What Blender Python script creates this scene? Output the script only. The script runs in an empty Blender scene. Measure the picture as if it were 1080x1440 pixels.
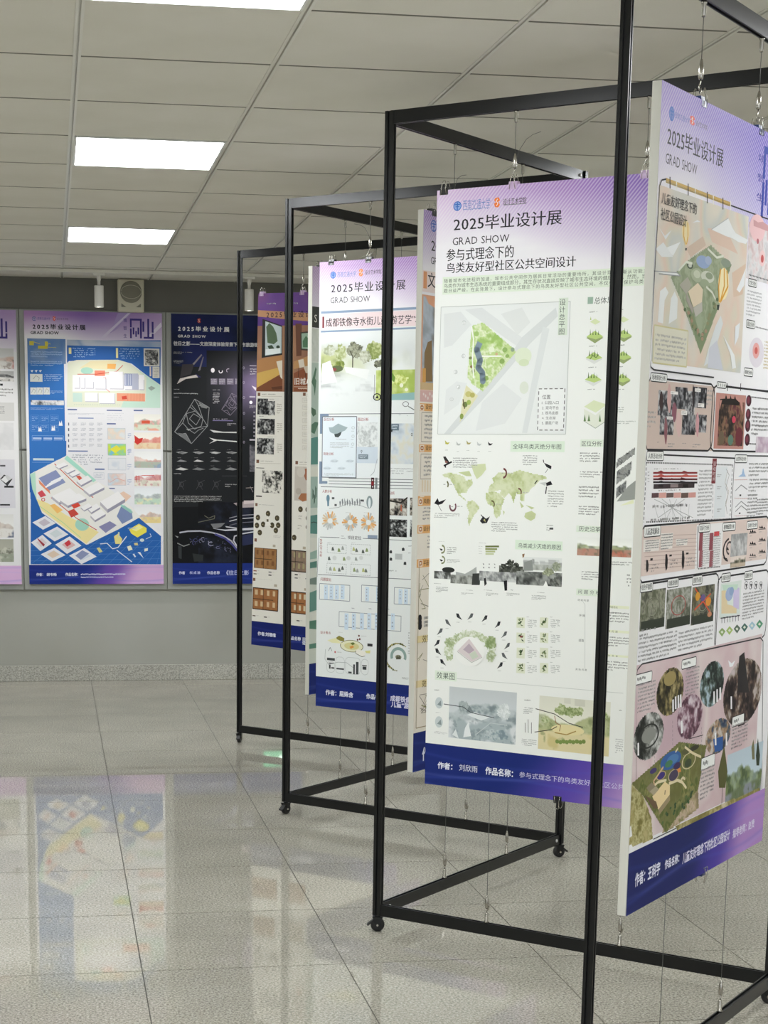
import bpy, bmesh, math, random
import numpy as np
from mathutils import Matrix, Vector

# ------------------------------------------------------------------ camera, world, exposure
SC = bpy.context.scene
COL = SC.collection
cam_data = bpy.data.cameras.new('camera')
cam = bpy.data.objects.new('camera', cam_data)
COL.objects.link(cam)
SC.camera = cam
cam_data.sensor_fit = 'VERTICAL'
cam_data.sensor_height = 24.0
cam_data.lens = 2404.4 * 24.0 / 1440.0          # focal length of 2404 px on a 1440 px tall frame
cam_data.shift_x = (540 - 453.97) / 1440.0      # the photo is an off-centre crop: rising-front shift
cam_data.shift_y = (1078.9 - 720) / 1440.0
cam_data.clip_start = 0.05
right = Vector((0.98789, -0.1548, 0.01003)); down = Vector((-0.01829, -0.18044, -0.98342)); fwd = Vector((0.15404, 0.97133, -0.18108))
cam.matrix_world = Matrix(((right.x, -down.x, -fwd.x, 0.0), (right.y, -down.y, -fwd.y, 0.0), (right.z, -down.z, -fwd.z, 1.4609), (0, 0, 0, 1)))

world = bpy.data.worlds.new('world'); SC.world = world
world.use_nodes = True
world.node_tree.nodes['Background'].inputs[0].default_value = (0.9, 0.95, 1.0, 1)
world.node_tree.nodes['Background'].inputs[1].default_value = 1.35
vs = SC.view_settings
vs.view_transform = 'Standard'; vs.look = 'None'; vs.gamma = 1.0; vs.use_curve_mapping = False
vs.exposure = 0.0
PANEL_LIGHT = 26.0
SPOT_LIGHT = 22.0

# ------------------------------------------------------------------ helpers
def lin(c):
    c = c / 255.0
    return c / 12.92 if c <= 0.04045 else ((c + 0.055) / 1.055) ** 2.4
def rgb(h, k=1.0):
    return tuple(min(1.0, lin(int(h[i:i+2], 16)) * k) for i in (0, 2, 4))

def mat(name, color, rough=0.5, metal=0.0, spec=0.5, emit=None, strength=0.0):
    m = bpy.data.materials.new(name); m.use_nodes = True
    b = m.node_tree.nodes['Principled BSDF']
    b.inputs['Base Color'].default_value = (*color, 1)
    b.inputs['Roughness'].default_value = rough
    b.inputs['Metallic'].default_value = metal
    b.inputs['Specular IOR Level'].default_value = spec
    if emit:
        b.inputs['Emission Color'].default_value = (*emit, 1)
        b.inputs['Emission Strength'].default_value = strength
    return m

def N(m, kind, **kw):
    n = m.node_tree.nodes.new(kind)
    for k, v in kw.items():
        if k in n.inputs: n.inputs[k].default_value = v
        else: setattr(n, k, v)
    return n
def L(m, a, b): m.node_tree.links.new(a, b)
def bsdf(m): return m.node_tree.nodes['Principled BSDF']

def noisy(m, c1, c2, scale=8.0, detail=4.0, rough=None, bump=0.0, bscale=None, coord='Object'):
    """two tones mixed by noise, with optional roughness range and fine relief"""
    tc = N(m, 'ShaderNodeTexCoord'); nz = N(m, 'ShaderNodeTexNoise'); nz.inputs['Scale'].default_value = scale; nz.inputs['Detail'].default_value = detail
    L(m, tc.outputs[coord], nz.inputs['Vector'])
    cr = N(m, 'ShaderNodeValToRGB'); cr.color_ramp.elements[0].position = 0.3; cr.color_ramp.elements[1].position = 0.7
    cr.color_ramp.elements[0].color = (*c1, 1); cr.color_ramp.elements[1].color = (*c2, 1)
    L(m, nz.outputs['Fac'], cr.inputs['Fac']); L(m, cr.outputs['Color'], bsdf(m).inputs['Base Color'])
    if rough:
        mr = N(m, 'ShaderNodeMapRange'); mr.inputs['To Min'].default_value = rough[0]; mr.inputs['To Max'].default_value = rough[1]
        L(m, nz.outputs['Fac'], mr.inputs['Value']); L(m, mr.outputs['Result'], bsdf(m).inputs['Roughness'])
    if bump:
        n2 = N(m, 'ShaderNodeTexNoise'); n2.inputs['Scale'].default_value = bscale or scale * 6; L(m, tc.outputs[coord], n2.inputs['Vector'])
        bp = N(m, 'ShaderNodeBump'); bp.inputs['Strength'].default_value = bump; bp.inputs['Distance'].default_value = 0.002
        L(m, n2.outputs['Fac'], bp.inputs['Height']); L(m, bp.outputs['Normal'], bsdf(m).inputs['Normal'])
    return m

def obj(name, me, material=None, parent=None, loc=(0, 0, 0), rot=(0, 0, 0)):
    if isinstance(me, bmesh.types.BMesh):
        bm = me; me = bpy.data.meshes.new(name); bm.to_mesh(me); bm.free()
    if material is not None and not me.materials: me.materials.append(material)
    o = bpy.data.objects.new(name, me); COL.objects.link(o)
    o.location = loc; o.rotation_euler = rot
    if parent: o.parent = parent
    return o
def tag(o, label, cat, group=None):
    o['label'] = label; o['category'] = cat
    if group: o['group'] = group
    return o
def thing(name, label, cat, loc=(0, 0, 0), rot=(0, 0, 0), group=None):
    o = bpy.data.objects.new(name, None); COL.objects.link(o); o.empty_display_size = 0.1
    o.location = loc; o.rotation_euler = rot
    return tag(o, label, cat, group)
def struct(o): o['kind'] = 'structure'; return o

def box(bm, x0, y0, z0, x1, y1, z1, bevel=0.0):
    r = bmesh.ops.create_cube(bm, size=1.0, matrix=Matrix.Translation(((x0+x1)/2, (y0+y1)/2, (z0+z1)/2)) @ Matrix.Diagonal((x1-x0, y1-y0, z1-z0, 1)))
    if bevel:
        es = list({e for v in r['verts'] for e in v.link_edges})
        bmesh.ops.bevel(bm, geom=es, offset=bevel, segments=1, affect='EDGES')
    return bm
def B(*a, **k): return box(bmesh.new(), *a, **k)

def extrude_section(bm, pts, length, axis='z', start=0.0):
    """closed 2-D section swept along an axis"""
    n = len(pts); rings = []
    for t in (start, start + length):
        ring = []
        for (a, b) in pts:
            ring.append(bm.verts.new({'z': (a, b, t), 'x': (t, a, b), 'y': (a, t, b)}[axis]))
        rings.append(ring)
    for i in range(n):
        bm.faces.new((rings[0][i], rings[0][(i+1) % n], rings[1][(i+1) % n], rings[1][i]))
    bm.faces.new(rings[0][::-1]); bm.faces.new(rings[1])
    bmesh.ops.recalc_face_normals(bm, faces=bm.faces)
    return bm

def lathe(bm, prof, seg=12, M=None):
    """profile of (radius, z) turned about z"""
    rings = []
    for (r, z) in prof:
        ring = []
        for k in range(seg):
            a = 2 * math.pi * k / seg
            v = Vector((r * math.cos(a), r * math.sin(a), z))
            ring.append(bm.verts.new(M @ v if M else v))
        rings.append(ring)
    for i in range(len(rings) - 1):
        for k in range(seg):
            f = bm.faces.new((rings[i][k], rings[i][(k+1) % seg], rings[i+1][(k+1) % seg], rings[i+1][k])); f.smooth = True
    bm.faces.new(rings[0][::-1]); bm.faces.new(rings[-1])
    return bm

def tube(bm, pts, r, seg=6):
    pts = [Vector(p) for p in pts]; rings = []
    up = None
    for i, p in enumerate(pts):
        d = (pts[min(i+1, len(pts)-1)] - pts[max(i-1, 0)]).normalized()
        if up is None: up = d.orthogonal().normalized()
        up = (up - d * up.dot(d)).normalized(); s = d.cross(up)
        rings.append([bm.verts.new(p + (up * math.cos(2*math.pi*k/seg) + s * math.sin(2*math.pi*k/seg)) * r) for k in range(seg)])
    for i in range(len(rings) - 1):
        for k in range(seg):
            f = bm.faces.new((rings[i][k], rings[i][(k+1) % seg], rings[i+1][(k+1) % seg], rings[i+1][k])); f.smooth = True
    bm.faces.new(rings[0][::-1]); bm.faces.new(rings[-1])
    return bm

random.seed(7)
# ------------------------------------------------------------------ materials
m_tile = noisy(mat('ceiling_tile_mineral', rgb('dfdcd2'), 0.9, spec=0.2), rgb('dcd9ce'), rgb('e3e0d7'), 3.0, 3, bump=0.15, bscale=160)
m_tile_edge = mat('ceiling_tile_shaded_edge', rgb('9a978c'), 0.9)  # tile sides coloured darker to stand in for shade in the gaps
m_bar = mat('ceiling_grid_white_metal', rgb('dedcd2'), 0.35, spec=0.5)
m_plenum = mat('dark_ceiling_void', rgb('2c2b28'), 0.9)
m_light = mat('light_panel_diffuser', (0.9, 0.9, 0.9), 0.4, emit=(0.95, 0.98, 1.0), strength=PANEL_LIGHT)
m_lframe = mat('light_panel_white_frame', rgb('e6e6e2'), 0.4)
m_wall = noisy(mat('grey_wall_paint', rgb('a3a49c'), 0.75, spec=0.3), rgb('9f9f96'), rgb('a8a9a2'), 1.5, 4, bump=0.06, bscale=60)
m_wall_top = noisy(mat('dark_grey_wall_top', rgb('6a6963'), 0.7, spec=0.3), rgb('666560'), rgb('6e6d67'), 2.0, 3)  # darker tone for the strip of wall above the posters
m_wall_white = mat('white_wall_paint', rgb('d9d8d2'), 0.8, spec=0.3)
m_panel = noisy(mat('grey_wall_panel', rgb('969894'), 0.5, spec=0.4), rgb('92948f'), rgb('9b9d99'), 2.0, 2)
m_black = noisy(mat('black_powder_coated_aluminium', (0.005, 0.0055, 0.006), 0.32, spec=0.38), (0.0045, 0.005, 0.0055), (0.006, 0.0065, 0.007), 30, 2, rough=(0.30, 0.33))
m_rubber = mat('black_rubber', (0.012, 0.012, 0.012), 0.6)
m_chrome = mat('nickel_plated_steel', (0.42, 0.40, 0.36), 0.22, metal=1.0)
m_bolt = mat('zinc_bolt', (0.72, 0.72, 0.70), 0.45, metal=0.4)
m_wire = mat('steel_cable', (0.10, 0.10, 0.095), 0.45, metal=0.3)
m_clip = mat('black_clip_steel', (0.012, 0.012, 0.014), 0.3)
m_clip_blue = mat('dark_blue_clip_steel', rgb('27386e'), 0.3)
m_board = noisy(mat('board_edge_pale_grey', rgb('d3d2c8'), 0.6), rgb('cfcec4'), rgb('d8d7ce'), 4, 2)
m_white_plastic = mat('white_lamp_body', rgb('e4e2dc'), 0.4)
m_lamp_dark = mat('lamp_dark_inside', (0.02, 0.02, 0.02), 0.5)
m_spk = mat('cream_speaker_plastic', rgb('c9c5b2'), 0.5)
m_spk_grille = mat('speaker_grille_grey', rgb('7b786b'), 0.6)
m_exit = mat('exit_sign_green', rgb('1f8a4c'), 0.4, emit=(0.25, 0.9, 0.5), strength=0.8)
m_exit_white = mat('exit_sign_white', (0.8, 0.9, 0.82), 0.4, emit=(0.7, 1.0, 0.8), strength=1.5)

def granite(name, base, dark, light, rough, joint_tint=0.05):
    m = mat(name, rgb(base), 0.2, spec=0.38)
    tc = N(m, 'ShaderNodeTexCoord'); geo = N(m, 'ShaderNodeNewGeometry')
    fine = N(m, 'ShaderNodeTexNoise'); fine.inputs['Scale'].default_value = 150; fine.inputs['Detail'].default_value = 3; fine.inputs['Roughness'].default_value = 0.7
    mid = N(m, 'ShaderNodeTexNoise'); mid.inputs['Scale'].default_value = 3.2; mid.inputs['Detail'].default_value = 5
    for n in (fine, mid): L(m, geo.outputs['Position'], n.inputs['Vector'])
    cr = N(m, 'ShaderNodeValToRGB'); e = cr.color_ramp.elements
    e[0].position = 0.34; e[0].color = (*rgb(dark), 1); e[1].position = 0.68; e[1].color = (*rgb(light), 1)
    k = e.new(0.5); k.color = (*rgb(base), 1)
    L(m, fine.outputs['Fac'], cr.inputs['Fac'])
    oi = N(m, 'ShaderNodeObjectInfo')
    add = N(m, 'ShaderNodeMath', operation='ADD'); L(m, mid.outputs['Fac'], add.inputs[0])
    mul = N(m, 'ShaderNodeMath', operation='MULTIPLY'); mul.inputs[1].default_value = 0.18; L(m, oi.outputs['Random'], mul.inputs[0]); L(m, mul.outputs[0], add.inputs[1])
    mr = N(m, 'ShaderNodeMapRange'); mr.inputs['From Min'].default_value = 0.3; mr.inputs['From Max'].default_value = 0.85; mr.inputs['To Min'].default_value = 0.84; mr.inputs['To Max'].default_value = 1.06
    L(m, add.outputs[0], mr.inputs['Value'])
    mx = N(m, 'ShaderNodeMix', data_type='RGBA', blend_type='MULTIPLY'); mx.inputs[0].default_value = 1.0
    L(m, cr.outputs['Color'], mx.inputs[6]); L(m, mr.outputs['Result'], mx.inputs[7]); L(m, mx.outputs[2], bsdf(m).inputs['Base Color'])
    r2 = N(m, 'ShaderNodeMapRange'); r2.inputs['From Min'].default_value = 0.3; r2.inputs['From Max'].default_value = 0.7; r2.inputs['To Min'].default_value = rough[0]; r2.inputs['To Max'].default_value = rough[1]
    L(m, mid.outputs['Fac'], r2.inputs['Value']); L(m, r2.outputs['Result'], bsdf(m).inputs['Roughness'])
    return m
m_floor = granite('polished_grey_granite', 'a5a195', '726e64', 'cbc7bb', (0.012, 0.035))
m_skirt = granite('grey_granite_skirting', 'aeada4', '82817a', 'd0cfc6', (0.3, 0.4))
m_joint = mat('floor_joint_grout', rgb('4c4a42'), 0.8)

# ------------------------------------------------------------------ room shell
ZC = 2.506                      # ceiling height
XL, XR, YB, YF = -2.60, 4.394, -2.30, 11.05
CX0, CPX = 0.090, 0.538         # ceiling grid across
CY0, CPY = 4.93, 0.602          # ceiling grid along
FX0, FPX = 0.232, 0.5865        # floor tile grid
FY0, FPY = 4.713, 0.608

ceiling = struct(obj('ceiling', B(XL - 0.1, YB - 0.1, ZC + 0.014, XR + 0.1, YF + 0.1, ZC + 0.10), m_plenum))
tile_me = {}
def ceiling_tile(w, d):
    key = (round(w, 3), round(d, 3))
    if key not in tile_me:
        me = bpy.data.meshes.new('ceiling_tile'); bm = B(-w/2, -d/2, 0, w/2, d/2, 0.014); bm.to_mesh(me); bm.free(); me.materials.append(m_tile); me.materials.append(m_tile_edge)
        for f in me.polygons:
            if abs(f.normal.z) < 0.5: f.material_index = 1
        tile_me[key] = me
    return tile_me[key]
lights_at = []
for i in range(-5, 8):
    for j in range(-12, 11):
        x0, x1 = CX0 + i * CPX, CX0 + (i + 1) * CPX
        y0, y1 = CY0 + j * CPY, CY0 + (j + 1) * CPY
        if j == -12: y0 = YB
        if j == 10: continue
        if j == 9: y1 = YF
        if i % 4 == 0 and j % 4 == 2:
            lights_at.append((i, j)); continue
        obj('ceiling_tile', ceiling_tile(x1 - x0 - 0.020, y1 - y0 - 0.014), m_tile, ceiling, ((x0 + x1) / 2, (y0 + y1) / 2, ZC))
bar = bpy.data.meshes.new('grid_bar'); bm = bmesh.new()
extrude_section(bm, [(-0.011, 0.016), (-0.011, -0.002), (-0.003, -0.002), (-0.003, 0.006), (0.003, 0.006), (0.003, -0.002), (0.011, -0.002), (0.011, 0.016)], YF - YB, 'y', YB)
bm.to_mesh(bar); bm.free()
for i in range(-4, 8):
    obj('grid_bar', bar, m_bar, ceiling, (CX0 + i * CPX, 0, ZC))

# lit panels: a thin frame and a glowing diffuser in one ceiling cell
def light_panel(i, j, label, group):
    x, y = CX0 + (i + .5) * CPX, CY0 + (j + .5) * CPY
    w, d = CPX - 0.022, CPY - 0.008
    t = thing('ceiling_light', label, 'ceiling light', (x, y, ZC - 0.004), group=group)
    bm = bmesh.new(); f = 0.008
    box(bm, -w/2, -d/2, 0, w/2, -d/2 + f, 0.016); box(bm, -w/2, d/2 - f, 0, w/2, d/2, 0.016)
    box(bm, -w/2, -d/2 + f, 0, -w/2 + f, d/2 - f, 0.016); box(bm, w/2 - f, -d/2 + f, 0, w/2, d/2 - f, 0.016)
    obj('frame', bm, m_lframe, t)
    obj('diffuser', B(-w/2 + f, -d/2 + f, 0.004, w/2 - f, d/2 - f, 0.012), m_light, t)
special = {(0, -2): 'square white ceiling light panel cut by the top edge of the picture',
           (0, 2): 'larger of the two fully visible square ceiling light panels',
           (0, 6): 'smaller square ceiling light panel nearest the poster wall'}
for (i, j) in lights_at:
    light_panel(i, j, special.get((i, j), 'square lit ceiling panel outside the picture, over the rest of the room'), 'lit panels set in the ceiling grid')

floor = struct(obj('floor', B(XL - 0.1, YB - 0.1, -0.08, XR + 0.1, YF + 0.1, -0.0025), m_joint))
ft = bpy.data.meshes.new('floor_tile'); bm = B(-FPX/2 + 0.0015, -FPY/2 + 0.0022, -0.012, FPX/2 - 0.0015, FPY/2 - 0.0022, 0.0); bm.to_mesh(ft); bm.free()
for i in range(-5, 8):
    for j in range(-12, 11):
        x, y = FX0 + (i + .5) * FPX, FY0 + (j + .5) * FPY
        if y + FPY/2 > YF + 0.4: continue
        obj('floor_tile', ft, m_floor, floor, (x, y, 0))

wall_back = struct(obj('wall_back', B(XL, YF, 0, XR, YF + 0.12, ZC + 0.05), m_wall))
obj('upper_band', B(XL, YF - 0.006, 2.315, XR, YF + 0.01, ZC + 0.012), m_wall_top, wall_back)['label'] = 'dark grey band above the posters'
pw = 0.905
for k in range(-3, 5):      # grey backing panels with a joint at mid height
    x0 = -0.177 + k * pw
    for (z0, z1) in ((0.585, 1.452), (1.462, 2.312)):
        obj('wall_panel', B(x0 + 0.0, YF - 0.022, z0, x0 + pw - 0.004, YF, z1, bevel=0.002), m_panel, wall_back)
struct(obj('wall_left', B(XL - 0.12, YB, 0, XL, YF, ZC + 0.05), m_wall))
struct(obj('wall_right', B(XR, YB, 0, XR + 0.12, YF, ZC + 0.05), m_wall_white))
bb = struct(obj('baseboard_back', B(XL, YF - 0.004, 0.0, XR, YF + 0.02, 0.096), m_joint))
sk = bpy.data.meshes.new('skirting_stone'); bm = B(-0.2895, -0.024, 0.0, 0.2895, 0.0, 0.100, bevel=0.002); bm.to_mesh(sk); bm.free()
for k in range(-5, 8):
    obj('skirting_stone', sk, m_skirt, bb, (0.219 + (k + .5) * 0.580, YF - 0.004, 0))

# ------------------------------------------------------------------ track, spot lamps, wall speaker, exit sign
track = tag(obj('lighting_track', B(XL + 0.2, 10.462, ZC - 0.022, XR - 0.2, 10.498, ZC - 0.002, bevel=0.002), m_bar), 'white lighting track along the ceiling in front of the poster wall', 'light track')
def spot_lamp(x, label):
    t = thing('spot_lamp', label, 'spotlight', (x, 10.48, ZC - 0.022), group='white cylinder spotlights on the track')
    obj('track_adapter', B(-0.035, -0.016, -0.014, 0.035, 0.016, 0.0, bevel=0.002), m_white_plastic, t)
    obj('stem', lathe(bmesh.new(), [(0.009, -0.075), (0.009, -0.05), (0.013, -0.03), (0.013, -0.012)], 12), m_white_plastic, t)
    body = obj('lamp_body', lathe(bmesh.new(), [(0.022, -0.072), (0.0265, -0.072), (0.0275, -0.076), (0.0275, -0.192), (0.0265, -0.195), (0.023, -0.195), (0.022, -0.150), (0.001, -0.148)][::-1], 20), m_white_plastic, t)
    obj('rear_cap', lathe(bmesh.new(), [(0.0215, -0.0735), (0.0215, -0.0705)], 16), m_lamp_dark, t)
    ld = bpy.data.lights.new('spot_beam', 'SPOT'); ld.energy = SPOT_LIGHT; ld.spot_size = math.radians(95); ld.spot_blend = 0.9; ld.shadow_soft_size = 0.02; ld.color = (1.0, 0.98, 0.95)
    lo = bpy.data.objects.new('spot_beam', ld); COL.objects.link(lo); lo.parent = t; lo.location = (0, 0.0, -0.197); lo.rotation_euler = (math.radians(28), 0, 0)
for x, lab in ((0.300, 'white cylinder spotlight beside the square wall speaker'), (1.188, 'white cylinder spotlight hanging above the black poster'), (-0.588, 'white cylinder spotlight on the track outside the picture')):
    spot_lamp(x, lab)

sp = thing('wall_speaker', 'small square cream wall speaker above the blue poster', 'speaker', (0.510, YF, 2.303))
obj('housing', B(-0.081, -0.075, 0.0, 0.081, -0.006, 0.198, bevel=0.006), m_spk, sp)
gb = bmesh.new(); lathe(gb, [(0.066, 0.0), (0.066, 0.004), (0.060, 0.006), (0.002, 0.009)], 32, Matrix.Translation((0, -0.075, 0.121)) @ Matrix.Rotation(math.radians(90), 4, 'X'))
gr = obj('round_grille', gb, m_spk_grille, sp)
hb = bmesh.new()
for s in (1, -1):
    tube(hb, [(0.062 * math.cos(a), -0.085, 0.121 + s * 0.040 * math.sin(a)) for a in np.linspace(0.05, math.pi - 0.05, 14)], 0.0016, 5)
obj('grille_rib', hb, m_spk, gr)
for s in (1, -1):
    v = bmesh.new(); vs_ = [v.verts.new(p) for p in ((s*0.060, -0.0755, 0.030), (s*0.030, -0.0755, 0.030), (s*0.060, -0.0755, 0.052), (s*0.060, -0.078, 0.030), (s*0.030, -0.078, 0.030), (s*0.060, -0.078, 0.052))]
    for f in ((0, 1, 2), (3, 4, 5), (0, 1, 4, 3), (1, 2, 5, 4), (2, 0, 3, 5)): v.faces.new([vs_[q] for q in f])
    bmesh.ops.recalc_face_normals(v, faces=v.faces)
    obj('corner_vent', v, m_spk_grille, sp)

ex = thing('exit_sign', 'green lit exit sign low on the wall, seen mirrored in the floor', 'exit sign', (1.43, YF, 0.485))
obj('sign_box', B(-0.075, -0.022, 0, 0.075, -0.001, 0.10, bevel=0.002), m_exit, ex)
fig = bmesh.new()
for a in ((-0.055, 0.02, -0.040, 0.08), (-0.04, 0.045, -0.02, 0.055), (-0.062, 0.02, -0.055, 0.05), (0.0, 0.035, 0.045, 0.05), (0.03, 0.02, 0.045, 0.07)):
    box(fig, a[0], -0.024, a[1], a[2], -0.0222, a[3])
obj('running_figure_and_arrow', fig, m_exit_white, ex)

# ------------------------------------------------------------------ zigzag frame on casters
POST = {'near': (1.087, 3.292), 'right_a': (1.902, 4.211), 'left_a': (0.977, 5.044), 'right_b': (1.828, 5.942), 'left_b': (0.928, 6.810), 'right_c': (1.796, 7.702), 'left_c': (0.927, 8.577)}
ZT, ZB, RH, RW = 2.420, 0.0513, 0.036, 0.016
PA, PB = 0.024, 0.016
ANG_A = math.atan2(-0.68, 0.733)
frame = thing('zigzag_display_frame', 'black metal zigzag display frame on casters carrying the hanging posters', 'display frame', (0.928, 6.810, 0))
FO = Vector((0.928, 6.810, 0))
def fl(x, y, z=0.0): return Vector((x, y, z)) - FO
POST_SIZE = {'near': (0.022, 0.012), 'left_c': (0.024, 0.014)}      # width along the two rails that meet at a post
def post_size(n): return POST_SIZE.get(n, (0.028, 0.017))
_post = {}
def post_mesh(n):
    A, P = post_size(n)
    if (A, P) not in _post:
        sect = [(-A/2, -P/2), (-0.004, -P/2), (-0.004, -P/2 + 0.004), (0.004, -P/2 + 0.004), (0.004, -P/2), (A/2, -P/2), (A/2, -0.003), (A/2 - 0.003, -0.003), (A/2 - 0.003, 0.003), (A/2, 0.003),
                (A/2, P/2), (-A/2, P/2), (-A/2, 0.003), (-A/2 + 0.003, 0.003), (-A/2 + 0.003, -0.003), (-A/2, -0.003)]
        me = bpy.data.meshes.new('post'); bm = extrude_section(bmesh.new(), sect, ZT - ZB, 'z', ZB); bm.to_mesh(me); bm.free(); _post[(A, P)] = me
    return _post[(A, P)]
whl = bpy.data.meshes.new('wheel'); bm = lathe(bmesh.new(), [(0.0125, -0.009), (0.019, -0.009), (0.0215, -0.006), (0.0215, 0.006), (0.019, 0.009), (0.0125, 0.009)], 24, Matrix.Rotation(math.radians(90), 4, 'X')); bm.to_mesh(whl); bm.free()
hub = bpy.data.meshes.new('axle_cap'); bm = lathe(bmesh.new(), [(0.0035, -0.0155), (0.0035, 0.0155)], 10, Matrix.Rotation(math.radians(90), 4, 'X')); bm.to_mesh(hub); bm.free()
fork = bpy.data.meshes.new('fork'); bm = bmesh.new()
for s in (-1, 1): extrude_section(bm, [(-0.012, 0.008), (0.004, -0.008), (0.010, -0.002), (0.014, 0.0225), (-0.014, 0.0225)], 0.0025, 'y', s * 0.0115 - 0.00125)
box(bm, -0.016, -0.0135, 0.0225, 0.016, 0.0135, 0.0255); lathe(bm, [(0.010, 0.0255), (0.010, 0.030)], 14)
bm.to_mesh(fork); bm.free()
lever = bpy.data.meshes.new('brake_lever'); bm = bmesh.new()
extrude_section(bm, [(-0.030, -0.004), (-0.010, 0.012), (0.002, 0.016), (0.002, 0.020), (-0.012, 0.017), (-0.033, 0.001)], 0.020, 'y', -0.010); bm.to_mesh(lever); bm.free()
CASTER_ANG = {'near': 20, 'right_a': -35, 'left_a': -12, 'right_b': 190, 'left_b': 40, 'right_c': 70, 'left_c': 70}
for n, (x, y) in POST.items():
    obj('post', post_mesh(n), m_black, frame, fl(x, y), (0, 0, ANG_A))
    cs = obj('caster', fork, m_black, frame, fl(x, y, 0.0215), (0, 0, math.radians(CASTER_ANG[n])))
    obj('wheel', whl, m_rubber, cs); obj('axle_cap', hub, m_chrome, cs); obj('brake_lever', lever, m_rubber, cs)
bolt_me = bpy.data.meshes.new('bolt'); bm = lathe(bmesh.new(), [(0.0001, 0.0), (0.0062, 0.0), (0.0062, 0.0025), (0.0045, 0.004), (0.0015, 0.0042)], 6); bm.to_mesh(bolt_me); bm.free()
SEGS = {'B0': ('near', 'right_a'), 'A1': ('left_a', 'right_a'), 'B1': ('left_a', 'right_b'), 'A2': ('left_b', 'right_b'), 'B2': ('left_b', 'right_c'), 'A3': ('left_c', 'right_c')}
def seg(s):
    a, b = (Vector((*POST[k], 0)) for k in SEGS[s]); d = b - a
    return a, d.normalized(), d.length
for s in SEGS:
    a, d, ln = seg(s); ang = math.atan2(d.y, d.x)
    k = 0 if s[0] == 'A' else 1; g0, g1 = (post_size(q)[k] / 2 for q in SEGS[s])
    w = RW / 2
    for top in (True, False):
        z0, z1 = (ZT - RH, ZT) if top else (ZB, ZB + RH)
        if top: sec = [(-w, z1), (-w, z0), (-0.004, z0), (-0.004, z0 + 0.005), (0.004, z0 + 0.005), (0.004, z0), (w, z0), (w, z1)]
        else: sec = [(-w, z0), (w, z0), (w, z1), (0.004, z1), (0.004, z1 - 0.005), (-0.004, z1 - 0.005), (-0.004, z1), (-w, z1)]
        bm = extrude_section(bmesh.new(), sec, ln - g0 - g1 - 0.0006, 'x', g0 + 0.0003)
        r = obj('top_rail' if top else 'bottom_rail', bm, m_black, frame, a - FO, (0, 0, ang))
        ends = (0.055, ln - 0.04) if s[0] == 'B' else ()
        for e in ends:
            obj('bolt', bolt_me, m_bolt, r, (e, -w, (z0 + z1) / 2), (math.radians(90), 0, 0))

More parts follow.
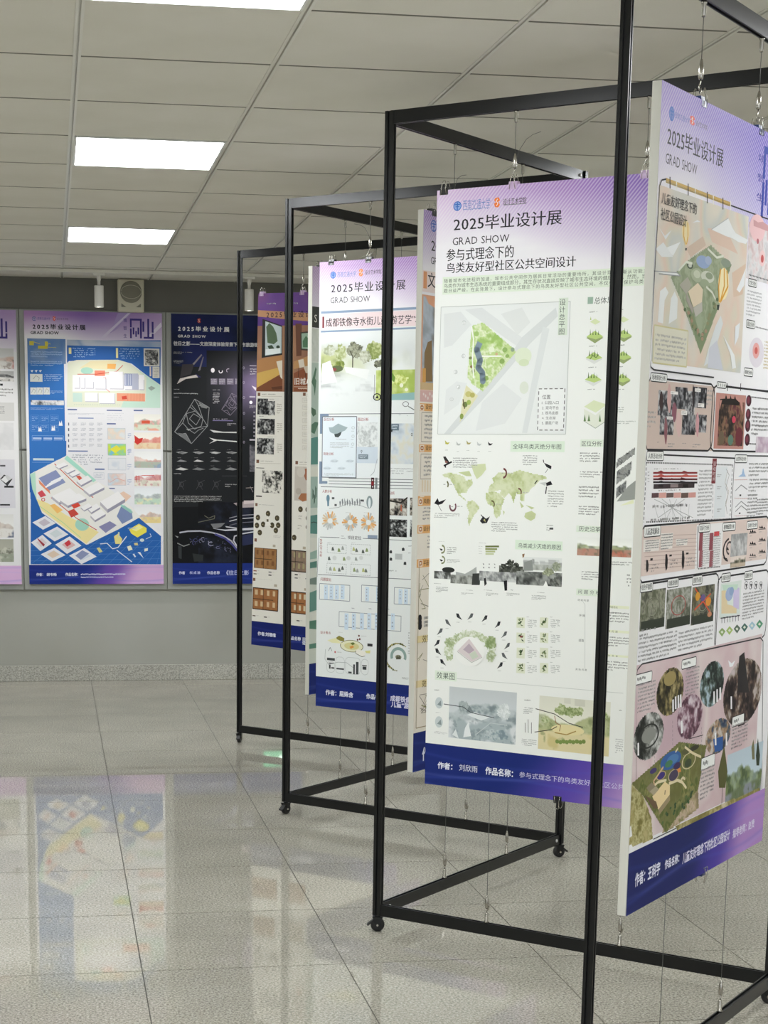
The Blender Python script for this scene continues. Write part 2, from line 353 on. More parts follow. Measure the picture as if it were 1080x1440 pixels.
POSTER = {}
POSTER['bird'] = [
 ('sheet', [
  ('R',0,0,900,1703,'eceeea'),
 ]),
 ('header_wash', [
  ('H',255,'dcc2e4','a883c6','6a50b2'),
 ]),
 ('header_lettering', [
  ('CREST',66,46,13,'3f6fc0','8fa9dc'),('T',83,31,170,60,'西南交通大学','7488c4'),('L','98a2cc',1.5,(84,57,167,56)),('FLAME',181,31,200,58,'f0813e'),('T',209,36,281,53,'设计艺术学院','4a4652',1),('L','8c8792',2,(211,53,280,53)),
  ('T',53,78,390,112,'2025毕业设计展','2c2a30',1),('T', 52, 130, 233, 151, 'GRAD SHOW', '35333a'),('Z',640,55,668,205,'境智生','3a3188',1,0.55),('LOGO',687,53,0.907,'2f2a80'),
 ]),
 ('title_lettering', [
  ('T',33,161,248,194,'参与式理念下的','26262a',1),('T',33,199,436,227,'鸟类友好型社区公共空间设计','26262a',1),
 ]),
 ('intro_text', [
  ('R',24,237,860,285,'dfe9d8'),('T',28,242,850,253,'随着城市化进程的加速，城市公共空间作为居民日常活动的重要场所，其设计理念逐渐从功能主义转向生态与人文需求的组合。','5d6a58'),('T',28,255,850,267,'鸟类作为城市生态系统的重要组成部分，其生存状况直接反映了城市生态环境的健康程度，然而，当前城市扩张、环境污染及人类活动','5d6a58'),
  ('T',28,269,850,280,'题日益严峻，在此背景下，设计参与式理念下的鸟类友好型社区公共空间，不仅有助于保护鸟类多样性，还能提升居民的生活质量','5d6a58'),
 ]),
 ('site_plan', [
  ('R',21,319,423,673,'e6e9e7'),('P','dcdfde',(98,329,152,325,306,427,281,443)),('P','d6dad9',(255,442,280,409,380,333,387,356,306,427,160,580,60,674,39,674)),('P','dbdfde',(343,382,363,389,330,547,305,670,289,670,311,546)),
  ('P','dfe2e1',(43,549,77,526,111,532,85,591,38,620)),('P','dfe2e1',(160,585,225,534,285,575,235,644,142,665)),('P','dde0df',(31,338,85,334,120,370,60,426,33,432)),('P','dee1df',(212,344,277,329,304,370,266,403)),
  ('G',112,366,262,555,'photo',55,['9fc06c','b9d28a','d0deb0','e4e9cf','b0cb80','c4d898'],(123,373,157,366,256,440,262,449,162,555,127,534,112,515,115,445),2.6),('E',228,442,8,7,'93b268'),('E',130,498,6,6,'98a673'),
  ('E',120,462,6,4,'7f8a5c'),('E',202,453,4,4,'cfae86'),('E',123,486,4,4,'8a6f4e'),('E',236,459,6,5,'8fae62'),('E',158,539,6,6,'8fab5c'),('E',220,473,8,7,'8aa85e'),('E',171,519,8,7,'93b266'),('E',186,440,9,8,'e2ead0'),
  ('E',137,396,8,7,'a4c474'),('L','8496a2',18,(149,420,139,440,151,469,145,489,159,504,161,527)),('L','eef0e8',4,(121,376,128,411,126,469,132,518)),('L','eef0e6',4,(156,458,216,459)),('E',252,442,6,6,'93a88c'),
  ('P','dcd9b4',(108,537,147,567,90,641,97,579)),('E',116,562,10,8,'c5c07a'),('E',129,565,8,7,'b4ae66'),('E',106,591,8,8,'6f7f4a'),('E',118,585,7,7,'9fb35e'),('E',96,624,6,8,'8a9c52'),('L','5d4a38',3,(99,576,105,603)),
  ('E',285,460,26,23,'dbe4cc'),('E',288,478,16,10,'d0dcbb'),('E',291,546,14,17,'dbe1d4'),('E',96,364,6,6,'c4c8c6'),('E',96,365,5,4,'eceeed'),('T',94,362,98,368,'1','9a9e9c'),('E',97,456,6,6,'c4c8c6'),('E',98,456,4,4,'eceeed'),
  ('T',95,453,99,459,'2','9a9e9c'),('E',73,500,6,6,'c4c8c6'),('E',72,500,4,4,'eceeed'),('T',71,497,75,503,'3','9a9e9c'),('E',83,542,6,6,'c4c8c6'),('E',82,542,4,4,'eceeed'),('T',81,540,85,546,'4','9a9e9c'),('E',62,576,6,5,'c4c8c6'),
  ('E',62,576,4,4,'eceeed'),('T',60,573,65,579,'5','9a9e9c'),('L','b9bdb9',1.6,(21,319,19,674,423,673,423,318,21,319)),
 ]),
 ('plan_caption', [
  ('R',389,308,417,407,'d9e3d4'),('Z',390,311,410,408,'设计总平图','55605a'),
 ]),
 ('legend', [
  ('R',337,550,416,662,'eceeec'),('L','6e6e6e',2.4,(337,550,416,550,416,662,337,662,337,550),16),('T',348,566,374,578,'位置','4a4a4a'),('T', 347, 583, 400, 592, '1. 公园入口', '5d5d5d'),('T', 348, 597, 400, 606, '2. 观鸟平台', '5d5d5d'),
  ('T', 348, 611, 399, 620, '3. 观鸟走廊', '5d5d5d'),('T', 349, 625, 391, 633, '4. 生态湖', '5d5d5d'),('T', 349, 638, 399, 647, '5. 蘑菇广场', '5d5d5d'),
 ]),
 ('concept_diagrams', [
  ('R',474,309,490,327,'9db5a4'),('T',493,310,568,328,'总体思路','45504a'),('P','d8e2b6',(483,374,498,366,514,375,499,382)),('P','b3c87a',(483,369,485,360,487,369)),('X',480,346,515,351,1,'6b6f6b',3),
  ('P','d8e2b6',(565,371,580,363,596,372,581,379)),('P','b3c87a',(565,366,567,357,569,367)),('X',562,343,596,348,1,'6b6f6b',3),('P','97a672',(474,416,499,403,524,417,500,431)),('P','b9d07f',(474,413,499,398,524,414,502,421)),
  ('P','5f7a45',(484,408,485,392,487,409)),('P','5f7a45',(492,409,493,397,495,409)),('P','5f7a45',(500,409,501,393,503,409)),('P','5f7a45',(508,409,509,397,511,409)),('X',483,436,518,441,1,'6b6f6b',3),
  ('P','97a672',(559,415,583,402,607,417,584,430)),('P','b9d07f',(559,412,582,398,607,414,586,420)),('P','5f7a45',(568,408,569,392,571,408)),('P','5f7a45',(576,408,577,397,579,408)),('P','5f7a45',(583,408,585,392,587,409)),
  ('P','5f7a45',(591,409,593,397,595,409)),('X',567,435,601,441,1,'6b6f6b',3),('P','dcdfdb',(474,472,499,458,524,473,500,486)),('P','b9d07f',(474,469,498,454,524,470,502,476)),('L','6f8846',2.4,(487,473,495,463,505,469,512,461)),
  ('P','5f7a45',(483,464,485,448,487,464)),('P','5f7a45',(491,464,493,452,495,464)),('P','5f7a45',(499,464,501,448,503,465)),('P','5f7a45',(508,465,509,453,511,465)),('X',483,492,518,497,1,'6b6f6b',3),
  ('P','97a672',(560,472,583,459,608,473,585,487)),('P','b9d07f',(559,469,583,454,608,470,587,477)),('P','5f7a45',(568,465,569,449,572,465)),('P','5f7a45',(576,465,578,453,580,465)),('P','5f7a45',(584,465,585,449,588,465)),
  ('P','5f7a45',(592,465,593,454,596,465)),('X',568,492,602,497,1,'6b6f6b',3),('P','dcdfdb',(474,531,499,517,524,531,500,545)),('P','b9d07f',(474,527,498,512,524,528,502,535)),('P','5f7a45',(483,523,484,506,487,523)),
  ('P','5f7a45',(491,523,493,511,495,523)),('P','5f7a45',(499,523,501,507,503,523)),('P','5f7a45',(508,523,509,511,511,523)),('X',483,551,518,555,1,'6b6f6b',3),('P','97a672',(560,532,584,518,608,532,585,546)),
  ('P','b9d07f',(560,529,583,513,608,529,587,536)),('P','5f7a45',(569,524,570,508,572,524)),('P','5f7a45',(576,524,578,512,580,524)),('P','5f7a45',(584,524,585,508,588,524)),('P','5f7a45',(592,524,594,513,596,524)),
  ('X',568,552,602,556,1,'6b6f6b',3),('P','e2e6d8',(475,605,510,622,537,599,539,639,511,657,477,638)),('P','d9e2bd',(475,599,503,582,543,594,510,615)),('L','9fa89a',1.5,(477,638,511,657,539,639)),
  ('P','6d8a5c',(475,638,478,619,482,638)),('P','6d8a5c',(487,638,490,619,495,638)),('P','6d8a5c',(520,639,523,619,527,639)),('X',568,599,593,616,3,'b6bab6',4),('X',570,636,628,647,2,'b9bdb9',5),
  ('G',577,708,629,763,'photo',300,['4a4c48','77797a','a4a6a2','8a8c88'],(579,740,628,708,629,725,577,763),2.6),('G',579,744,621,807,'photo',301,['4a4c48','77797a','a4a6a2','8a8c88'],(579,771,621,744,619,779,579,807),2.6),
  ('G',580,796,608,844,'photo',302,['4a4c48','77797a','a4a6a2','8a8c88'],(580,816,608,796,607,824,580,844),2.6),('P','9a9d98',(613,812,635,795,636,846,582,853)),('P','e9ecc9',(592,864,631,846,632,857)),
 ]),
 ('location_text', [
  ('R',468,687,536,707,'dfe9da'),('T',471,691,532,705,'区位分析','45504a'),('X',468,721,530,749,4,'565a56',6),('X',470,772,539,791,3,'565a56',7),('X',468,812,530,846,4,'565a56',8),('X',470,866,531,893,4,'565a56',9),
  ('R',465,921,536,939,'dfe9da'),('T',472,923,538,937,'历史沿革','45504a'),
 ]),
 ('history_photo', [
  ('G',470,953,631,1003,'park',31,['e9ebe6','6a705c','a4ad86','b98e7e','c27a68']),('X',571,1014,637,1027,2,'5d605d',10),('X',486,1045,574,1071,4,'5d605d',11),('X',621,1047,640,1085,4,'5d605d',12),
 ]),
 ('problem_text', [
  ('R',472,1095,550,1114,'dfe9da'),('T',477,1098,544,1109,'问题分析','45504a'),('T',477,1124,511,1130,'场地内部','5a5d5a'),('T',483,1166,501,1173,'环境','5a5d5a'),('T',484,1235,501,1243,'道路','5a5d5a'),('T',478,1318,513,1324,'其他问题','5a5d5a'),
  ('R',555,1136,632,1144,'e7ebd0'),('T',557,1138,598,1144,'生态环境退化','77796a'),('X',558,1153,632,1184,4,'565a56',13),('R',558,1204,635,1211,'e7ebd0'),('T',560,1205,601,1211,'交通问题','77796a'),('X',560,1221,635,1251,4,'565a56',14),
  ('R',561,1272,638,1278,'e7ebd0'),('T',563,1273,604,1278,'活动质量','77796a'),('X',563,1289,638,1319,4,'565a56',15),('L','c9cdc9',1.4,(494,1132,500,1138,507,1317)),
 ]),
 ('world_map', [
  ('R',254,692,421,722,'dcead8'),('T',261,700,412,714,'全球鸟类灭绝分布图','4b5a50'),('P','b9b54a',(43,691,50,698,59,697,53,703,45,702)),('X',44,717,58,721,1,'9a9e9a',3),('P','b8bcb8',(80,694,87,701,96,700,90,706,82,705)),
  ('X',82,721,95,724,1,'9a9e9a',3),('P','a9a06a',(113,691,120,698,129,697,123,703,115,702)),('X',114,718,128,721,1,'9a9e9a',3),('P','c4c8c6',(147,694,154,701,163,700,157,706,149,705)),('X',149,720,162,723,1,'9a9e9a',3),
  ('P','2c2c30',(182,694,189,700,198,699,192,705,185,705)),('X',184,720,198,723,1,'9a9e9a',3),
  ('G',38,783,137,861,'photo',310,['b2be86','bfc996','cbd3a8','d6dcba'],(38,788,61,783,86,787,111,794,112,805,134,800,137,813,121,831,116,840,105,839,94,843,113,857,116,861,108,857,92,846,80,828,73,814,59,798,42,795),2.6),
  ('P','cdd5ab',(130,760,176,756,179,772,165,789,150,800,140,784)),('P','c3cc9c',(89,782,125,777,133,792,116,792)),
  ('G',119,860,160,935,'photo',313,['b2be86','bfc996','cbd3a8','d6dcba'],(122,864,139,860,160,877,159,885,145,901,134,921,128,935,123,912,129,895,119,877),2.6),
  ('G',180,832,240,909,'photo',311,['b2be86','bfc996','cbd3a8','d6dcba'],(181,838,200,832,224,838,240,854,233,871,227,901,217,909,209,901,205,876,189,870,180,856),2.6),
  ('G',188,772,372,864,'photo',312,['b2be86','bfc996','cbd3a8','d6dcba'],(188,833,191,819,204,808,199,798,218,781,237,781,256,782,284,772,322,781,366,788,372,794,347,801,333,816,322,823,315,834,302,840,302,859,291,857,288,840,277,838,269,864,261,845,253,837,239,852,225,840,229,828,210,833),2.6),
  ('P','c3cc9c',(304,902,307,891,326,885,340,893,337,906,325,913,310,907)),('P','c3cc9c',(288,860,302,873,294,878)),('P','c3cc9c',(307,869,335,876,326,881)),('P','c3cc9c',(236,886,242,890,239,900)),
  ('E',48,817,11,13,'66663e',-60,40,0.62),('X',41,814,51,819,1,'4a4a4a',3),('X',62,814,83,820,1,'90948c',4),('E',234,782,12,15,'6e3f3e',-90,90,0.62),('X',228,779,238,784,1,'4a4a4a',3),('X',248,779,268,785,1,'90948c',4),
  ('E',284,834,10,12,'6e4a3e',-100,30,0.62),('X',277,833,287,837,1,'4a4a4a',3),('X',297,832,317,838,1,'90948c',4),('E',200,870,10,12,'66603e',-100,40,0.62),('X',194,867,203,872,1,'4a4a4a',3),('X',214,867,234,872,1,'90948c',4),
  ('E',74,879,12,15,'6e4a50',-40,200,0.62),('X',68,877,78,882,1,'4a4a4a',3),('X',89,876,110,882,1,'90948c',4),
 ]),
 ('robin_print', [
  ('P','2e2b2c',(38,738,46,737,57,750,59,756,47,755)),('P','8a5a50',(46,748,55,752,51,757,44,754)),('L','242426',5,(41,764,67,752)),('L','242426',4,(46,759,47,769)),
 ]),
 ('crane_print', [
  ('P','26262a',(359,751,383,760,382,769,368,763)),('L','2c2c2e',2.5,(359,751,357,743)),('L','5a5a5a',1.5,(373,767,365,779)),
 ]),
 ('stork_print', [
  ('P','c9ccc9',(347,807,370,804,366,815)),('P','26262a',(368,807,382,801,388,811,370,815)),('L','26262a',3,(333,810,341,800)),('L','26262a',3,(370,817,368,837)),
 ]),
 ('swift_print', [
  ('P','1e1e22',(12,872,23,856,28,867,51,859,39,872,25,876)),('L','4a4a4a',1.5,(25,876,37,893)),
 ]),
 ('finch_print', [
  ('P','2a2a2e',(163,918,173,904,183,911,195,904,186,923,171,925)),('P','b5b07c',(174,915,179,911,182,921)),('L','2a2a2e',2.5,(166,900,173,907)),
 ]),
 ('map_notes', [
  ('X',71,739,152,770,5,'7b7f7b',1),('X',293,730,340,760,5,'7b7f7b',2),('X',375,826,425,874,7,'7b7f7b',3),('X',13,898,96,914,3,'7b7f7b',4),('X',201,918,285,948,5,'7b7f7b',5),('X',374,921,395,940,3,'7b7f7b',6),
  ('R',383,931,395,935,'3a3a3c'),
 ]),
 ('extinction_causes', [
  ('R',278,967,425,994,'dcead8'),('T',287,976,421,990,'鸟类减少灭绝的原因','4b5a50'),('E',42,1003,10,13,'848a66',-100,110,0.6),('P','2c2c30',(33,1001,40,1002,45,1005,38,1008)),('E',43,1034,10,12,'848a66',-100,110,0.6),
  ('P','2c2c30',(34,1032,40,1033,46,1036,39,1039)),('X',58,995,89,1017,4,'6a6d66',7),('X',58,1030,102,1042,3,'8a8d86',8),('X',28,980,53,982,1,'8a8d86',8),('X',161,979,190,982,1,'8a8d86',8),('L','6a7442',5,(183,990,227,988)),
  ('X',161,989,180,992,1,'9a9d96',0),('L','8a9460',5,(183,997,221,996)),('X',161,996,180,998,1,'9a9d96',1),('L','b4bc8c',5,(184,1004,215,1003)),('X',162,1003,180,1005,1,'9a9d96',2),('L','c4cba4',5,(184,1011,211,1010)),
  ('X',162,1010,181,1012,1,'9a9d96',3),
 ]),
 ('city_collage', [
  ('G',17,1067,72,1089,'photo',41,['4a4c4a','8a8c8a','c9cbc9']),('E',64,1062,21,8,'2e302e'),('G',72,1075,169,1100,'photo',42,['5a5c58','8e908a','b4b6b0']),('P','a9aca9',(89,1077,89,1066,119,1071,141,1059,156,1049,158,1074)),
  ('P','3e403e',(144,1069,166,1067,167,1101,142,1102)),('G',166,1060,310,1088,'photo',43,['77797a','a4a6a4','cfd1cf']),('G',229,1042,309,1060,'photo',44,['2a2c2a','55584f','8d8f8a']),
  ('G',232,1034,255,1051,'photo',875,['1e201e','3a3d36','6a6d64'],'leaf',2.4),('G',249,1023,281,1047,'photo',920,['1e201e','3a3d36','6a6d64'],'leaf',2.4),('G',273,1030,295,1047,'photo',960,['1e201e','3a3d36','6a6d64'],'leaf',2.4),
  ('G',305,1014,425,1050,'city',45,['e0e3e0','b9bcba','8a8d86','c9ccc6']),('P','8f938f',(308,1030,333,1021,337,1052,308,1054)),('G',285,1055,427,1093,'photo',46,['3c3e3c','6a6d6a','a4a7a2']),
  ('G',395,1021,423,1052,'photo',331,['7c8470','99a08c','b4b9a4'],'leaf',3),('G',363,1040,405,1069,'photo',332,['6e745c','99a084','b9bfa4'],'leaf',3),('G',383,1064,429,1093,'photo',333,['3c3e3a','6a6d68','8a8d88'],'leaf',3),
  ('P','2a2a2c',(181,1081,187,1079,191,1096,184,1103)),('P','222224',(245,1085,256,1083,257,1112,249,1113)),('P','8a6a4a',(301,1007,309,1005,307,1014,303,1018)),('P','4a4c4a',(175,1038,177,1039,179,1037,178,1040)),
  ('P','4a4c4a',(193,1047,196,1048,198,1046,196,1050)),('P','4a4c4a',(211,1037,214,1038,215,1035,214,1039)),('P','4a4c4a',(176,1048,178,1049,180,1047,179,1051)),('P','4a4c4a',(194,1038,196,1039,198,1037,197,1041)),
  ('P','4a4c4a',(212,1047,214,1048,216,1046,215,1050)),('P','4a4c4a',(176,1039,178,1040,180,1038,179,1042)),('P','4a4c4a',(194,1048,197,1049,199,1047,197,1051)),('P','4a4c4a',(212,1038,215,1039,216,1037,215,1041)),
  ('P','4a4c4a',(177,1050,179,1050,181,1048,180,1052)),('P','4a4c4a',(195,1039,197,1040,199,1038,198,1042)),('P','4a4c4a',(213,1048,215,1049,217,1047,216,1051)),('P','4a4c4a',(177,1041,179,1041,181,1039,180,1043)),
  ('P','4a4c4a',(195,1050,198,1050,200,1048,198,1052)),('P','4a4c4a',(213,1039,216,1040,217,1038,216,1042)),('P','4a4c4a',(178,1051,180,1052,182,1049,181,1053)),('P','f0f2ee',(369,1096,378,1078,386,1095)),
  ('X',17,1102,60,1105,1,'6d706d',2),('X',24,1112,64,1129,4,'6d706d',3),('X',125,1116,148,1119,1,'6d706d',4),('X',108,1125,148,1131,2,'6d706d',5),('X',182,1113,213,1116,1,'6d706d',4),('X',190,1121,228,1131,3,'6d706d',6),
  ('X',267,1108,289,1112,1,'6d706d',7),('X',255,1118,297,1127,3,'6d706d',8),('X',352,1111,378,1114,1,'6d706d',4),('X',335,1120,380,1134,4,'6d706d',9),
 ]),
 ('bird_circle', [
  ('G',54,1298,92,1330,'photo',340,['a0ae84','bcc8a4','d6dcc8'],'leaf',2.6),('G',53,1291,90,1317,'photo',341,['b4c098','cdd6bb','dfe4d5','e6e9e0'],'leaf',2.6),
  ('G',55,1277,90,1309,'photo',342,['b4c098','cdd6bb','dfe4d5','e6e9e0'],'leaf',2.6),('G',65,1269,88,1297,'photo',343,['a0ae84','bcc8a4','d6dcc8'],'leaf',2.6),
  ('G',69,1257,96,1290,'photo',344,['b4c098','cdd6bb','dfe4d5','e6e9e0'],'leaf',2.6),('G',73,1251,109,1278,'photo',345,['b4c098','cdd6bb','dfe4d5','e6e9e0'],'leaf',2.6),
  ('G',85,1242,118,1272,'photo',346,['a0ae84','bcc8a4','d6dcc8'],'leaf',2.6),('G',102,1238,124,1264,'photo',347,['b4c098','cdd6bb','dfe4d5','e6e9e0'],'leaf',2.6),
  ('G',109,1231,142,1263,'photo',348,['b4c098','cdd6bb','dfe4d5','e6e9e0'],'leaf',2.6),('G',121,1234,158,1256,'photo',349,['a0ae84','bcc8a4','d6dcc8'],'leaf',2.6),
  ('G',134,1230,171,1259,'photo',350,['b4c098','cdd6bb','dfe4d5','e6e9e0'],'leaf',2.6),('G',154,1234,178,1258,'photo',351,['b4c098','cdd6bb','dfe4d5','e6e9e0'],'leaf',2.6),
  ('G',167,1237,190,1262,'photo',352,['a0ae84','bcc8a4','d6dcc8'],'leaf',2.6),('G',171,1241,208,1268,'photo',353,['b4c098','cdd6bb','dfe4d5','e6e9e0'],'leaf',2.6),
  ('G',182,1251,216,1273,'photo',354,['b4c098','cdd6bb','dfe4d5','e6e9e0'],'leaf',2.6),('G',188,1254,225,1286,'photo',355,['a0ae84','bcc8a4','d6dcc8'],'leaf',2.6),
  ('G',195,1263,228,1295,'photo',356,['b4c098','cdd6bb','dfe4d5','e6e9e0'],'leaf',2.6),('G',203,1279,226,1299,'photo',357,['b4c098','cdd6bb','dfe4d5','e6e9e0'],'leaf',2.6),
  ('G',200,1286,229,1313,'photo',358,['a0ae84','bcc8a4','d6dcc8'],'leaf',2.6),('G',201,1296,224,1324,'photo',359,['b4c098','cdd6bb','dfe4d5','e6e9e0'],'leaf',2.6),
  ('G',189,1239,231,1289,'photo',361,['7c9060','93a473','b4bf98'],'leaf',3),('G',193,1286,227,1324,'photo',362,['9aa880','b9c4a4','dfe4d6'],'leaf',3),('G',57,1255,95,1291,'photo',363,['94a478','b4c098','d6dcc8'],'leaf',3),
  ('E',141,1295,48,43,'eff0ec'),('P','d9cfcf',(101,1296,139,1258,183,1307,149,1325)),('P','b9a9b4',(120,1291,139,1272,157,1290,140,1302)),('P','c9d2c0',(140,1303,159,1292,171,1308,152,1318)),
  ('L','a9aaa4',1.5,(101,1298,149,1327,183,1309)),('P','5a5e60',(57,1207,65,1207,72,1218,78,1226,67,1221,61,1218)),('P','6a6e6c',(65,1214,72,1218,69,1221)),('X',59,1231,78,1234,1,'7a7e7a',3),
  ('P','2a2c30',(93,1187,101,1187,107,1197,114,1205,103,1201,96,1198)),('P','6a6e6c',(101,1194,107,1197,104,1200)),('X',95,1211,114,1214,1,'7a7e7a',3),('P','5a5e60',(150,1184,142,1184,136,1196,130,1204,141,1198,147,1195)),
  ('P','6a6e6c',(142,1191,136,1196,139,1198)),('X',133,1208,152,1211,1,'7a7e7a',3),('P','2a2c30',(196,1187,189,1187,183,1198,177,1207,187,1201,194,1198)),('P','6a6e6c',(189,1194,183,1198,186,1201)),
  ('X',180,1211,199,1214,1,'7a7e7a',3),('P','2a2c30',(239,1202,231,1202,226,1214,220,1222,230,1216,236,1213)),('P','6a6e6c',(231,1209,226,1214,229,1216)),('X',223,1226,241,1229,1,'7a7e7a',3),
  ('P','5a5e60',(261,1229,253,1230,248,1241,242,1249,252,1243,258,1240)),('P','6a6e6c',(254,1236,248,1241,251,1243)),('X',245,1253,263,1256,1,'7a7e7a',3),('P','5a5e60',(271,1261,264,1262,258,1273,252,1282,263,1275,269,1272)),
  ('P','6a6e6c',(264,1268,258,1273,261,1275)),('X',255,1285,274,1288,1,'7a7e7a',3),('P','5a5e60',(245,1292,252,1291,259,1302,265,1309,254,1305,248,1302)),('P','6a6e6c',(253,1298,259,1302,256,1305)),
  ('X',247,1315,266,1318,1,'7a7e7a',3),('P','2a2c30',(250,1319,243,1319,237,1331,231,1339,242,1333,248,1330)),('P','6a6e6c',(243,1326,237,1331,240,1333)),('X',234,1343,253,1346,1,'7a7e7a',3),
  ('P','5a5e60',(50,1234,42,1234,36,1246,30,1255,41,1248,47,1245)),('P','6a6e6c',(42,1241,36,1246,39,1248)),('X',33,1258,52,1261,1,'7a7e7a',3),('P','2a2c30',(41,1268,33,1269,27,1281,21,1289,32,1283,38,1280)),
  ('P','6a6e6c',(33,1276,27,1281,30,1283)),('X',24,1293,44,1296,1,'7a7e7a',3),('P','2a2c30',(26,1295,34,1294,41,1305,47,1313,36,1308,29,1306)),('P','6a6e6c',(34,1301,41,1305,37,1308)),('X',28,1318,47,1321,1,'7a7e7a',3),
  ('P','2a2c30',(43,1325,51,1325,57,1335,64,1343,53,1338,46,1336)),('P','6a6e6c',(51,1332,57,1335,54,1338)),('X',45,1349,64,1352,1,'7a7e7a',3),
 ]),
 ('plant_table', [
  ('R',290,1186,316,1216,'dfe3cd'),('P','5b6f45',(306,1193,300,1193,295,1190,301,1189)),('P','7c8a5c',(303,1198,297,1196,294,1191,300,1193)),('P','5b6f45',(301,1207,307,1207,312,1210,306,1210)),
  ('P','33472f',(301,1206,300,1200,304,1195,305,1201)),('P','33472f',(308,1196,305,1201,299,1203,302,1198)),('P','5b6f45',(294,1200,301,1200,305,1205,298,1204)),('P','7c8a5c',(307,1196,306,1191,309,1185,310,1191)),
  ('P','5b6f45',(304,1203,298,1206,292,1205,298,1202)),('X',321,1182,335,1185,1,'7a7e7a',2),('X',325,1190,355,1215,5,'8a8e8a',7),('R',363,1182,389,1211,'dfe3cd'),('P','5b6f45',(384,1189,380,1194,374,1195,378,1190)),
  ('P','33472f',(383,1181,383,1187,379,1192,379,1186)),('P','33472f',(380,1192,377,1197,371,1199,374,1194)),('P','7c8a5c',(376,1197,373,1202,367,1204,370,1199)),('P','33472f',(375,1189,375,1195,371,1199,371,1194)),
  ('P','7c8a5c',(376,1200,378,1194,384,1192,381,1197)),('P','5b6f45',(370,1196,374,1191,380,1190,376,1194)),('P','5b6f45',(366,1198,372,1200,374,1206,369,1203)),('X',394,1178,407,1181,1,'7a7e7a',2),
  ('X',397,1185,427,1210,5,'8a8e8a',7),('R',291,1230,318,1259,'dfe3cd'),('P','7c8a5c',(314,1237,309,1241,303,1242,307,1238)),('P','8a4a4a',(301,1242,306,1238,312,1238,308,1242)),('P','5b6f45',(313,1237,312,1242,307,1246,308,1241)),
  ('P','33472f',(306,1248,312,1250,315,1255,309,1253)),('P','8a4a4a',(307,1243,301,1241,298,1236,304,1238)),('P','8a4a4a',(312,1241,306,1244,300,1242,306,1240)),('P','7c8a5c',(305,1240,304,1235,307,1230,308,1235)),
  ('P','33472f',(306,1235,302,1240,296,1241,299,1236)),('X',323,1225,336,1228,1,'7a7e7a',2),('X',326,1233,357,1258,5,'8a8e8a',7),('R',365,1225,391,1254,'dfe3cd'),('P','33472f',(384,1233,377,1233,372,1230,379,1230)),
  ('P','7c8a5c',(371,1246,377,1248,380,1253,374,1251)),('P','5b6f45',(372,1236,378,1234,384,1236,378,1238)),('P','33472f',(366,1242,373,1241,378,1245,371,1245)),('P','7c8a5c',(379,1241,384,1244,386,1249,381,1247)),
  ('P','7c8a5c',(377,1226,378,1231,375,1236,374,1231)),('P','7c8a5c',(368,1246,371,1241,378,1240,374,1244)),('P','5b6f45',(382,1225,384,1230,382,1235,380,1230)),('X',395,1220,409,1223,1,'7a7e7a',2),
  ('X',399,1228,429,1253,5,'8a8e8a',7),('R',293,1273,319,1303,'dfe3cd'),('P','5b6f45',(299,1283,305,1279,311,1280,306,1283)),('P','5b6f45',(303,1295,304,1289,310,1285,308,1291)),('P','7c8a5c',(304,1281,308,1286,307,1292,303,1287)),
  ('P','33472f',(309,1288,305,1284,305,1278,309,1282)),('P','33472f',(304,1290,302,1284,306,1279,307,1285)),('P','5b6f45',(300,1293,305,1290,312,1291,306,1294)),('P','33472f',(308,1287,308,1281,312,1276,312,1282)),
  ('P','5b6f45',(298,1282,304,1281,310,1284,303,1285)),('X',324,1268,338,1271,1,'7a7e7a',2),('X',328,1276,358,1301,5,'8a8e8a',7),('R',366,1268,392,1297,'dfe3cd'),('P','7c8a5c',(384,1287,387,1291,386,1297,383,1292)),
  ('P','33472f',(384,1274,382,1279,376,1282,378,1277)),('P','7c8a5c',(386,1286,380,1285,377,1280,383,1282)),('P','5b6f45',(388,1282,382,1285,376,1283,382,1280)),('P','33472f',(368,1289,375,1289,379,1293,373,1293)),
  ('P','7c8a5c',(374,1278,376,1283,375,1288,372,1283)),('P','7c8a5c',(384,1279,385,1285,382,1290,381,1284)),('P','5b6f45',(376,1283,379,1277,385,1275,382,1280)),('X',397,1263,410,1266,1,'7a7e7a',2),
  ('X',400,1271,431,1296,5,'8a8e8a',7),('R',294,1317,321,1346,'dfe3cd'),('P','7c8a5c',(299,1339,303,1334,309,1332,305,1337)),('P','7c8a5c',(304,1330,310,1330,315,1334,308,1334)),('P','5b6f45',(315,1333,309,1332,305,1327,311,1328)),
  ('P','7c8a5c',(308,1330,302,1332,296,1329,303,1328)),('P','33472f',(313,1320,308,1324,302,1325,306,1321)),('P','5b6f45',(312,1317,315,1322,313,1328,310,1323)),('P','7c8a5c',(307,1339,313,1336,319,1337,313,1340)),
  ('P','5b6f45',(308,1330,303,1326,302,1320,307,1324)),('X',326,1312,339,1315,1,'7a7e7a',2),('X',329,1320,360,1344,5,'8a8e8a',7),('R',368,1311,394,1340,'dfe3cd'),('P','33472f',(376,1328,383,1329,387,1333,381,1332)),
  ('P','5b6f45',(382,1316,382,1322,378,1326,378,1321)),('P','7c8a5c',(377,1319,383,1319,388,1323,381,1323)),('P','33472f',(389,1325,384,1321,383,1315,388,1319)),('P','7c8a5c',(385,1330,382,1335,376,1337,379,1332)),
  ('P','33472f',(379,1322,382,1317,388,1316,385,1321)),('P','5b6f45',(373,1329,378,1325,384,1324,380,1329)),('P','7c8a5c',(375,1324,380,1320,386,1320,381,1324)),('X',399,1306,412,1309,1,'7a7e7a',2),
  ('X',402,1314,432,1339,5,'8a8e8a',7),
 ]),
 ('rendering_caption', [
  ('R',27,1359,100,1387,'dfe9da'),('T',32,1363,95,1383,'效果图','3f4f44'),('L','c9cdc9',1.5,(100,1378,625,1377)),
 ]),
 ('lakeside_rendering', [
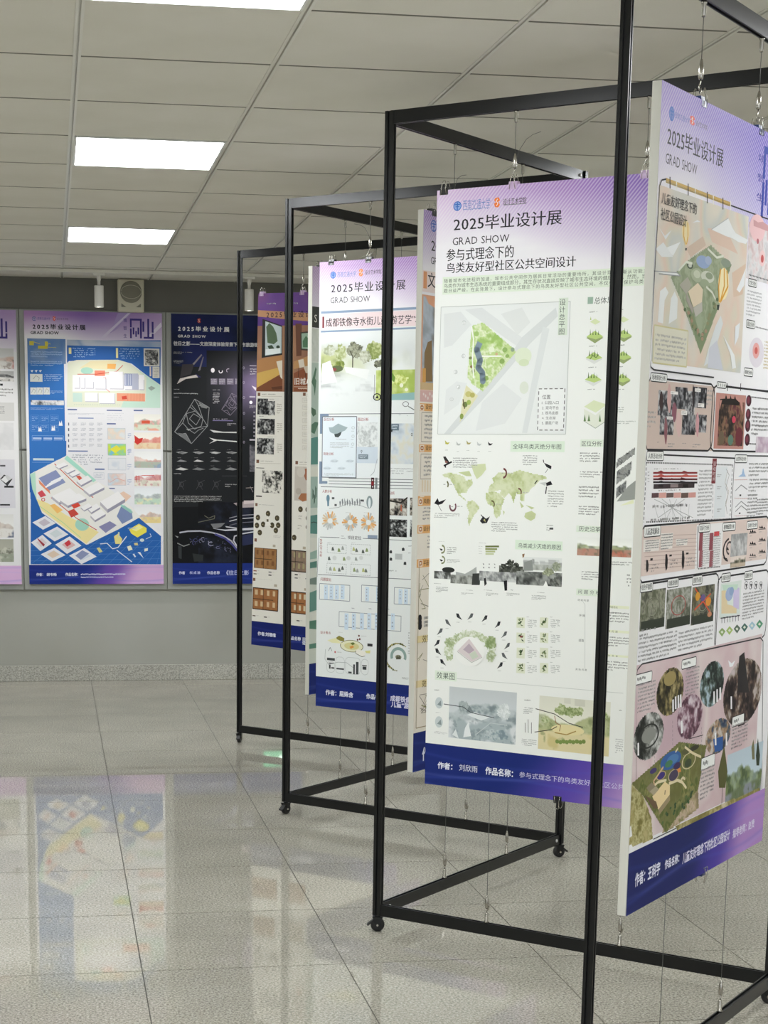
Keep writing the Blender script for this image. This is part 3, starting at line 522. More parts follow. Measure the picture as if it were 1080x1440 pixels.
  ('G',77,1403,298,1555,'park',51,['c3c9cb','7d8a8e','b4bfc0','a9b5b8','d5dadb'],None,2.6),('G',230,1433,285,1494,'photo',370,['dde2e1','c4cccb','e6eaea'],'leaf',2.4),
  ('G',104,1437,145,1479,'photo',372,['9aa4a6','b4bdbe','84908f'],'leaf',2.4),('P','dfe4e4',(137,1482,162,1472,215,1482,185,1495)),('P','7c8789',(136,1475,144,1453,159,1473)),('P','e6eaea',(132,1521,143,1504,153,1544,127,1550)),
  ('P','dfe4e4',(90,1546,101,1528,112,1555)),('L','c4cccb',2,(167,1539,216,1499,270,1501)),('G',186,1511,279,1553,'photo',373,['7f9098','a9b7ba','c6cfcf','94a2a6'],'leaf',2.4),
  ('L','4c5256',2.2,(59,1457,125,1460,149,1474,227,1483)),('E',43,1455,13,17,'c6cfcf'),('P','8a9698',(37,1461,49,1447,51,1464)),('X',32,1483,56,1486,1,'9a9e9e',3),('E',44,1512,13,17,'c6cfcf'),
  ('P','8a9698',(38,1518,50,1504,53,1521)),('X',34,1540,58,1543,1,'9a9e9e',3),('X',26,1415,60,1420,1,'4a4c4c',3),('X',29,1542,74,1548,2,'a4a8a8',3),
 ]),
 ('plaza_rendering', [
  ('G',370,1405,589,1559,'park',52,['dcdccd','8a9468','b4b98c','dbd0a4','cdbf88'],None,2.6),('G',414,1420,464,1461,'photo',1008,['7a8a58','97a672','b9c294','cdd2ae'],'leaf',2.4),
  ('G',447,1426,491,1463,'photo',1048,['7a8a58','97a672','b9c294','cdd2ae'],'leaf',2.4),('G',473,1425,511,1456,'photo',1080,['7a8a58','97a672','b9c294','cdd2ae'],'leaf',2.4),
  ('G',564,1435,586,1455,'photo',1195,['7a8a58','97a672','b9c294','cdd2ae'],'leaf',2.4),('G',375,1460,405,1485,'photo',940,['7a8a58','97a672','b9c294','cdd2ae'],'leaf',2.4),('P','d3d3c4',(447,1405,467,1405,468,1421,447,1421)),
  ('P','cfcfc0',(479,1405,511,1406,512,1425,480,1425)),('E',461,1496,51,15,'e2d6a4'),('L','8a5a3a',2,(419,1459,424,1479,439,1485,436,1502)),('L','a4884a',3,(421,1507,458,1510,487,1497)),('E',430,1532,6,6,'7d9150'),
  ('E',440,1533,6,6,'7d9150'),('E',450,1530,7,6,'7d9150'),('E',460,1531,6,6,'7d9150'),('E',470,1528,6,6,'7d9150'),('E',480,1529,6,6,'7d9150'),('E',491,1526,7,6,'7d9150'),('E',502,1527,6,6,'7d9150'),('E',512,1524,6,6,'7d9150'),
  ('L','3c3a34',2.2,(359,1444,419,1454,464,1476,508,1484)),('L','3c3a34',2.2,(358,1512,410,1500,428,1489)),('X',322,1419,357,1425,1,'4a4c4c',3),('X',321,1442,351,1463,4,'7a7c7c',4),('L','4a4c4c',1.6,(328,1516,327,1488)),
  ('L','4a4c4c',1.6,(338,1516,336,1477)),('L','4a4c4c',1.6,(348,1517,347,1485)),('X',318,1534,365,1555,4,'8a8c8c',5),('X',615,1423,632,1428,1,'4a4c4c',5),('X',608,1505,633,1548,7,'a4a6a6',6),
 ]),
 ('footer_wash', [
  ('F',1579,0.38),
 ]),
 ('footer_lettering', [
  ('T',43,1632,107,1652,'作者：','e6e8f2',2),('T',115,1631,178,1651,'刘欣雨','dfe2f0'),('T',203,1630,307,1652,'作品名称：','e6e8f2',2),('T',313,1632,722,1649,'参与式理念下的鸟类友好型社区公共空间设计','d3d0ea'),
 ]),
]
POSTER['park'] = [
 ('sheet', [
  ('R',0,0,893,1700,'ebeaec'),
 ]),
 ('header_wash', [
  ('H',345,'a893d8','8a76d0','4636a4'),
 ]),
 ('header_lettering', [
  ('CREST',58,54,14,'4a76c8','7f90d4'),('T',75,47,157,59,'西南交通大学','6f7fc4'),('FLAME',157,40,186,58,'f2766a'),('T',191,45,258,56,'设计艺术学院','77718a'),('T',38,80,364,114,'2025毕业设计展','33313c',1),
  ('T', 35, 130, 212, 151, 'GRAD SHOW', '3c3a44'),('Z',585,53,642,179,'境智生','4a48a0',1,0.42),('LOGO',623,32,1.12,'2b3fa0'),
 ]),
 ('park_bird_eye_view', [
  ('G',7,196,543,539,'haze',61,['c9cbc6','d8cfc2','dcc6b6','d3cdbb','c6c9c4','ddd5c6'],None,5),('P','d9bfae',(288,249,400,237,486,283,406,278,319,274)),('P','cdb8a6',(169,302,263,268,284,284,198,318)),
  ('P','d6bda8',(453,326,540,298,530,366,471,377)),('G',92,281,447,510,'photo',400,['7f8d6c','929d80','a4ad92','8a9678','9aa58a'],(311,281,447,308,373,411,283,510,172,421,120,386,92,367,198,319),3),
  ('P','7f8d6c',(185,418,221,422,278,475,340,416,372,408,283,510)),('E',271,320,40,13,'93a6c8'),('E',302,314,20,9,'a4b2cc'),('E',196,334,18,7,'4f5a4a'),('E',196,334,10,4,'c9cdbf'),('E',240,350,36,14,'a8b196'),
  ('E',238,348,20,8,'c4cab4'),('E',302,348,40,12,'c9cdbd'),('E',311,345,22,7,'8f9a80'),('E',286,363,28,9,'9aa588'),('E',411,309,31,9,'8a9684'),('L','d5d8c9',5,(294,290,352,303,394,296)),('L','d5d8c9',5,(296,369,335,378,356,391)),
  ('L','d9dccd',5,(132,350,173,329,208,329)),('P','a9a698',(140,378,185,358,210,373,181,394)),('P','dcccb2',(191,387,245,365,277,376,275,402,225,417)),('P','a29c92',(181,390,225,418,222,431,183,406)),
  ('P','b9b6ac',(225,418,275,402,280,421,241,436)),('E',352,408,8,4,'5d6f50'),('E',210,436,8,4,'5d6f50'),('E',320,433,8,4,'8a8a66'),('E',262,468,8,4,'a48a74'),('E',287,477,8,4,'5d6f50'),('E',248,461,8,4,'5d6f50'),
  ('E',356,402,8,4,'8a8a66'),('E',218,439,8,4,'8a8a66'),('E',290,468,8,4,'5d6f50'),('E',223,453,8,4,'8a8a66'),('E',368,390,8,4,'5d6f50'),('E',268,471,8,4,'6a7c5a'),('E',288,469,8,4,'a48a74'),('E',230,456,8,4,'6a7c5a'),
  ('E',288,478,8,4,'a48a74'),('E',259,462,8,4,'a48a74'),('E',316,444,8,4,'8a8a66'),('E',220,445,8,4,'a48a74'),('E',308,461,8,4,'a48a74'),('E',178,425,8,4,'5d6f50'),('E',354,406,8,4,'8a8a66'),('E',238,457,8,4,'8a8a66'),
  ('E',326,425,8,4,'8a8a66'),('E',239,455,8,4,'8a8a66'),('E',346,400,8,4,'6a7c5a'),('E',199,430,8,4,'a48a74'),('E',163,268,22,22,'e9d8a8'),('P','e9d8a8',(148,283,182,279,171,296,163,297)),('L','d9a84a',4,(150,252,152,279,165,295)),
  ('L','d9a84a',4,(171,250,176,277,170,294)),('P','3a3a3a',(164,302,173,301,173,306,165,307)),('E',402,354,34,34,'f0e2b4'),('P','f0e2b4',(373,372,434,367,390,395,377,396)),('L','dfa63c',6,(379,324,372,362,380,392)),
  ('L','dfa63c',6,(401,321,407,359,387,393)),('L','dfa63c',6,(418,324,430,357,392,390)),('P','2e3a34',(367,401,384,400,380,412,370,411)),('P','e4e6e6',(311,249,411,214,443,232,464,240,547,246,533,256,482,257,442,253,402,253)),
  ('L','b4b8b8',2,(311,249,411,214)),('P','e6e8e8',(51,314,135,293,99,324)),('P','dfe1e1',(3,320,42,303,99,326,37,332)),('P','e2e4e4',(-12,363,124,355,144,360,91,364)),('L','9a9c9c',2,(-12,363,124,355,144,360,25,366)),
  ('P','dcdedf',(14,276,49,290,84,275,54,297)),('P','e2e4e6',(197,248,227,239,246,241,219,244)),('P','e3e5e4',(37,399,65,388,83,398,64,415,61,461,32,460)),('P','e0e3e2',(97,409,116,393,135,406,136,446,91,460)),
  ('P','d6dadb',(364,447,394,422,411,438,383,479,360,519,305,535,332,491)),('P','c9cbd4',(333,495,378,476,426,538,329,537)),('P','e6e8e8',(415,462,471,504,485,533,510,529,496,502)),('P','e0e3e6',(491,439,520,429,515,461,493,482)),
  ('P','e6e8ea',(488,359,515,334,541,308,537,345,509,364)),('R',14,467,201,541,'d9d6c4'),('L','cfc89a',3,(14,467,203,467,203,541,14,541,14,467)),('X',22,481,197,537,6,'9a978c',7),('L','2a2a2e',3,(421,186,676,186)),
  ('L','c9a860',9,(42,183,416,184)),('L','e2cf9c',4,(42,186,417,187)),('L','2a2628',5,(63,174,66,196)),('L','2a2628',5,(164,174,167,197)),('L','2a2628',5,(276,176,279,199)),('L','2a2628',5,(372,176,376,200)),
  ('L','e9e6dc',5,(99,176,102,193)),('L','e9e6dc',5,(205,177,208,195)),('L','e9e6dc',5,(313,178,316,197)),('L','e9e6dc',5,(420,177,423,196)),('L','2a2a2e',3,(42,181,19,186,9,198,2,378,-2,537,3,550,21,555,370,556)),
  ('T',22,208,219,230,'儿童友好理念下的','3c3836',1),('T',22,238,166,261,'社区公园设计','3c3836',1),
 ]),
 ('side_maps', [
  ('G',547,206,728,329,'photo',62,['c9b4b4','d9c9ca','dcdadb','c4c2c4']),('E',605,214,52,30,'e6bfc2'),('P','c99a9c',(575,198,607,201,639,196,678,200,681,213,578,212)),('E',650,276,20,18,'e6c4c4'),('E',650,277,10,9,'c05a5a'),
  ('E',612,242,8,6,'b06a70'),('R',563,328,621,344,'eeefec'),('L','26262a',2,(563,333,564,329,568,328,616,328,620,329,621,333,621,339,620,343,616,344,568,344,564,343,563,339,563,333)),('T',568,331,616,341,'文化分析','333338',1),
  ('L','2a2a2e',3,(564,320,726,321),10),('X',559,352,660,411,8,'8a8a90',4),('R',565,419,624,436,'eeefec'),('L','26262a',2,(565,424,566,420,570,419,619,419,623,420,624,424,624,431,623,435,619,436,570,436,566,435,565,431,565,424)),
  ('T',570,422,619,433,'周边分析','333338',1),('L','2a2a2e',3,(630,431,747,433),10),('E',646,488,52,34,'dcd6de'),('E',642,484,24,18,'e0a4a0'),('E',642,484,11,8,'c9625c'),('X',700,457,763,524,9,'c4b48a',5),
  ('R',567,526,628,544,'eeefec'),('L','26262a',2,(567,531,568,527,572,526,623,526,627,527,628,531,628,539,627,543,623,544,572,544,568,543,567,539,567,531)),('T',572,530,623,540,'现状分析','333338',1),
 ]),
 ('site_survey_panel', [
  ('R',-16,575,384,715,'cbb8ae'),('L','26262a',4,(-20,597,-12,579,6,571,358,571,376,579,384,597,384,689,376,707,358,715,6,715,-12,707,-20,689,-20,597)),('G',53,594,147,645,'photo',70,['1c1c20','55555a','9a9a9c','c9c9c9'],None,2.6),
  ('G',146,584,216,629,'photo',71,['121216','2e2e34','6a6a6e','a0a0a2'],None,2.6),('G',208,590,263,640,'photo',72,['1c1c20','55555a','9a9a9c','c9c9c9'],None,2.6),
  ('G',251,580,332,624,'photo',73,['121216','2e2e34','6a6a6e','a0a0a2'],None,2.6),('G',68,645,146,684,'photo',74,['1c1c20','55555a','9a9a9c','c9c9c9'],None,2.6),
  ('G',193,639,271,682,'photo',75,['121216','2e2e34','6a6a6e','a0a0a2'],None,2.6),('G',274,638,340,676,'photo',76,['1c1c20','55555a','9a9a9c','c9c9c9'],None,2.6),
  ('P','c9a4a0',(107,580,114,580,125,598,125,625,120,639,114,638,102,617,102,595)),('P','8a5a60',(96,649,102,649,111,666,111,691,108,704,103,702,94,683,93,663)),
  ('P','d3b4b0',(166,637,176,637,189,652,187,676,181,688,173,686,159,668,160,650)),('P','c9989c',(278,634,285,634,294,650,294,674,291,686,285,685,275,666,275,648)),
  ('P','8a5a66',(139,617,148,617,159,629,157,648,151,657,144,656,132,642,133,628)),('P','2a2226',(246,577,249,577,256,594,257,620,256,633,253,632,246,612,245,592)),
  ('P','3a2a2c',(64,597,71,596,80,608,79,627,74,636,69,635,59,621,60,607)),('R',119,594,162,600,'e9e6e2'),('X',122,595,159,599,2,'6a6666',2),('R',259,583,294,590,'e9e6e2'),('X',263,585,291,589,2,'6a6666',2),
  ('R',281,614,319,622,'e9e6e2'),('X',284,615,315,621,2,'6a6666',2),('R',185,632,219,641,'e9e6e2'),('X',188,633,216,639,2,'6a6666',2),('R',106,646,139,652,'e9e6e2'),('X',109,647,136,651,2,'6a6666',2),
  ('X',0,636,44,673,4,'77706c',3),('X',332,582,370,619,4,'77706c',4),('X',57,698,78,701,1,'4a4444',2),('X',117,700,155,710,2,'4a4444',3),('X',199,699,234,702,1,'4a4444',3),('X',260,700,311,710,2,'4a4444',4),
  ('R',7,561,96,578,'eeefec'),('L','26262a',2,(7,566,8,562,12,561,91,561,95,562,96,566,96,573,95,577,91,578,12,578,8,577,7,573,7,566)),('T',14,564,89,575,'场地现状分析','333338',1),
 ]),
 ('culture_panel', [
  ('L','26262a',4,(453,572,744,574)),('L','26262a',4,(369,595,375,579,391,573,795,573,811,579,817,595,817,693,811,709,795,715,391,715,375,709,369,693,369,595)),('R',391,588,589,710,'bd8a80'),
  ('G',414,604,581,703,'photo',81,['1e1614','3c2c26','6a5240','8a6a50','5a2a34'],None,2.4),('P','1c1614',(417,601,449,599,454,590,463,599,482,598,483,590,491,598,509,598,514,590,521,598,546,605,543,612,419,612)),
  ('P','bd8a80',(414,604,430,603,417,626)),('P','bd8a80',(545,600,566,599,572,633,559,619)),('E',514,644,12,8,'c9405a'),('E',499,690,18,12,'5a7a6a'),('E',438,686,18,16,'6a5a48'),('E',554,682,24,22,'6a2a34'),
  ('E',610,599,18,13,'4a2430'),('E',606,598,10,8,'7a3a48'),('E',611,630,17,13,'4a2430'),('E',608,628,10,8,'7a3a48'),('E',612,656,18,14,'4a2430'),('E',610,654,10,8,'7a3a48'),('E',614,688,18,14,'4a2430'),('E',610,687,10,8,'7a3a48'),
  ('L','26262a',3,(626,590,748,591),9),('L','26262a',3,(626,697,766,698),9),('X',638,611,758,679,7,'5a585c',5),('G',676,680,770,717,'haze',82,['d9d0d6','b49cae','cfc4cc']),('R',393,564,452,577,'eeefec'),
  ('L','26262a',2,(393,569,394,565,398,564,447,564,451,565,452,569,452,572,451,576,447,577,398,577,394,576,393,572,393,569)),('T',398,567,447,574,'文化分析','333338',1),('L','26262a',4,(460,565,463,582)),
  ('L','26262a',4,(548,562,550,579)),
 ]),
 ('activity_panel', [
  ('L','26262a',3.4,(97,725,536,731)),('L','26262a',3.4,(5,727,-10,739,-11,865)),('L','26262a',3,(5,741,522,746),10),('L','26262a',3,(19,862,524,869),10),('L','26262a',3,(5,741,4,862),10),('L','26262a',3,(522,746,524,869),10),
  ('R',5,718,97,737,'eeefec'),('L','26262a',2,(5,723,6,719,10,718,92,718,96,719,97,723,97,732,96,736,92,737,10,737,6,736,5,732,5,723)),('T',12,722,90,733,'人群活动分析','333338',1),('L','8a2a30',4,(44,762,299,763)),
  ('P','8a2a30',(56,762,87,757,113,763)),('P','8a2a30',(195,763,218,758,258,763)),('P','8a2a30',(126,763,147,760,169,763)),('X',14,759,31,762,1,'4a484c',2),('L','c96058',4,(45,769,300,770)),('P','c96058',(57,769,88,764,114,769)),
  ('P','c96058',(195,769,232,765,259,770)),('P','c96058',(127,769,148,767,170,769)),('X',15,765,31,769,1,'4a484c',2),('L','5a2028',4,(46,775,301,777)),('P','5a2028',(58,775,89,771,115,775)),('P','5a2028',(196,776,203,772,259,777)),
  ('P','5a2028',(128,776,149,773,171,776)),('X',15,772,32,775,1,'4a484c',2),('L','1e1a1e',4,(46,781,302,784)),('P','1e1a1e',(59,781,90,778,116,782)),('P','1e1a1e',(197,783,199,779,260,783)),('P','1e1a1e',(129,782,150,780,172,782)),
  ('X',16,778,33,781,1,'4a484c',2),('X',48,752,298,756,1,'4a484c',2,0.5),('R',49,785,285,795,'3c3034'),('R',76,786,102,792,'1a1618'),('R',143,786,188,793,'8a7a7c'),('R',216,787,247,794,'14100f'),
  ('X',74,796,263,802,1,'5a585c',3,0.5),('R',41,803,80,813,'5e4448'),('R',81,803,122,814,'d9a49a'),('R',123,804,164,814,'6e5a56'),('R',165,804,207,815,'d9a8a0'),('R',208,805,251,816,'6a5650'),('R',252,805,296,816,'d49c94'),
  ('L','b4b6b6',1.4,(56,816,286,860)),('L','b4b6b6',1.4,(57,826,81,855)),('L','b4b6b6',1.4,(98,816,233,859)),('L','b4b6b6',1.4,(106,827,124,856)),('L','b4b6b6',1.4,(140,817,181,858)),('L','b4b6b6',1.4,(156,828,167,857)),
  ('L','b4b6b6',1.4,(183,818,131,856)),('L','b4b6b6',1.4,(207,829,211,858)),('L','b4b6b6',1.4,(228,819,81,855)),('L','b4b6b6',1.4,(259,830,256,859)),('X',47,826,283,838,1,'55535a',4,0.6),('X',40,854,294,865,1,'4a484c',4,0.7),
  ('X',310,755,397,859,13,'7a7a7e',5),('R',390,732,417,787,'7c2c34'),('Z',394,738,413,783,'活动时间','e6d8d8'),('R',415,749,490,864,'dfe3e6'),('X',423,766,451,774,2,'6a6a70',3),('X',427,793,455,801,2,'6a6a70',3),
  ('X',431,815,459,823,2,'6a6a70',3),('X',435,843,463,852,2,'6a6a70',3),('L','8a8a8a',1.6,(481,755,503,769,485,797,503,812,489,831,503,857)),('L','b4aa9a',1.6,(490,758,478,786,506,806,489,840)),
  ('L','55535a',2,(401,790,410,863),14),
 ]),
 ('environment_panel', [
  ('L','26262a',3,(533,741,538,730,549,725,830,725,841,730,846,741,846,863,841,874,830,879,549,879,538,874,533,863,533,741)),('P','a4bedd',(566,773,589,767,594,755,599,755,607,766,618,773)),
  ('L','8a8c8e',2,(551,805,589,792,632,803)),('L','8a8c8e',2,(557,843,595,830,638,842)),('L','8a8c8e',2,(558,853,597,840,640,852)),('L','c98a84',1.5,(541,780,631,780),8),('L','c98a84',1.5,(548,822,638,824),8),
  ('L','c98a84',1.5,(555,863,645,865),8),('R',581,814,592,818,'2a2a2e'),('R',583,856,594,859,'2a2a2e'),('X',637,740,778,774,4,'66666a',6),('X',642,777,785,811,4,'66666a',7),('X',639,813,709,870,7,'66666a',8),
  ('X',706,825,794,866,6,'55555a',9),('R',537,723,620,741,'eeefec'),('L','26262a',2,(537,728,538,724,542,723,615,723,619,724,620,728,620,736,619,740,615,741,542,741,538,740,537,736,537,728)),
  ('T',544,727,613,737,'自然环境分析','333338',1),
 ]),
 ('play_panel', [
  ('R',-7,873,797,973,'dccac2'),('L','26262a',4,(-11,890,-5,876,9,870,785,870,799,876,805,890,805,966,799,980,785,986,9,986,-5,980,-11,966,-11,890)),('R',311,876,481,984,'ebe9e9'),('L','26262a',3,(332,974,474,976),9),
  ('L','26262a',3,(317,880,326,973)),('L','c4aea6',1.6,(11,891,311,897)),('L','c4aea6',1.6,(12,899,312,906)),('L','c4aea6',1.6,(13,908,314,914)),('L','c4aea6',1.6,(14,916,315,923)),('L','c4aea6',1.6,(15,925,316,931)),
  ('L','c4aea6',1.6,(16,933,317,939)),('L','c4aea6',1.6,(17,942,318,948)),('L','c4aea6',1.6,(18,950,319,956)),('L','c4aea6',1.6,(18,959,321,965)),('P','e6e0da',(6,898,97,900,93,924,7,923)),('X',17,899,90,924,5,'1c1a1c',2,1.0),
  ('P','e6e0da',(99,888,171,889,169,922,103,923)),('X',103,889,171,924,6,'1c1a1c',3,1.0),('P','e6e0da',(188,903,259,905,256,919,191,917)),('X',193,904,258,919,3,'1c1a1c',4,1.0),
  ('P','262226',(26,940,35,941,40,951,39,963,32,967,26,958,26,949)),('R',48,938,61,943,'2a2628'),('X',52,949,96,969,3,'6a5652',3,0.6),('P','262226',(132,933,141,933,147,946,146,963,139,969,132,956,132,944)),
  ('R',155,935,169,939,'2a2628'),('X',159,945,205,966,3,'6a5652',3,0.6),('P','262226',(229,930,238,930,245,946,244,965,237,972,229,958,229,943)),('R',253,935,268,939,'2a2628'),('X',258,945,306,967,3,'6a5652',3,0.6),
  ('R',7,871,98,893,'eeefec'),('L','26262a',2,(7,876,8,872,12,871,93,871,97,872,98,876,98,888,97,892,93,893,12,893,8,892,7,888,7,876)),('T',14,875,91,889,'儿童游戏解读','333338',1),('R',330,894,353,934,'8e4a54'),
  ('R',335,934,358,971,'9a5a62'),('X',351,897,400,971,15,'8a8488',3),('R',395,897,419,936,'8e4a54'),('R',401,937,425,974,'9a5a62'),('X',417,899,468,975,15,'8a8488',3),('R',422,895,456,905,'c94a50'),('R',324,875,394,894,'eeefec'),
  ('L','26262a',2,(324,880,325,876,329,875,389,875,393,876,394,880,394,889,393,893,389,894,329,894,325,893,324,889,324,880)),('T',330,879,388,890,'实际尺寸分析','333338',1),('E',531,940,45,28,'3a3436',100,260,0.82),
  ('E',530,936,23,16,'5a5254',90,300,0.7),('P','2a2628',(510,940,518,932,528,941)),('P','2c282a',(489,956,520,959,508,965)),('G',538,905,652,957,'photo',91,['9a9a9a','b4b4b4','cccccc']),
  ('G',542,957,647,983,'park',92,['dccfc6','3a3e34','6a6a54','c4b4a0','a89a84']),('P','262428',(667,905,672,899,678,904,687,898,696,905,704,901,711,906)),('L','6a6466',1.6,(662,907,715,907)),('X',668,912,697,915,1,'8a8486',2),
  ('P','262428',(735,897,739,891,746,896,755,890,764,898,773,894,780,899)),('L','6a6466',1.6,(729,900,784,900)),('X',736,904,766,908,1,'8a8486',2),('P','262428',(672,933,676,927,683,932,691,926,700,933,709,929,716,935)),
  ('L','6a6466',1.6,(666,935,720,936)),('X',673,940,702,944,1,'8a8486',2),('P','262428',(740,926,744,920,751,925,760,919,769,926,778,922,785,928)),('L','6a6466',1.6,(734,928,789,929)),('X',741,933,771,937,1,'8a8486',2),
  ('P','262428',(676,961,681,955,688,961,696,955,705,962,714,958,721,963)),('L','6a6466',1.6,(671,964,725,965)),('X',678,968,707,972,1,'8a8486',2),('P','262428',(745,955,749,949,756,954,765,948,774,955,783,951,790,957)),
  ('L','6a6466',1.6,(739,957,794,958)),('X',746,962,776,966,1,'8a8486',2),('R',477,877,564,896,'eeefec'),('L','26262a',2,(477,882,478,878,482,877,559,877,563,878,564,882,564,891,563,895,559,896,482,896,478,895,477,891,477,882)),
  ('T',484,881,557,892,'植物配置分析','333338',1),('R',644,878,721,897,'eeefec'),('L','26262a',2,(644,883,645,879,649,878,716,878,720,879,721,883,721,892,720,896,716,897,649,897,645,896,644,892,644,883)),
  ('T',650,882,715,893,'活动行为分析','333338',1),
 ]),
 ('plan_panel', [
  ('L','26262a',4,(-17,1011,-11,997,3,991,451,991,465,997,471,1011,471,1152,465,1166,451,1172,3,1172,-11,1166,-17,1152,-17,1011)),('G',6,1005,144,1088,'photo',95,['4a4c3e','77786a','9a9a88','5c604c'],None,2.6),
  ('R',13,1068,144,1088,'343a30'),('E',74,1043,42,22,'6e7060',0,360,0.9),('E',74,1046,26,14,'8a8c7c',0,360,0.85),('G',151,1010,298,1095,'photo',96,['55594a','8a8c80','b0b0a8','6c7060'],None,2.6),('R',159,1074,298,1095,'343a30'),
  ('E',223,1048,44,22,'9c4a44',0,360,0.9),('E',224,1051,28,15,'8a8c7c',0,360,0.85),('G',304,1014,446,1099,'photo',97,['3a3c34','6a6a5c','8c8a74','55503c'],None,2.6),('R',313,1079,446,1099,'343a30'),
  ('E',374,1053,42,23,'6e7060',0,360,0.9),('E',374,1056,26,16,'8a8c7c',0,360,0.85),('L','d4583a',4,(320,1017,434,1084)),('L','d4583a',4,(422,1035,322,1065)),('E',338,1036,14,10,'d49a3a'),('E',408,1052,17,10,'d9923a'),
  ('E',372,1041,14,8,'6a5a8a'),('E',420,1082,14,6,'c48a6a'),('R',2,986,69,1007,'eeefec'),('L','26262a',2,(2,991,3,987,7,986,64,986,68,987,69,991,69,1002,68,1006,64,1007,7,1007,3,1006,2,1002,2,991)),
  ('T',7,990,64,1003,'综合平面图','333338',1),('R',153,987,217,1006,'eeefec'),('L','26262a',2,(153,992,154,988,158,987,212,987,216,988,217,992,217,1001,216,1005,212,1006,158,1006,154,1005,153,1001,153,992)),
  ('T',158,991,212,1002,'功能流线图','333338',1),('R',301,989,362,1009,'eeefec'),('L','26262a',2,(301,994,302,990,306,989,357,989,361,990,362,994,362,1004,361,1008,357,1009,306,1009,302,1008,301,1004,301,994)),
  ('T',306,993,357,1005,'景观节点图','333338',1),('X',8,1082,97,1103,2,'3a3a3c',3,0.5),('X',5,1100,223,1155,6,'66666a',4),('X',233,1106,448,1153,5,'66666a',5),
 ]),
 ('zoning_panel', [
  ('L','26262a',4,(463,1021,469,1007,483,1001,807,1001,821,1007,827,1021,827,1147,821,1161,807,1167,483,1167,469,1161,463,1147,463,1021)),('R',486,1016,628,1096,'d9e2dc'),
  ('P','e2cfa8',(492,1033,522,1032,537,1067,602,1078,604,1093,499,1086)),('P','cfc4e4',(572,1032,615,1033,620,1085,579,1076)),('P','c4dccb',(494,1020,603,1024,600,1037,505,1033)),('E',546,1044,26,16,'a4b4d4'),
  ('E',560,1038,16,10,'93a9cc'),('E',662,1030,14,10,'8a8a8c',30,330,0.8),('P','6a6a6c',(654,1026,665,1038,673,1027)),('E',696,1032,14,10,'8a8a8c',30,330,0.8),('P','6a6a6c',(689,1028,701,1040,709,1029)),
  ('E',733,1034,14,10,'8a8a8c',30,330,0.8),('P','6a6a6c',(725,1030,737,1042,745,1031)),('E',770,1037,14,10,'8a8a8c',30,330,0.8),('P','6a6a6c',(762,1032,774,1044,782,1033)),('X',645,1047,800,1114,9,'77777b',6),
  ('L','4a4a4e',3,(504,1097,506,1109)),('L','4a4a4e',3,(495,1096,513,1097)),('L','4a4a4e',3,(522,1097,524,1110)),('L','4a4a4e',3,(513,1097,531,1098)),('L','4a4a4e',3,(541,1098,543,1110)),('L','4a4a4e',3,(532,1097,550,1098)),
  ('L','3f8a5a',3,(560,1098,562,1111)),('L','4a4a4e',3,(551,1098,569,1099)),('L','4a4a4e',3,(580,1099,581,1111)),('L','4a4a4e',3,(570,1098,589,1099)),('L','5a5a7a',3,(599,1099,601,1112)),('L','4a4a4e',3,(590,1099,608,1100)),
  ('L','4a4a4e',3,(618,1100,620,1112)),('L','4a4a4e',3,(609,1099,628,1100)),('P','8fa86a',(487,1128,509,1120,534,1130,512,1141)),('P','dfe3d6',(500,1129,510,1126,520,1131,511,1134)),
  ('P','a4bc6a',(538,1129,560,1120,585,1131,563,1141)),('P','dfe3d6',(551,1130,561,1126,571,1131,562,1134)),('P','5a6e5e',(590,1129,612,1120,638,1131,616,1142)),('P','dfe3d6',(603,1130,613,1127,623,1132,615,1135)),
  ('P','4a7068',(643,1130,666,1121,692,1132,669,1143)),('P','dfe3d6',(656,1131,667,1127,677,1132,668,1135)),('P','a4c4d4',(697,1130,720,1121,747,1132,724,1143)),('P','dfe3d6',(710,1131,721,1127,732,1133,723,1136)),
  ('P','5a9a78',(752,1131,776,1121,804,1133,780,1144)),('P','dfe3d6',(766,1132,777,1128,788,1133,779,1136)),('R',488,994,548,1013,'eeefec'),
  ('L','26262a',2,(488,999,489,995,493,994,543,994,547,995,548,999,548,1008,547,1012,543,1013,493,1013,489,1012,488,1008,488,999)),('T',493,998,543,1009,'功能分区图','333338',1),('R',647,997,705,1017,'eeefec'),
  ('L','26262a',2,(647,1002,648,998,652,997,700,997,704,998,705,1002,705,1012,704,1016,700,1017,652,1017,648,1016,647,1012,647,1002)),('T',652,1001,700,1013,'设施分析','333338',1),
 ]),
 ('rendering_panel', [
  ('G',-2,1158,803,1548,'haze',101,['c9aeb4','d6c6c6','cfb6ba','d9ccca','c2a8b0'],None,6),('L','2a2a2e',3.4,(35,1512,-4,1181,6,1167,29,1158,790,1167,812,1177,871,1574)),('L','2a2a2e',2.4,(138,1556,857,1556)),
  ('G',118,1183,278,1288,'photo',102,['16140f','35301f','6e6440','b4a476'],'o',2.6),('G',382,1194,540,1300,'photo',103,['14181a','2e3a34','5a6a62','a9bcc8'],'o',2.6),
  ('G',248,1256,405,1357,'photo',104,['4a2e3c','6e4a58','a48a96','d0c4ca'],'o',2.6),('G',0,1268,169,1370,'photo',105,['1a1c1a','4a4c48','8a8c88','c9c9c6'],'o',2.6),
  ('G',437,1336,605,1419,'photo',106,['1e2a4a','4a5a6a','9a7a5a','c9c4c0'],'o',2.6),('G',543,1209,822,1373,'photo',107,['1a1416','3c3030','6a5648','a49a90','c4b6b8'],'o',2.6),
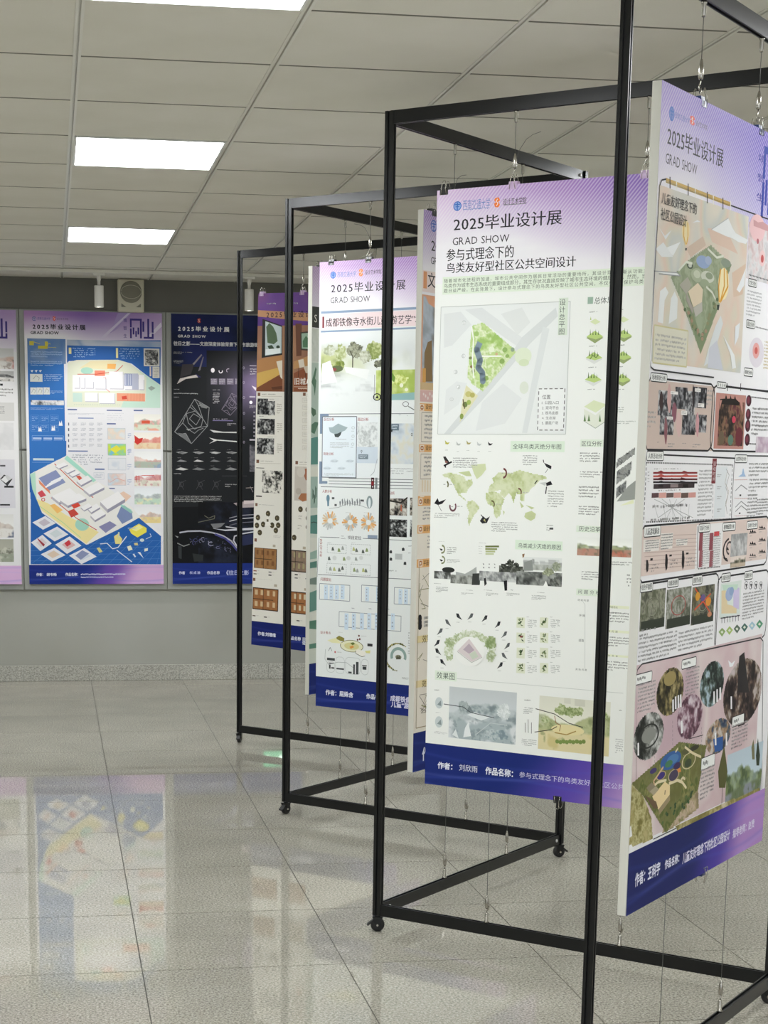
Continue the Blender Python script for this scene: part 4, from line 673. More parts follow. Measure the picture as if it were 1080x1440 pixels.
  ('P','2a2628',(640,1199,675,1192,708,1260,729,1297,640,1287,638,1233)),('E',84,1319,58,27,'2a2c2a',0,360,0.86),('E',84,1317,40,17,'8a8c86'),('P','2f5a9a',(486,1380,555,1382,557,1415,505,1414)),('E',193,1206,36,16,'9a8a5a'),
  ('P','e9e9ea',(212,1255,221,1255,226,1283,216,1283)),('P','e9e9ea',(227,1250,236,1250,241,1279,231,1278)),('P','e9e9ea',(243,1249,252,1249,257,1278,247,1278)),('P','e9e9ea',(258,1249,266,1249,271,1278,261,1277)),
  ('P','e9e9ea',(472,1266,481,1266,487,1296,476,1296)),('P','e9e9ea',(492,1263,501,1263,507,1294,496,1293)),('P','e9e9ea',(512,1261,522,1261,528,1291,516,1291)),('P','e9e9ea',(593,1291,603,1292,609,1323,598,1322)),
  ('P','e9e9ea',(22,1326,30,1326,34,1354,25,1353)),('P','e9e9ea',(272,1310,280,1310,286,1339,276,1339)),('P','e9e9ea',(496,1367,506,1367,512,1398,501,1397)),('P','e9e9ea',(573,1377,582,1377,589,1409,577,1408)),
  ('P','e9ebee',(562,1201,588,1211,612,1206,597,1219,575,1219)),('G',594,1434,858,1586,'park',108,['b9c9d4','4a5a3a','7c8a5a','8a9098','6c7a5a'],None,3),('P','7c7a5a',(768,1439,780,1420,791,1442,798,1474,779,1471)),
  ('P','2f3a2a',(806,1465,814,1422,838,1469,836,1495,815,1492)),('P','5a5a34',(533,1464,566,1405,600,1475,589,1513,546,1506)),('L','3a3428',3,(570,1510,571,1549)),
  ('G',188,1458,414,1552,'photo',401,['8a7c62','9a8e6a','b4a284','c4ae9c','7c7a4a'],(399,1458,414,1533,277,1550,188,1552,242,1473,306,1462),3),
  ('G',-2,1357,446,1556,'photo',402,['6a6a3c','77794a','55602e','8f8a58','4a5a30'],(268,1357,446,1389,403,1487,321,1511,213,1556,68,1448,-2,1410),2.6),
  ('G',-28,1400,134,1554,'photo',403,['77703c','a49c68','c4bd90','8f8850','b4a878'],(-2,1410,68,1448,120,1504,134,1554,96,1553,-12,1550,-28,1400),3),
  ('G',269,1550,860,1575,'photo',404,['7c7440','a09660','c0b488','8a8048','d0c4a8'],(269,1551,429,1551,555,1550,848,1555,860,1575,431,1566,287,1567),3),('E',221,1392,62,20,'38609c'),('E',232,1391,36,11,'4f7cae'),
  ('E',209,1398,23,8,'4a7a5a'),('E',166,1418,22,8,'41357a'),('E',166,1418,28,10,'c4ae86',0,360,0.85),('E',119,1400,20,6,'43386a'),('E',242,1429,34,14,'b9a988'),('E',242,1429,28,12,'4a4258'),('E',333,1409,44,19,'cfc4a0',0,360,0.88),
  ('E',329,1414,22,10,'3f4a34'),('E',260,1410,22,8,'3f3058'),('E',312,1384,26,8,'5a5a3c'),('E',364,1384,30,6,'3a3a2e'),('P','d98a4a',(260,1418,280,1417,287,1427,269,1427)),('L','e0d4b0',6,(124,1435,150,1430,197,1433)),
  ('L','e0d4b0',7,(215,1444,267,1444,297,1453,324,1470)),('L','d9cda8',6,(288,1447,300,1443,313,1448)),('L','d9cda8',6,(303,1373,356,1395,409,1411)),('L','d9cda8',5,(261,1370,246,1377)),
  ('L','cfae8a',5,(131,1434,122,1424,148,1413,177,1400)),('P','e6cf9e',(119,1457,190,1435,222,1449,223,1470,158,1493)),('P','6a5642',(74,1447,143,1472,156,1489,134,1487)),('P','9a8a6c',(158,1493,223,1470,227,1483,167,1506)),
  ('P','8a806a',(82,1432,111,1424,137,1438,106,1448)),('P','a89e84',(102,1443,137,1437,156,1447,126,1456)),('L','4a3a30',4,(193,1465,194,1455)),('E',340,1499,6,3,'3f5a34'),('E',340,1504,6,4,'2f4a2e'),('E',258,1513,6,3,'2f4a2e'),
  ('E',328,1492,6,4,'556b3a'),('E',342,1502,6,4,'2f4a2e'),('E',260,1498,6,4,'2f4a2e'),('E',344,1499,6,3,'556b3a'),('E',208,1510,6,4,'3f5a34'),('E',254,1518,6,4,'3f5a34'),('E',358,1496,6,4,'2f4a2e'),('E',261,1504,6,4,'2f4a2e'),
  ('E',232,1502,6,3,'556b3a'),('E',306,1506,6,4,'2f4a2e'),('E',344,1508,6,3,'3f5a34'),('E',358,1469,6,3,'556b3a'),('E',215,1514,6,4,'2f4a2e'),('E',232,1502,6,3,'3f5a34'),('E',189,1528,6,4,'556b3a'),('E',318,1516,6,4,'2f4a2e'),
  ('E',360,1490,6,4,'2f4a2e'),('E',306,1511,6,3,'2f4a2e'),('E',364,1486,6,3,'2f4a2e'),('R',-4,1178,87,1200,'eeefec'),
  ('L','26262a',2,(-4,1183,-3,1179,1,1178,82,1178,86,1179,87,1183,87,1195,86,1199,82,1200,1,1200,-3,1199,-4,1195,-4,1183)),('X',5,1182,78,1196,1,'3a3a3c',2),('R',260,1172,349,1193,'eeefec'),
  ('L','26262a',2,(260,1177,261,1173,265,1172,344,1172,348,1173,349,1177,349,1188,348,1192,344,1193,265,1193,261,1192,260,1188,260,1177)),('X',270,1176,338,1189,1,'3a3a3c',2),('R',614,1344,699,1369,'eeefec'),
  ('L','26262a',2,(614,1349,615,1345,619,1344,694,1344,698,1345,699,1349,699,1364,698,1368,694,1369,619,1369,615,1368,614,1364,614,1349)),('X',626,1349,687,1364,1,'3a3a3c',2),('R',415,1416,505,1445,'eeefec'),
  ('L','26262a',2,(415,1421,416,1417,420,1416,500,1416,504,1417,505,1421,505,1440,504,1444,500,1445,420,1445,416,1444,415,1440,415,1421)),('X',426,1421,493,1440,1,'3a3a3c',2),('X',13,1198,111,1263,8,'6a5a60',2),
  ('X',289,1193,373,1257,8,'6a5a60',3),('X',616,1363,733,1426,7,'6a5a60',4),('X',417,1440,509,1517,8,'6a5a60',5),('L','3a3438',2,(326,1358,417,1361)),('L','77706f',1.6,(220,1303,227,1359),10),
  ('L','77706f',1.6,(404,1341,414,1408),10),('L','77706f',1.6,(120,1357,124,1393),10),('P','ececec',(-19,1544,11,1543,29,1558,51,1553,75,1560,-14,1563)),('P','ececea',(-10,1504,6,1501,15,1526,-5,1527)),
 ]),
 ('footer_wash', [
  ('F',1562,0.48,'1a2360','4a3c9c','b088c8'),
 ]),
 ('footer_lettering', [
  ('T',41,1615,186,1644,'作者：王科宇','e2e2f2',2),('T',213,1619,315,1640,'作品名称：','e2e2f2',2),('T',323,1624,641,1649,'儿童友好理念下的社区公园设计','dcd8ee',2),('T',662,1630,824,1652,'指导老师：赵贵','dcd4ec',2),
 ]),
]
POSTER['water'] = [
 ('sheet', [
  ('R',0,0,900,1712,'e3e7e6'),
 ]),
 ('header_wash', [
  ('H',250,'c7a4d2','a982c4','7a5ab4'),
 ]),
 ('header_lettering', [
  ('CREST',63,50,13,'4a76c0','8fa4d8'),('T',82,40,168,60,'西南交通大学','7488c4'),('FLAME',180,33,200,61,'e8925a'),('T',208,40,282,56,'设计艺术学院','5a5462',1),('T',52,83,391,115,'2025毕业设计展','2c2a30',1),
  ('T', 51, 131, 234, 154, 'GRAD SHOW', '34323a'),
 ]),
 ('title_band', [
  ('R',8,182,892,191,'8a9cb4'),('R',8,193,892,250,'e8d4d6'),('R',8,254,892,261,'8a9cb4'),('R',15,202,23,244,'7a2c34'),('T',30,209,465,241,'成都铁像寺水街儿童“游艺学”场','2f2c32',1),
 ]),
 ('garden_watercolour', [
  ('G',10,266,890,560,'water',111,['e2e6e5','b9c08a','6e7850','8a8e8e'],None,4.5),('G',16,305,90,355,'photo',411,['9aa086','b4b9a0','cdd1c4'],'leaf',3),('G',62,305,136,373,'photo',412,['8f9a62','b0b888','cdd2b4'],'leaf',3),
  ('G',120,296,214,363,'photo',413,['55584a','7c7e6a','a9ac98','8a8c74'],'leaf',3),('G',213,295,302,376,'photo',414,['7c8a4c','a4ae74','c4ca9c'],'leaf',3),('G',181,327,253,385,'photo',415,['8a8e74','b0b49c','cdd0c0'],'leaf',3),
  ('G',53,364,138,409,'photo',416,['5f6e30','7c8a48','a4ac70'],'leaf',3),('G',249,364,321,402,'photo',417,['4a4e3c','77796a','a4a68c'],'leaf',3),('L','5a5a4a',5,(158,395,158,355,145,333)),('L','6a6a58',3,(158,362,177,341)),
  ('E',86,398,28,12,'5f6a48'),('E',72,401,12,7,'8a4a4a'),('P','eceeec',(17,378,54,367,87,449,13,456)),('P','e6e8e6',(118,391,236,404,224,440,128,413)),('L','9a9e9a',3,(259,423,258,503,265,514)),
  ('G',265,407,890,518,'photo',418,['a4b85a','bccb7c','d4dc9c','c9d488','b4c46a'],None,5),('G',326,418,414,467,'photo',419,['9ab04a','c0cc70','dfe6a8'],'leaf',3),('P','6f9440',(339,417,352,435,348,453,333,442)),
  ('P','8fb4b4',(336,496,445,490,446,518,337,518)),('E',380,464,8,8,'e9ecd4'),('E',402,480,8,6,'e9ecd4'),('E',271,506,18,14,'2a2c2c',0,360,0.75),('P','2a2c2c',(265,510,272,499,280,512)),('E',400,533,14,10,'5a5c5c',0,360,0.8),
  ('L','5a5c5c',3,(411,541,447,559)),
 ]),
 ('analysis_frames', [
  ('R',9,567,49,576,'7d8ea4'),('R',8,567,20,643,'7d8ea4'),('R',7,749,21,835,'7d8ea4'),('R',8,824,46,834,'7d8ea4'),('L','5a5f66',2.2,(49,568,890,568)),('L','5a5f66',2.2,(52,812,890,812)),('L','5a5f66',2.2,(52,823,890,823)),
  ('L','5a5f66',2.2,(52,834,890,834)),('L','5a5f66',2.2,(15,846,890,846)),('R',20,578,180,809,'dfe8ee'),('L','5a5f66',3,(20,578,180,578,180,809,20,809,20,578)),('R',180,579,279,808,'e3e8ea'),('L','5a5f66',3,(180,579,181,811)),
  ('P','a2b2b6',(50,619,68,618,94,604,115,612,139,619,126,631,113,635,105,648,80,644,64,640,55,635)),('P','4a5250',(76,644,92,642,109,635,106,648,95,657,80,655)),('T',26,582,76,594,'区位分析','9a3a34',1),
  ('T',25,714,75,725,'背景分析','9a3a34',1),('T',184,582,235,595,'周边分析','9a3a34',1),('X',57,675,145,699,4,'9aa4aa',3),('X',28,792,168,805,3,'9aa4aa',4),('X',86,661,139,666,1,'8a949a',4),('E',164,620,8,6,'c4ccd0',0,360,0.6),
  ('X',155,631,175,635,1,'a4adb2',3),('E',164,652,7,6,'c4ccd0',0,360,0.6),('X',154,663,175,667,1,'a4adb2',3),('E',163,682,7,6,'c4ccd0',0,360,0.6),('X',153,692,174,696,1,'a4adb2',3),('E',78,746,16,7,'d3dde4'),
  ('X',60,744,99,752,2,'a4b0b8',5),('E',151,746,16,6,'d3dde4'),('X',133,743,172,751,2,'a4b0b8',5),('E',44,774,16,6,'d3dde4'),('X',26,772,65,780,2,'a4b0b8',5),('E',112,774,16,6,'d3dde4'),('X',94,771,133,779,2,'a4b0b8',5),
  ('G',181,600,276,694,'photo',114,['b4b9ba','cdd2d2','dfe3e3','e3e7e7'],None,2.6),('R',181,692,278,753,'cbd6e0'),('R',190,720,235,738,'77858f'),('X',193,723,232,735,2,'c9d3da',2),('E',204,708,4,4,'4a5258',0,360,0.6),
  ('L','5a6268',2,(204,711,204,716)),('L','8a9094',1.5,(277,736,263,786,248,799)),('G',330,604,890,754,'photo',115,['a9b4be','c4ced6','d3d8d8','d6d4c4','cfd6dc'],None,4),('R',338,606,372,630,'6a7a86'),
  ('X',341,609,369,627,2,'c9d3da',2),('E',340,631,4,5,'2a2e32'),('E',430,645,4,6,'3a3e42',0,360,0.6),('X',331,768,447,794,3,'9aa0a4',4),('T',370,568,560,577,'一、前期分析','34323a',1),('R',250,807,264,850,'3a2024'),
  ('R',254,814,260,819,'dfd4d4'),('R',255,839,260,844,'dfd4d4'),('R',252,822,262,836,'8a2a30'),('R',269,807,279,850,'7c8486'),
 ]),
 ('visitor_analysis', [
  ('T',22,857,69,869,'人群分析','9a3a34',1),('E',50,890,8,14,'6d8a9a'),('P','6d8a9a',(45,893,56,892,55,920,47,921)),('E',244,900,14,24,'8a9a9c'),('E',244,903,6,19,'dfe6e8'),('L','a4a9a9',2,(56,929,99,924,146,907,198,913,240,924)),
  ('R',68,885,80,893,'5a5c5e'),('R',81,911,92,919,'5a5c5e'),('P','7c8284',(104,902,108,898,111,904,109,918,106,918)),('P','7c8284',(115,894,119,889,123,904,121,911,118,918)),('P','7c8284',(127,886,131,897,134,903,132,917,129,917)),
  ('P','7c8284',(138,901,142,888,146,903,144,910,141,917)),('P','7c8284',(150,893,154,897,157,903,155,917,152,917)),('P','7c8284',(161,885,165,888,169,903,167,910,164,916)),('P','7c8284',(173,900,177,896,180,902,178,916,175,916)),
  ('P','7c8284',(184,892,188,887,192,902,190,909,187,916)),('P','7c8284',(196,884,200,895,203,902,201,915,198,916)),('P','5a5c5e',(202,891,218,891,219,899,202,898)),('L','c9cbc8',7,(74,976,91,976)),('L','d9c4a4',7,(73,979,97,986)),
  ('L','e0a869',7,(72,982,84,991)),('L','c9cbc8',7,(69,985,76,995)),('L','c9cbc8',7,(65,986,71,1003)),('L','b9bdbb',7,(61,987,62,1004)),('L','b9bdbb',7,(57,987,50,1009)),('L','c9cbc8',7,(54,985,43,1001)),
  ('L','b9bdbb',7,(51,983,31,998)),('L','d9c4a4',7,(49,980,26,989)),('L','e0a869',7,(48,977,31,977)),('L','d9c4a4',7,(49,974,27,967)),('L','d9c4a4',7,(51,971,30,956)),('L','c9cbc8',7,(54,968,39,949)),
  ('L','e0a869',7,(57,967,50,945)),('L','b9bdbb',7,(61,966,61,954)),('L','e6b478',7,(65,967,72,943)),('L','d9c4a4',7,(69,968,81,950)),('L','c9cbc8',7,(71,970,87,958)),('L','e6b478',7,(73,973,88,968)),
  ('X',39,937,82,940,1,'9a9fa0',2),('L','e0a869',7,(168,980,186,979)),('L','b9bdbb',7,(168,983,186,988)),('L','b9bdbb',7,(166,986,181,996)),('L','e6b478',7,(163,988,171,999)),('L','b9bdbb',7,(160,990,166,1009)),
  ('L','c9cbc8',7,(156,990,156,1011)),('L','e6b478',7,(152,990,147,1009)),('L','b9bdbb',7,(149,989,138,1004)),('L','b9bdbb',7,(146,986,135,995)),('L','c9cbc8',7,(144,984,126,990)),('L','e0a869',7,(143,980,120,981)),
  ('L','e6b478',7,(144,977,126,972)),('L','b9bdbb',7,(146,974,135,967)),('L','c9cbc8',7,(148,972,141,961)),('L','b9bdbb',7,(152,970,147,956)),('L','d9c4a4',7,(156,970,155,947)),('L','e0a869',7,(160,970,164,954)),
  ('L','b9bdbb',7,(163,972,171,959)),('L','e0a869',7,(166,974,182,961)),('L','e0a869',7,(168,977,187,969)),('X',134,941,176,944,1,'9a9fa0',2),('L','d9c4a4',7,(253,977,272,976)),('L','e0a869',7,(252,980,274,987)),
  ('L','e6b478',7,(251,983,266,994)),('L','d9c4a4',7,(248,985,262,1005)),('L','e0a869',7,(245,987,248,999)),('L','e0a869',7,(241,988,241,1009)),('L','b9bdbb',7,(237,987,233,1002)),('L','b9bdbb',7,(233,986,222,1003)),
  ('L','d9c4a4',7,(231,984,211,999)),('L','e0a869',7,(229,981,211,988)),('L','b9bdbb',7,(228,978,211,978)),('L','e0a869',7,(229,975,209,969)),('L','e6b478',7,(230,972,216,962)),('L','c9cbc8',7,(233,969,220,952)),
  ('L','c9cbc8',7,(237,968,232,954)),('L','e0a869',7,(240,967,240,942)),('L','b9bdbb',7,(244,968,251,944)),('L','e0a869',7,(248,969,257,955)),('L','d9c4a4',7,(251,971,264,960)),('L','b9bdbb',7,(252,974,263,970)),
  ('X',219,939,261,942,1,'9a9fa0',2),('T',310,857,358,870,'现状分析','9a3a34',1),('G',328,883,415,947,'photo',120,['141416','55504c','a49c90','d0cec8'],None,3),
  ('G',330,962,416,1028,'photo',121,['0e0e10','2e3030','77797a','c9cbc9'],None,3),('G',427,879,502,945,'photo',122,['141416','55504c','a49c90','d0cec8'],None,3),
  ('G',429,961,504,1026,'photo',123,['0e0e10','2e3030','77797a','c9cbc9'],None,3),('P','d9d6cc',(331,896,361,892,357,921,332,924)),('L','2a2624',6,(329,892,387,899,414,880)),('P','b4664a',(386,906,391,906,393,931,385,931)),
  ('T',112,1031,209,1045,'二、项目定位','34323a',1),('R',238,1025,283,1038,'8a98ac'),('L','5a5f66',2,(14,1041,106,1040)),('L','5a5f66',2,(216,1039,453,1040)),
 ]),
 ('swot_boxes', [
  ('Z',12,1048,25,1119,'SWOT分析','9a3a34',1),('L','5a5f66',2,(9,1044,1,1199)),('L','5a5f66',2.2,(6,1188,448,1186)),('L','a9aeae',2,(49,1067,139,1067,139,1101,49,1101,49,1067),9),('X',49,1059,81,1063,1,'8a9090',2),
  ('L','a9aeae',2,(162,1063,251,1063,251,1101,162,1101,162,1063),9),('X',162,1056,193,1059,1,'8a9090',2),('L','a9aeae',2,(48,1142,140,1142,140,1180,48,1180,48,1142),9),('X',48,1135,81,1138,1,'8a9090',2),
  ('L','a9aeae',2,(162,1140,252,1140,252,1181,162,1181,162,1140),9),('X',162,1132,194,1135,1,'8a9090',2),('P','5a605c',(69,1092,71,1080,76,1076,79,1082,83,1091)),('P','8a9a6a',(98,1095,100,1084,105,1080,109,1085,112,1095)),
  ('P','9aa09c',(116,1087,118,1075,122,1071,126,1077,130,1086)),('P','b4b97c',(168,1089,170,1077,175,1073,178,1079,182,1088)),('P','6e746e',(181,1093,183,1081,187,1077,191,1083,195,1092)),
  ('P','5a605c',(211,1096,213,1085,218,1081,222,1087,225,1096)),('P','8a9a6a',(228,1090,231,1079,235,1075,239,1080,242,1089)),('P','9aa09c',(58,1170,60,1159,65,1154,69,1160,72,1170)),
  ('P','b4b97c',(77,1170,79,1159,84,1155,87,1160,91,1170)),('P','6e746e',(101,1172,103,1160,107,1156,111,1162,115,1171)),('P','5a605c',(116,1165,118,1154,122,1149,126,1155,130,1164)),
  ('P','8a9a6a',(172,1169,174,1157,179,1153,182,1159,186,1168)),('P','9aa09c',(186,1171,188,1160,192,1156,196,1161,199,1171)),('P','b4b97c',(214,1168,216,1156,221,1152,224,1158,228,1167)),
  ('P','6e746e',(226,1169,228,1158,232,1154,236,1159,240,1169)),('P','5a605c',(52,1130,54,1118,59,1114,62,1119,66,1129)),('P','8a9a6a',(123,1129,125,1117,130,1113,134,1119,137,1128)),
  ('P','9aa09c',(179,1126,181,1115,186,1111,189,1116,193,1126)),('E',84,1120,10,9,'d0d4d2'),('E',150,1118,10,8,'d0d4d2'),('E',209,1114,9,8,'d0d4d2'),('P','34383a',(339,1091,339,1083,346,1078,351,1082,351,1091)),
  ('P','34383a',(395,1080,395,1071,401,1066,407,1071,407,1079)),('P','34383a',(340,1119,340,1111,346,1106,352,1110,352,1119)),('P','34383a',(404,1132,404,1124,410,1119,416,1123,416,1132)),('R',365,1091,397,1113,'b9bdbd'),
  ('X',330,1153,392,1162,1,'8a9090',3),('X',423,1056,456,1064,1,'8a9090',3),('X',424,1083,457,1091,1,'8a9090',4),
 ]),
 ('problem_boxes', [
  ('T',17,1199,69,1212,'问题提出','9a3a34',1),('L','77808a',2.2,(14,1223,158,1223,158,1285,14,1285,14,1223)),('R',36,1228,54,1284,'c9dae8'),('X',41,1232,49,1279,4,'6a7a8c',2),('R',62,1227,80,1282,'c9dae8'),
  ('X',67,1231,75,1278,4,'6a7a8c',3),('R',88,1226,106,1281,'c9dae8'),('X',93,1229,101,1276,4,'6a7a8c',4),('R',115,1224,133,1279,'c9dae8'),('X',119,1228,128,1275,4,'6a7a8c',5),
  ('L','77808a',2.2,(213,1219,322,1219,322,1283,213,1283,213,1219)),('R',231,1225,248,1280,'c9dae8'),('X',235,1229,244,1276,4,'6a7a8c',2),('R',281,1222,298,1278,'c9dae8'),('X',285,1226,293,1273,4,'6a7a8c',3),
  ('L','77808a',2.2,(364,1220,500,1220,500,1283,364,1283,364,1220)),('R',384,1225,401,1282,'c9dae8'),('X',389,1229,397,1278,4,'6a7a8c',2),('R',409,1224,426,1281,'c9dae8'),('X',414,1228,422,1276,4,'6a7a8c',3),
  ('R',435,1223,453,1279,'c9dae8'),('X',440,1226,448,1275,4,'6a7a8c',4),('R',460,1221,477,1278,'c9dae8'),('X',465,1225,473,1273,4,'6a7a8c',5),('L','77808a',2.2,(109,1328,397,1328,397,1387,109,1387,109,1328)),
  ('R',135,1333,153,1397,'c9dae8'),('X',140,1336,148,1393,4,'6a7a8c',2),('R',170,1331,188,1395,'c9dae8'),('X',175,1334,183,1390,4,'6a7a8c',3),('R',208,1328,226,1392,'c9dae8'),('X',212,1332,221,1388,4,'6a7a8c',4),
  ('R',242,1326,260,1390,'c9dae8'),('X',247,1330,256,1385,4,'6a7a8c',5),('R',277,1324,295,1388,'c9dae8'),('X',281,1328,290,1383,4,'6a7a8c',6),('R',351,1320,368,1383,'c9dae8'),('X',355,1323,364,1378,4,'6a7a8c',7),
  ('X',168,1308,191,1315,1,'77808a',2),('X',248,1305,271,1312,1,'77808a',2),('X',330,1302,353,1309,1,'77808a',2),
 ]),
 ('design_points', [
  ('T',19,1410,70,1421,'设计要点','9a3a34',1),('E',170,1460,55,24,'6e6a3a'),('E',170,1460,52,22,'e2e2c4'),('E',170,1460,35,14,'d4cf94'),('P','8a8440',(97,1431,110,1423,135,1431,134,1443,119,1444,98,1437)),
  ('P','eceae0',(190,1476,201,1470,235,1477,234,1494,219,1498,190,1487)),('L','4a4a3a',2,(190,1476,190,1487,219,1498,234,1494)),('P','d9954a',(160,1463,175,1457,182,1463,166,1471)),
  ('P','6a7a3a',(164,1448,178,1444,187,1450,174,1456)),('P','e4e2b4',(54,1445,92,1433,128,1453,75,1453)),('P','d9d68c',(233,1474,259,1470,257,1482,239,1482)),('E',204,1417,4,4,'6a3a34'),('E',198,1433,4,4,'6a3a34'),
  ('E',208,1430,4,4,'6a3a34'),('R',244,1444,268,1455,'3a3a3c'),('X',107,1408,142,1411,1,'9a9fa0',2),('X',214,1415,258,1419,1,'8a8f90',2),('X',102,1486,137,1491,1,'8a8f90',2),('E',92,1489,4,4,'c46a6a'),
  ('L','6a6f70',2,(68,1472,60,1487)),('L','6a6f70',2,(68,1472,76,1486)),('L','b9bebe',1.6,(52,1542,56,1532,66,1528,77,1528,87,1532,91,1542,91,1557,87,1567,77,1571,66,1571,56,1567,52,1557,52,1542)),
  ('L','b9bebe',1.6,(95,1521,99,1511,109,1507,123,1507,133,1511,137,1521,137,1558,133,1568,123,1572,109,1572,99,1568,95,1558,95,1521)),
  ('L','b9bebe',1.6,(142,1519,146,1509,156,1505,198,1505,208,1509,212,1519,212,1556,208,1566,198,1570,156,1570,146,1566,142,1556,142,1519)),
  ('L','b9bebe',1.6,(217,1521,221,1511,231,1507,236,1507,246,1511,250,1521,250,1554,246,1564,236,1568,231,1568,221,1564,217,1554,217,1521)),('R',53,1514,91,1524,'45494b'),('R',61,1533,85,1537,'45494b'),
  ('R',63,1541,71,1557,'45494b'),('R',74,1550,89,1556,'45494b'),('R',99,1551,135,1557,'45494b'),('R',156,1561,172,1568,'45494b'),('R',179,1531,187,1570,'45494b'),('R',192,1520,204,1569,'45494b'),('R',221,1530,243,1534,'45494b'),
  ('R',223,1536,241,1548,'45494b'),('L','9aa0a0',1.6,(45,1481,43,1520,61,1541,106,1528,147,1527,179,1544)),('E',388,1484,37,36,'8fa6a0',160,380,0.68),('E',384,1486,56,54,'6e6a42',115,300,0.92),('E',381,1540,4,2,'6e6a3c'),
  ('E',373,1539,3,3,'8a8a5a'),('E',365,1537,4,4,'5a6238'),('E',358,1534,3,2,'6e6a3c'),('E',351,1530,4,4,'a49c64'),('E',345,1526,4,4,'5a6238'),('E',340,1519,3,3,'a49c64'),('E',336,1512,3,4,'a49c64'),('E',333,1506,3,2,'a49c64'),
  ('E',331,1498,4,2,'6e6a3c'),('E',330,1490,4,3,'8a8a5a'),('E',330,1482,4,2,'a49c64'),('E',332,1474,6,4,'a49c64'),('E',336,1466,4,4,'5a6238'),('E',340,1460,4,4,'8a8a5a'),('E',345,1453,3,3,'8a8a5a'),('E',351,1448,3,4,'6e6a3c'),
  ('E',358,1442,5,4,'a49c64'),('E',366,1439,4,4,'5a6238'),('E',373,1436,3,4,'a49c64'),('E',381,1435,4,3,'a49c64'),('E',390,1434,4,2,'8a8a5a'),('E',397,1435,5,4,'5a6238'),('E',406,1437,4,4,'6e6a3c'),('E',412,1440,4,2,'5a6238'),
  ('E',419,1444,4,2,'a49c64'),('E',388,1486,14,8,'8a8a74'),('P','5a5a4a',(377,1496,381,1480,388,1487,392,1478,400,1494)),('X',431,1386,466,1474,9,'8a9090',3),('X',406,1562,452,1571,2,'55595a',3),
 ]),
 ('footer_wash', [
  ('F',1592,0.52,'1b2a70','4a46a0'),
 ]),
 ('footer_lettering', [
  ('T',48,1642,181,1663,'作者：屈姝含','dfe2f0',2),('T',242,1641,345,1661,'作品名称：','dfe2f0',2),('T',354,1638,518,1660,'成都铁像寺水街','d9d8ee',2),('T',358,1661,524,1683,'儿童“游艺学”场','d9d8ee',2),
 ]),
]
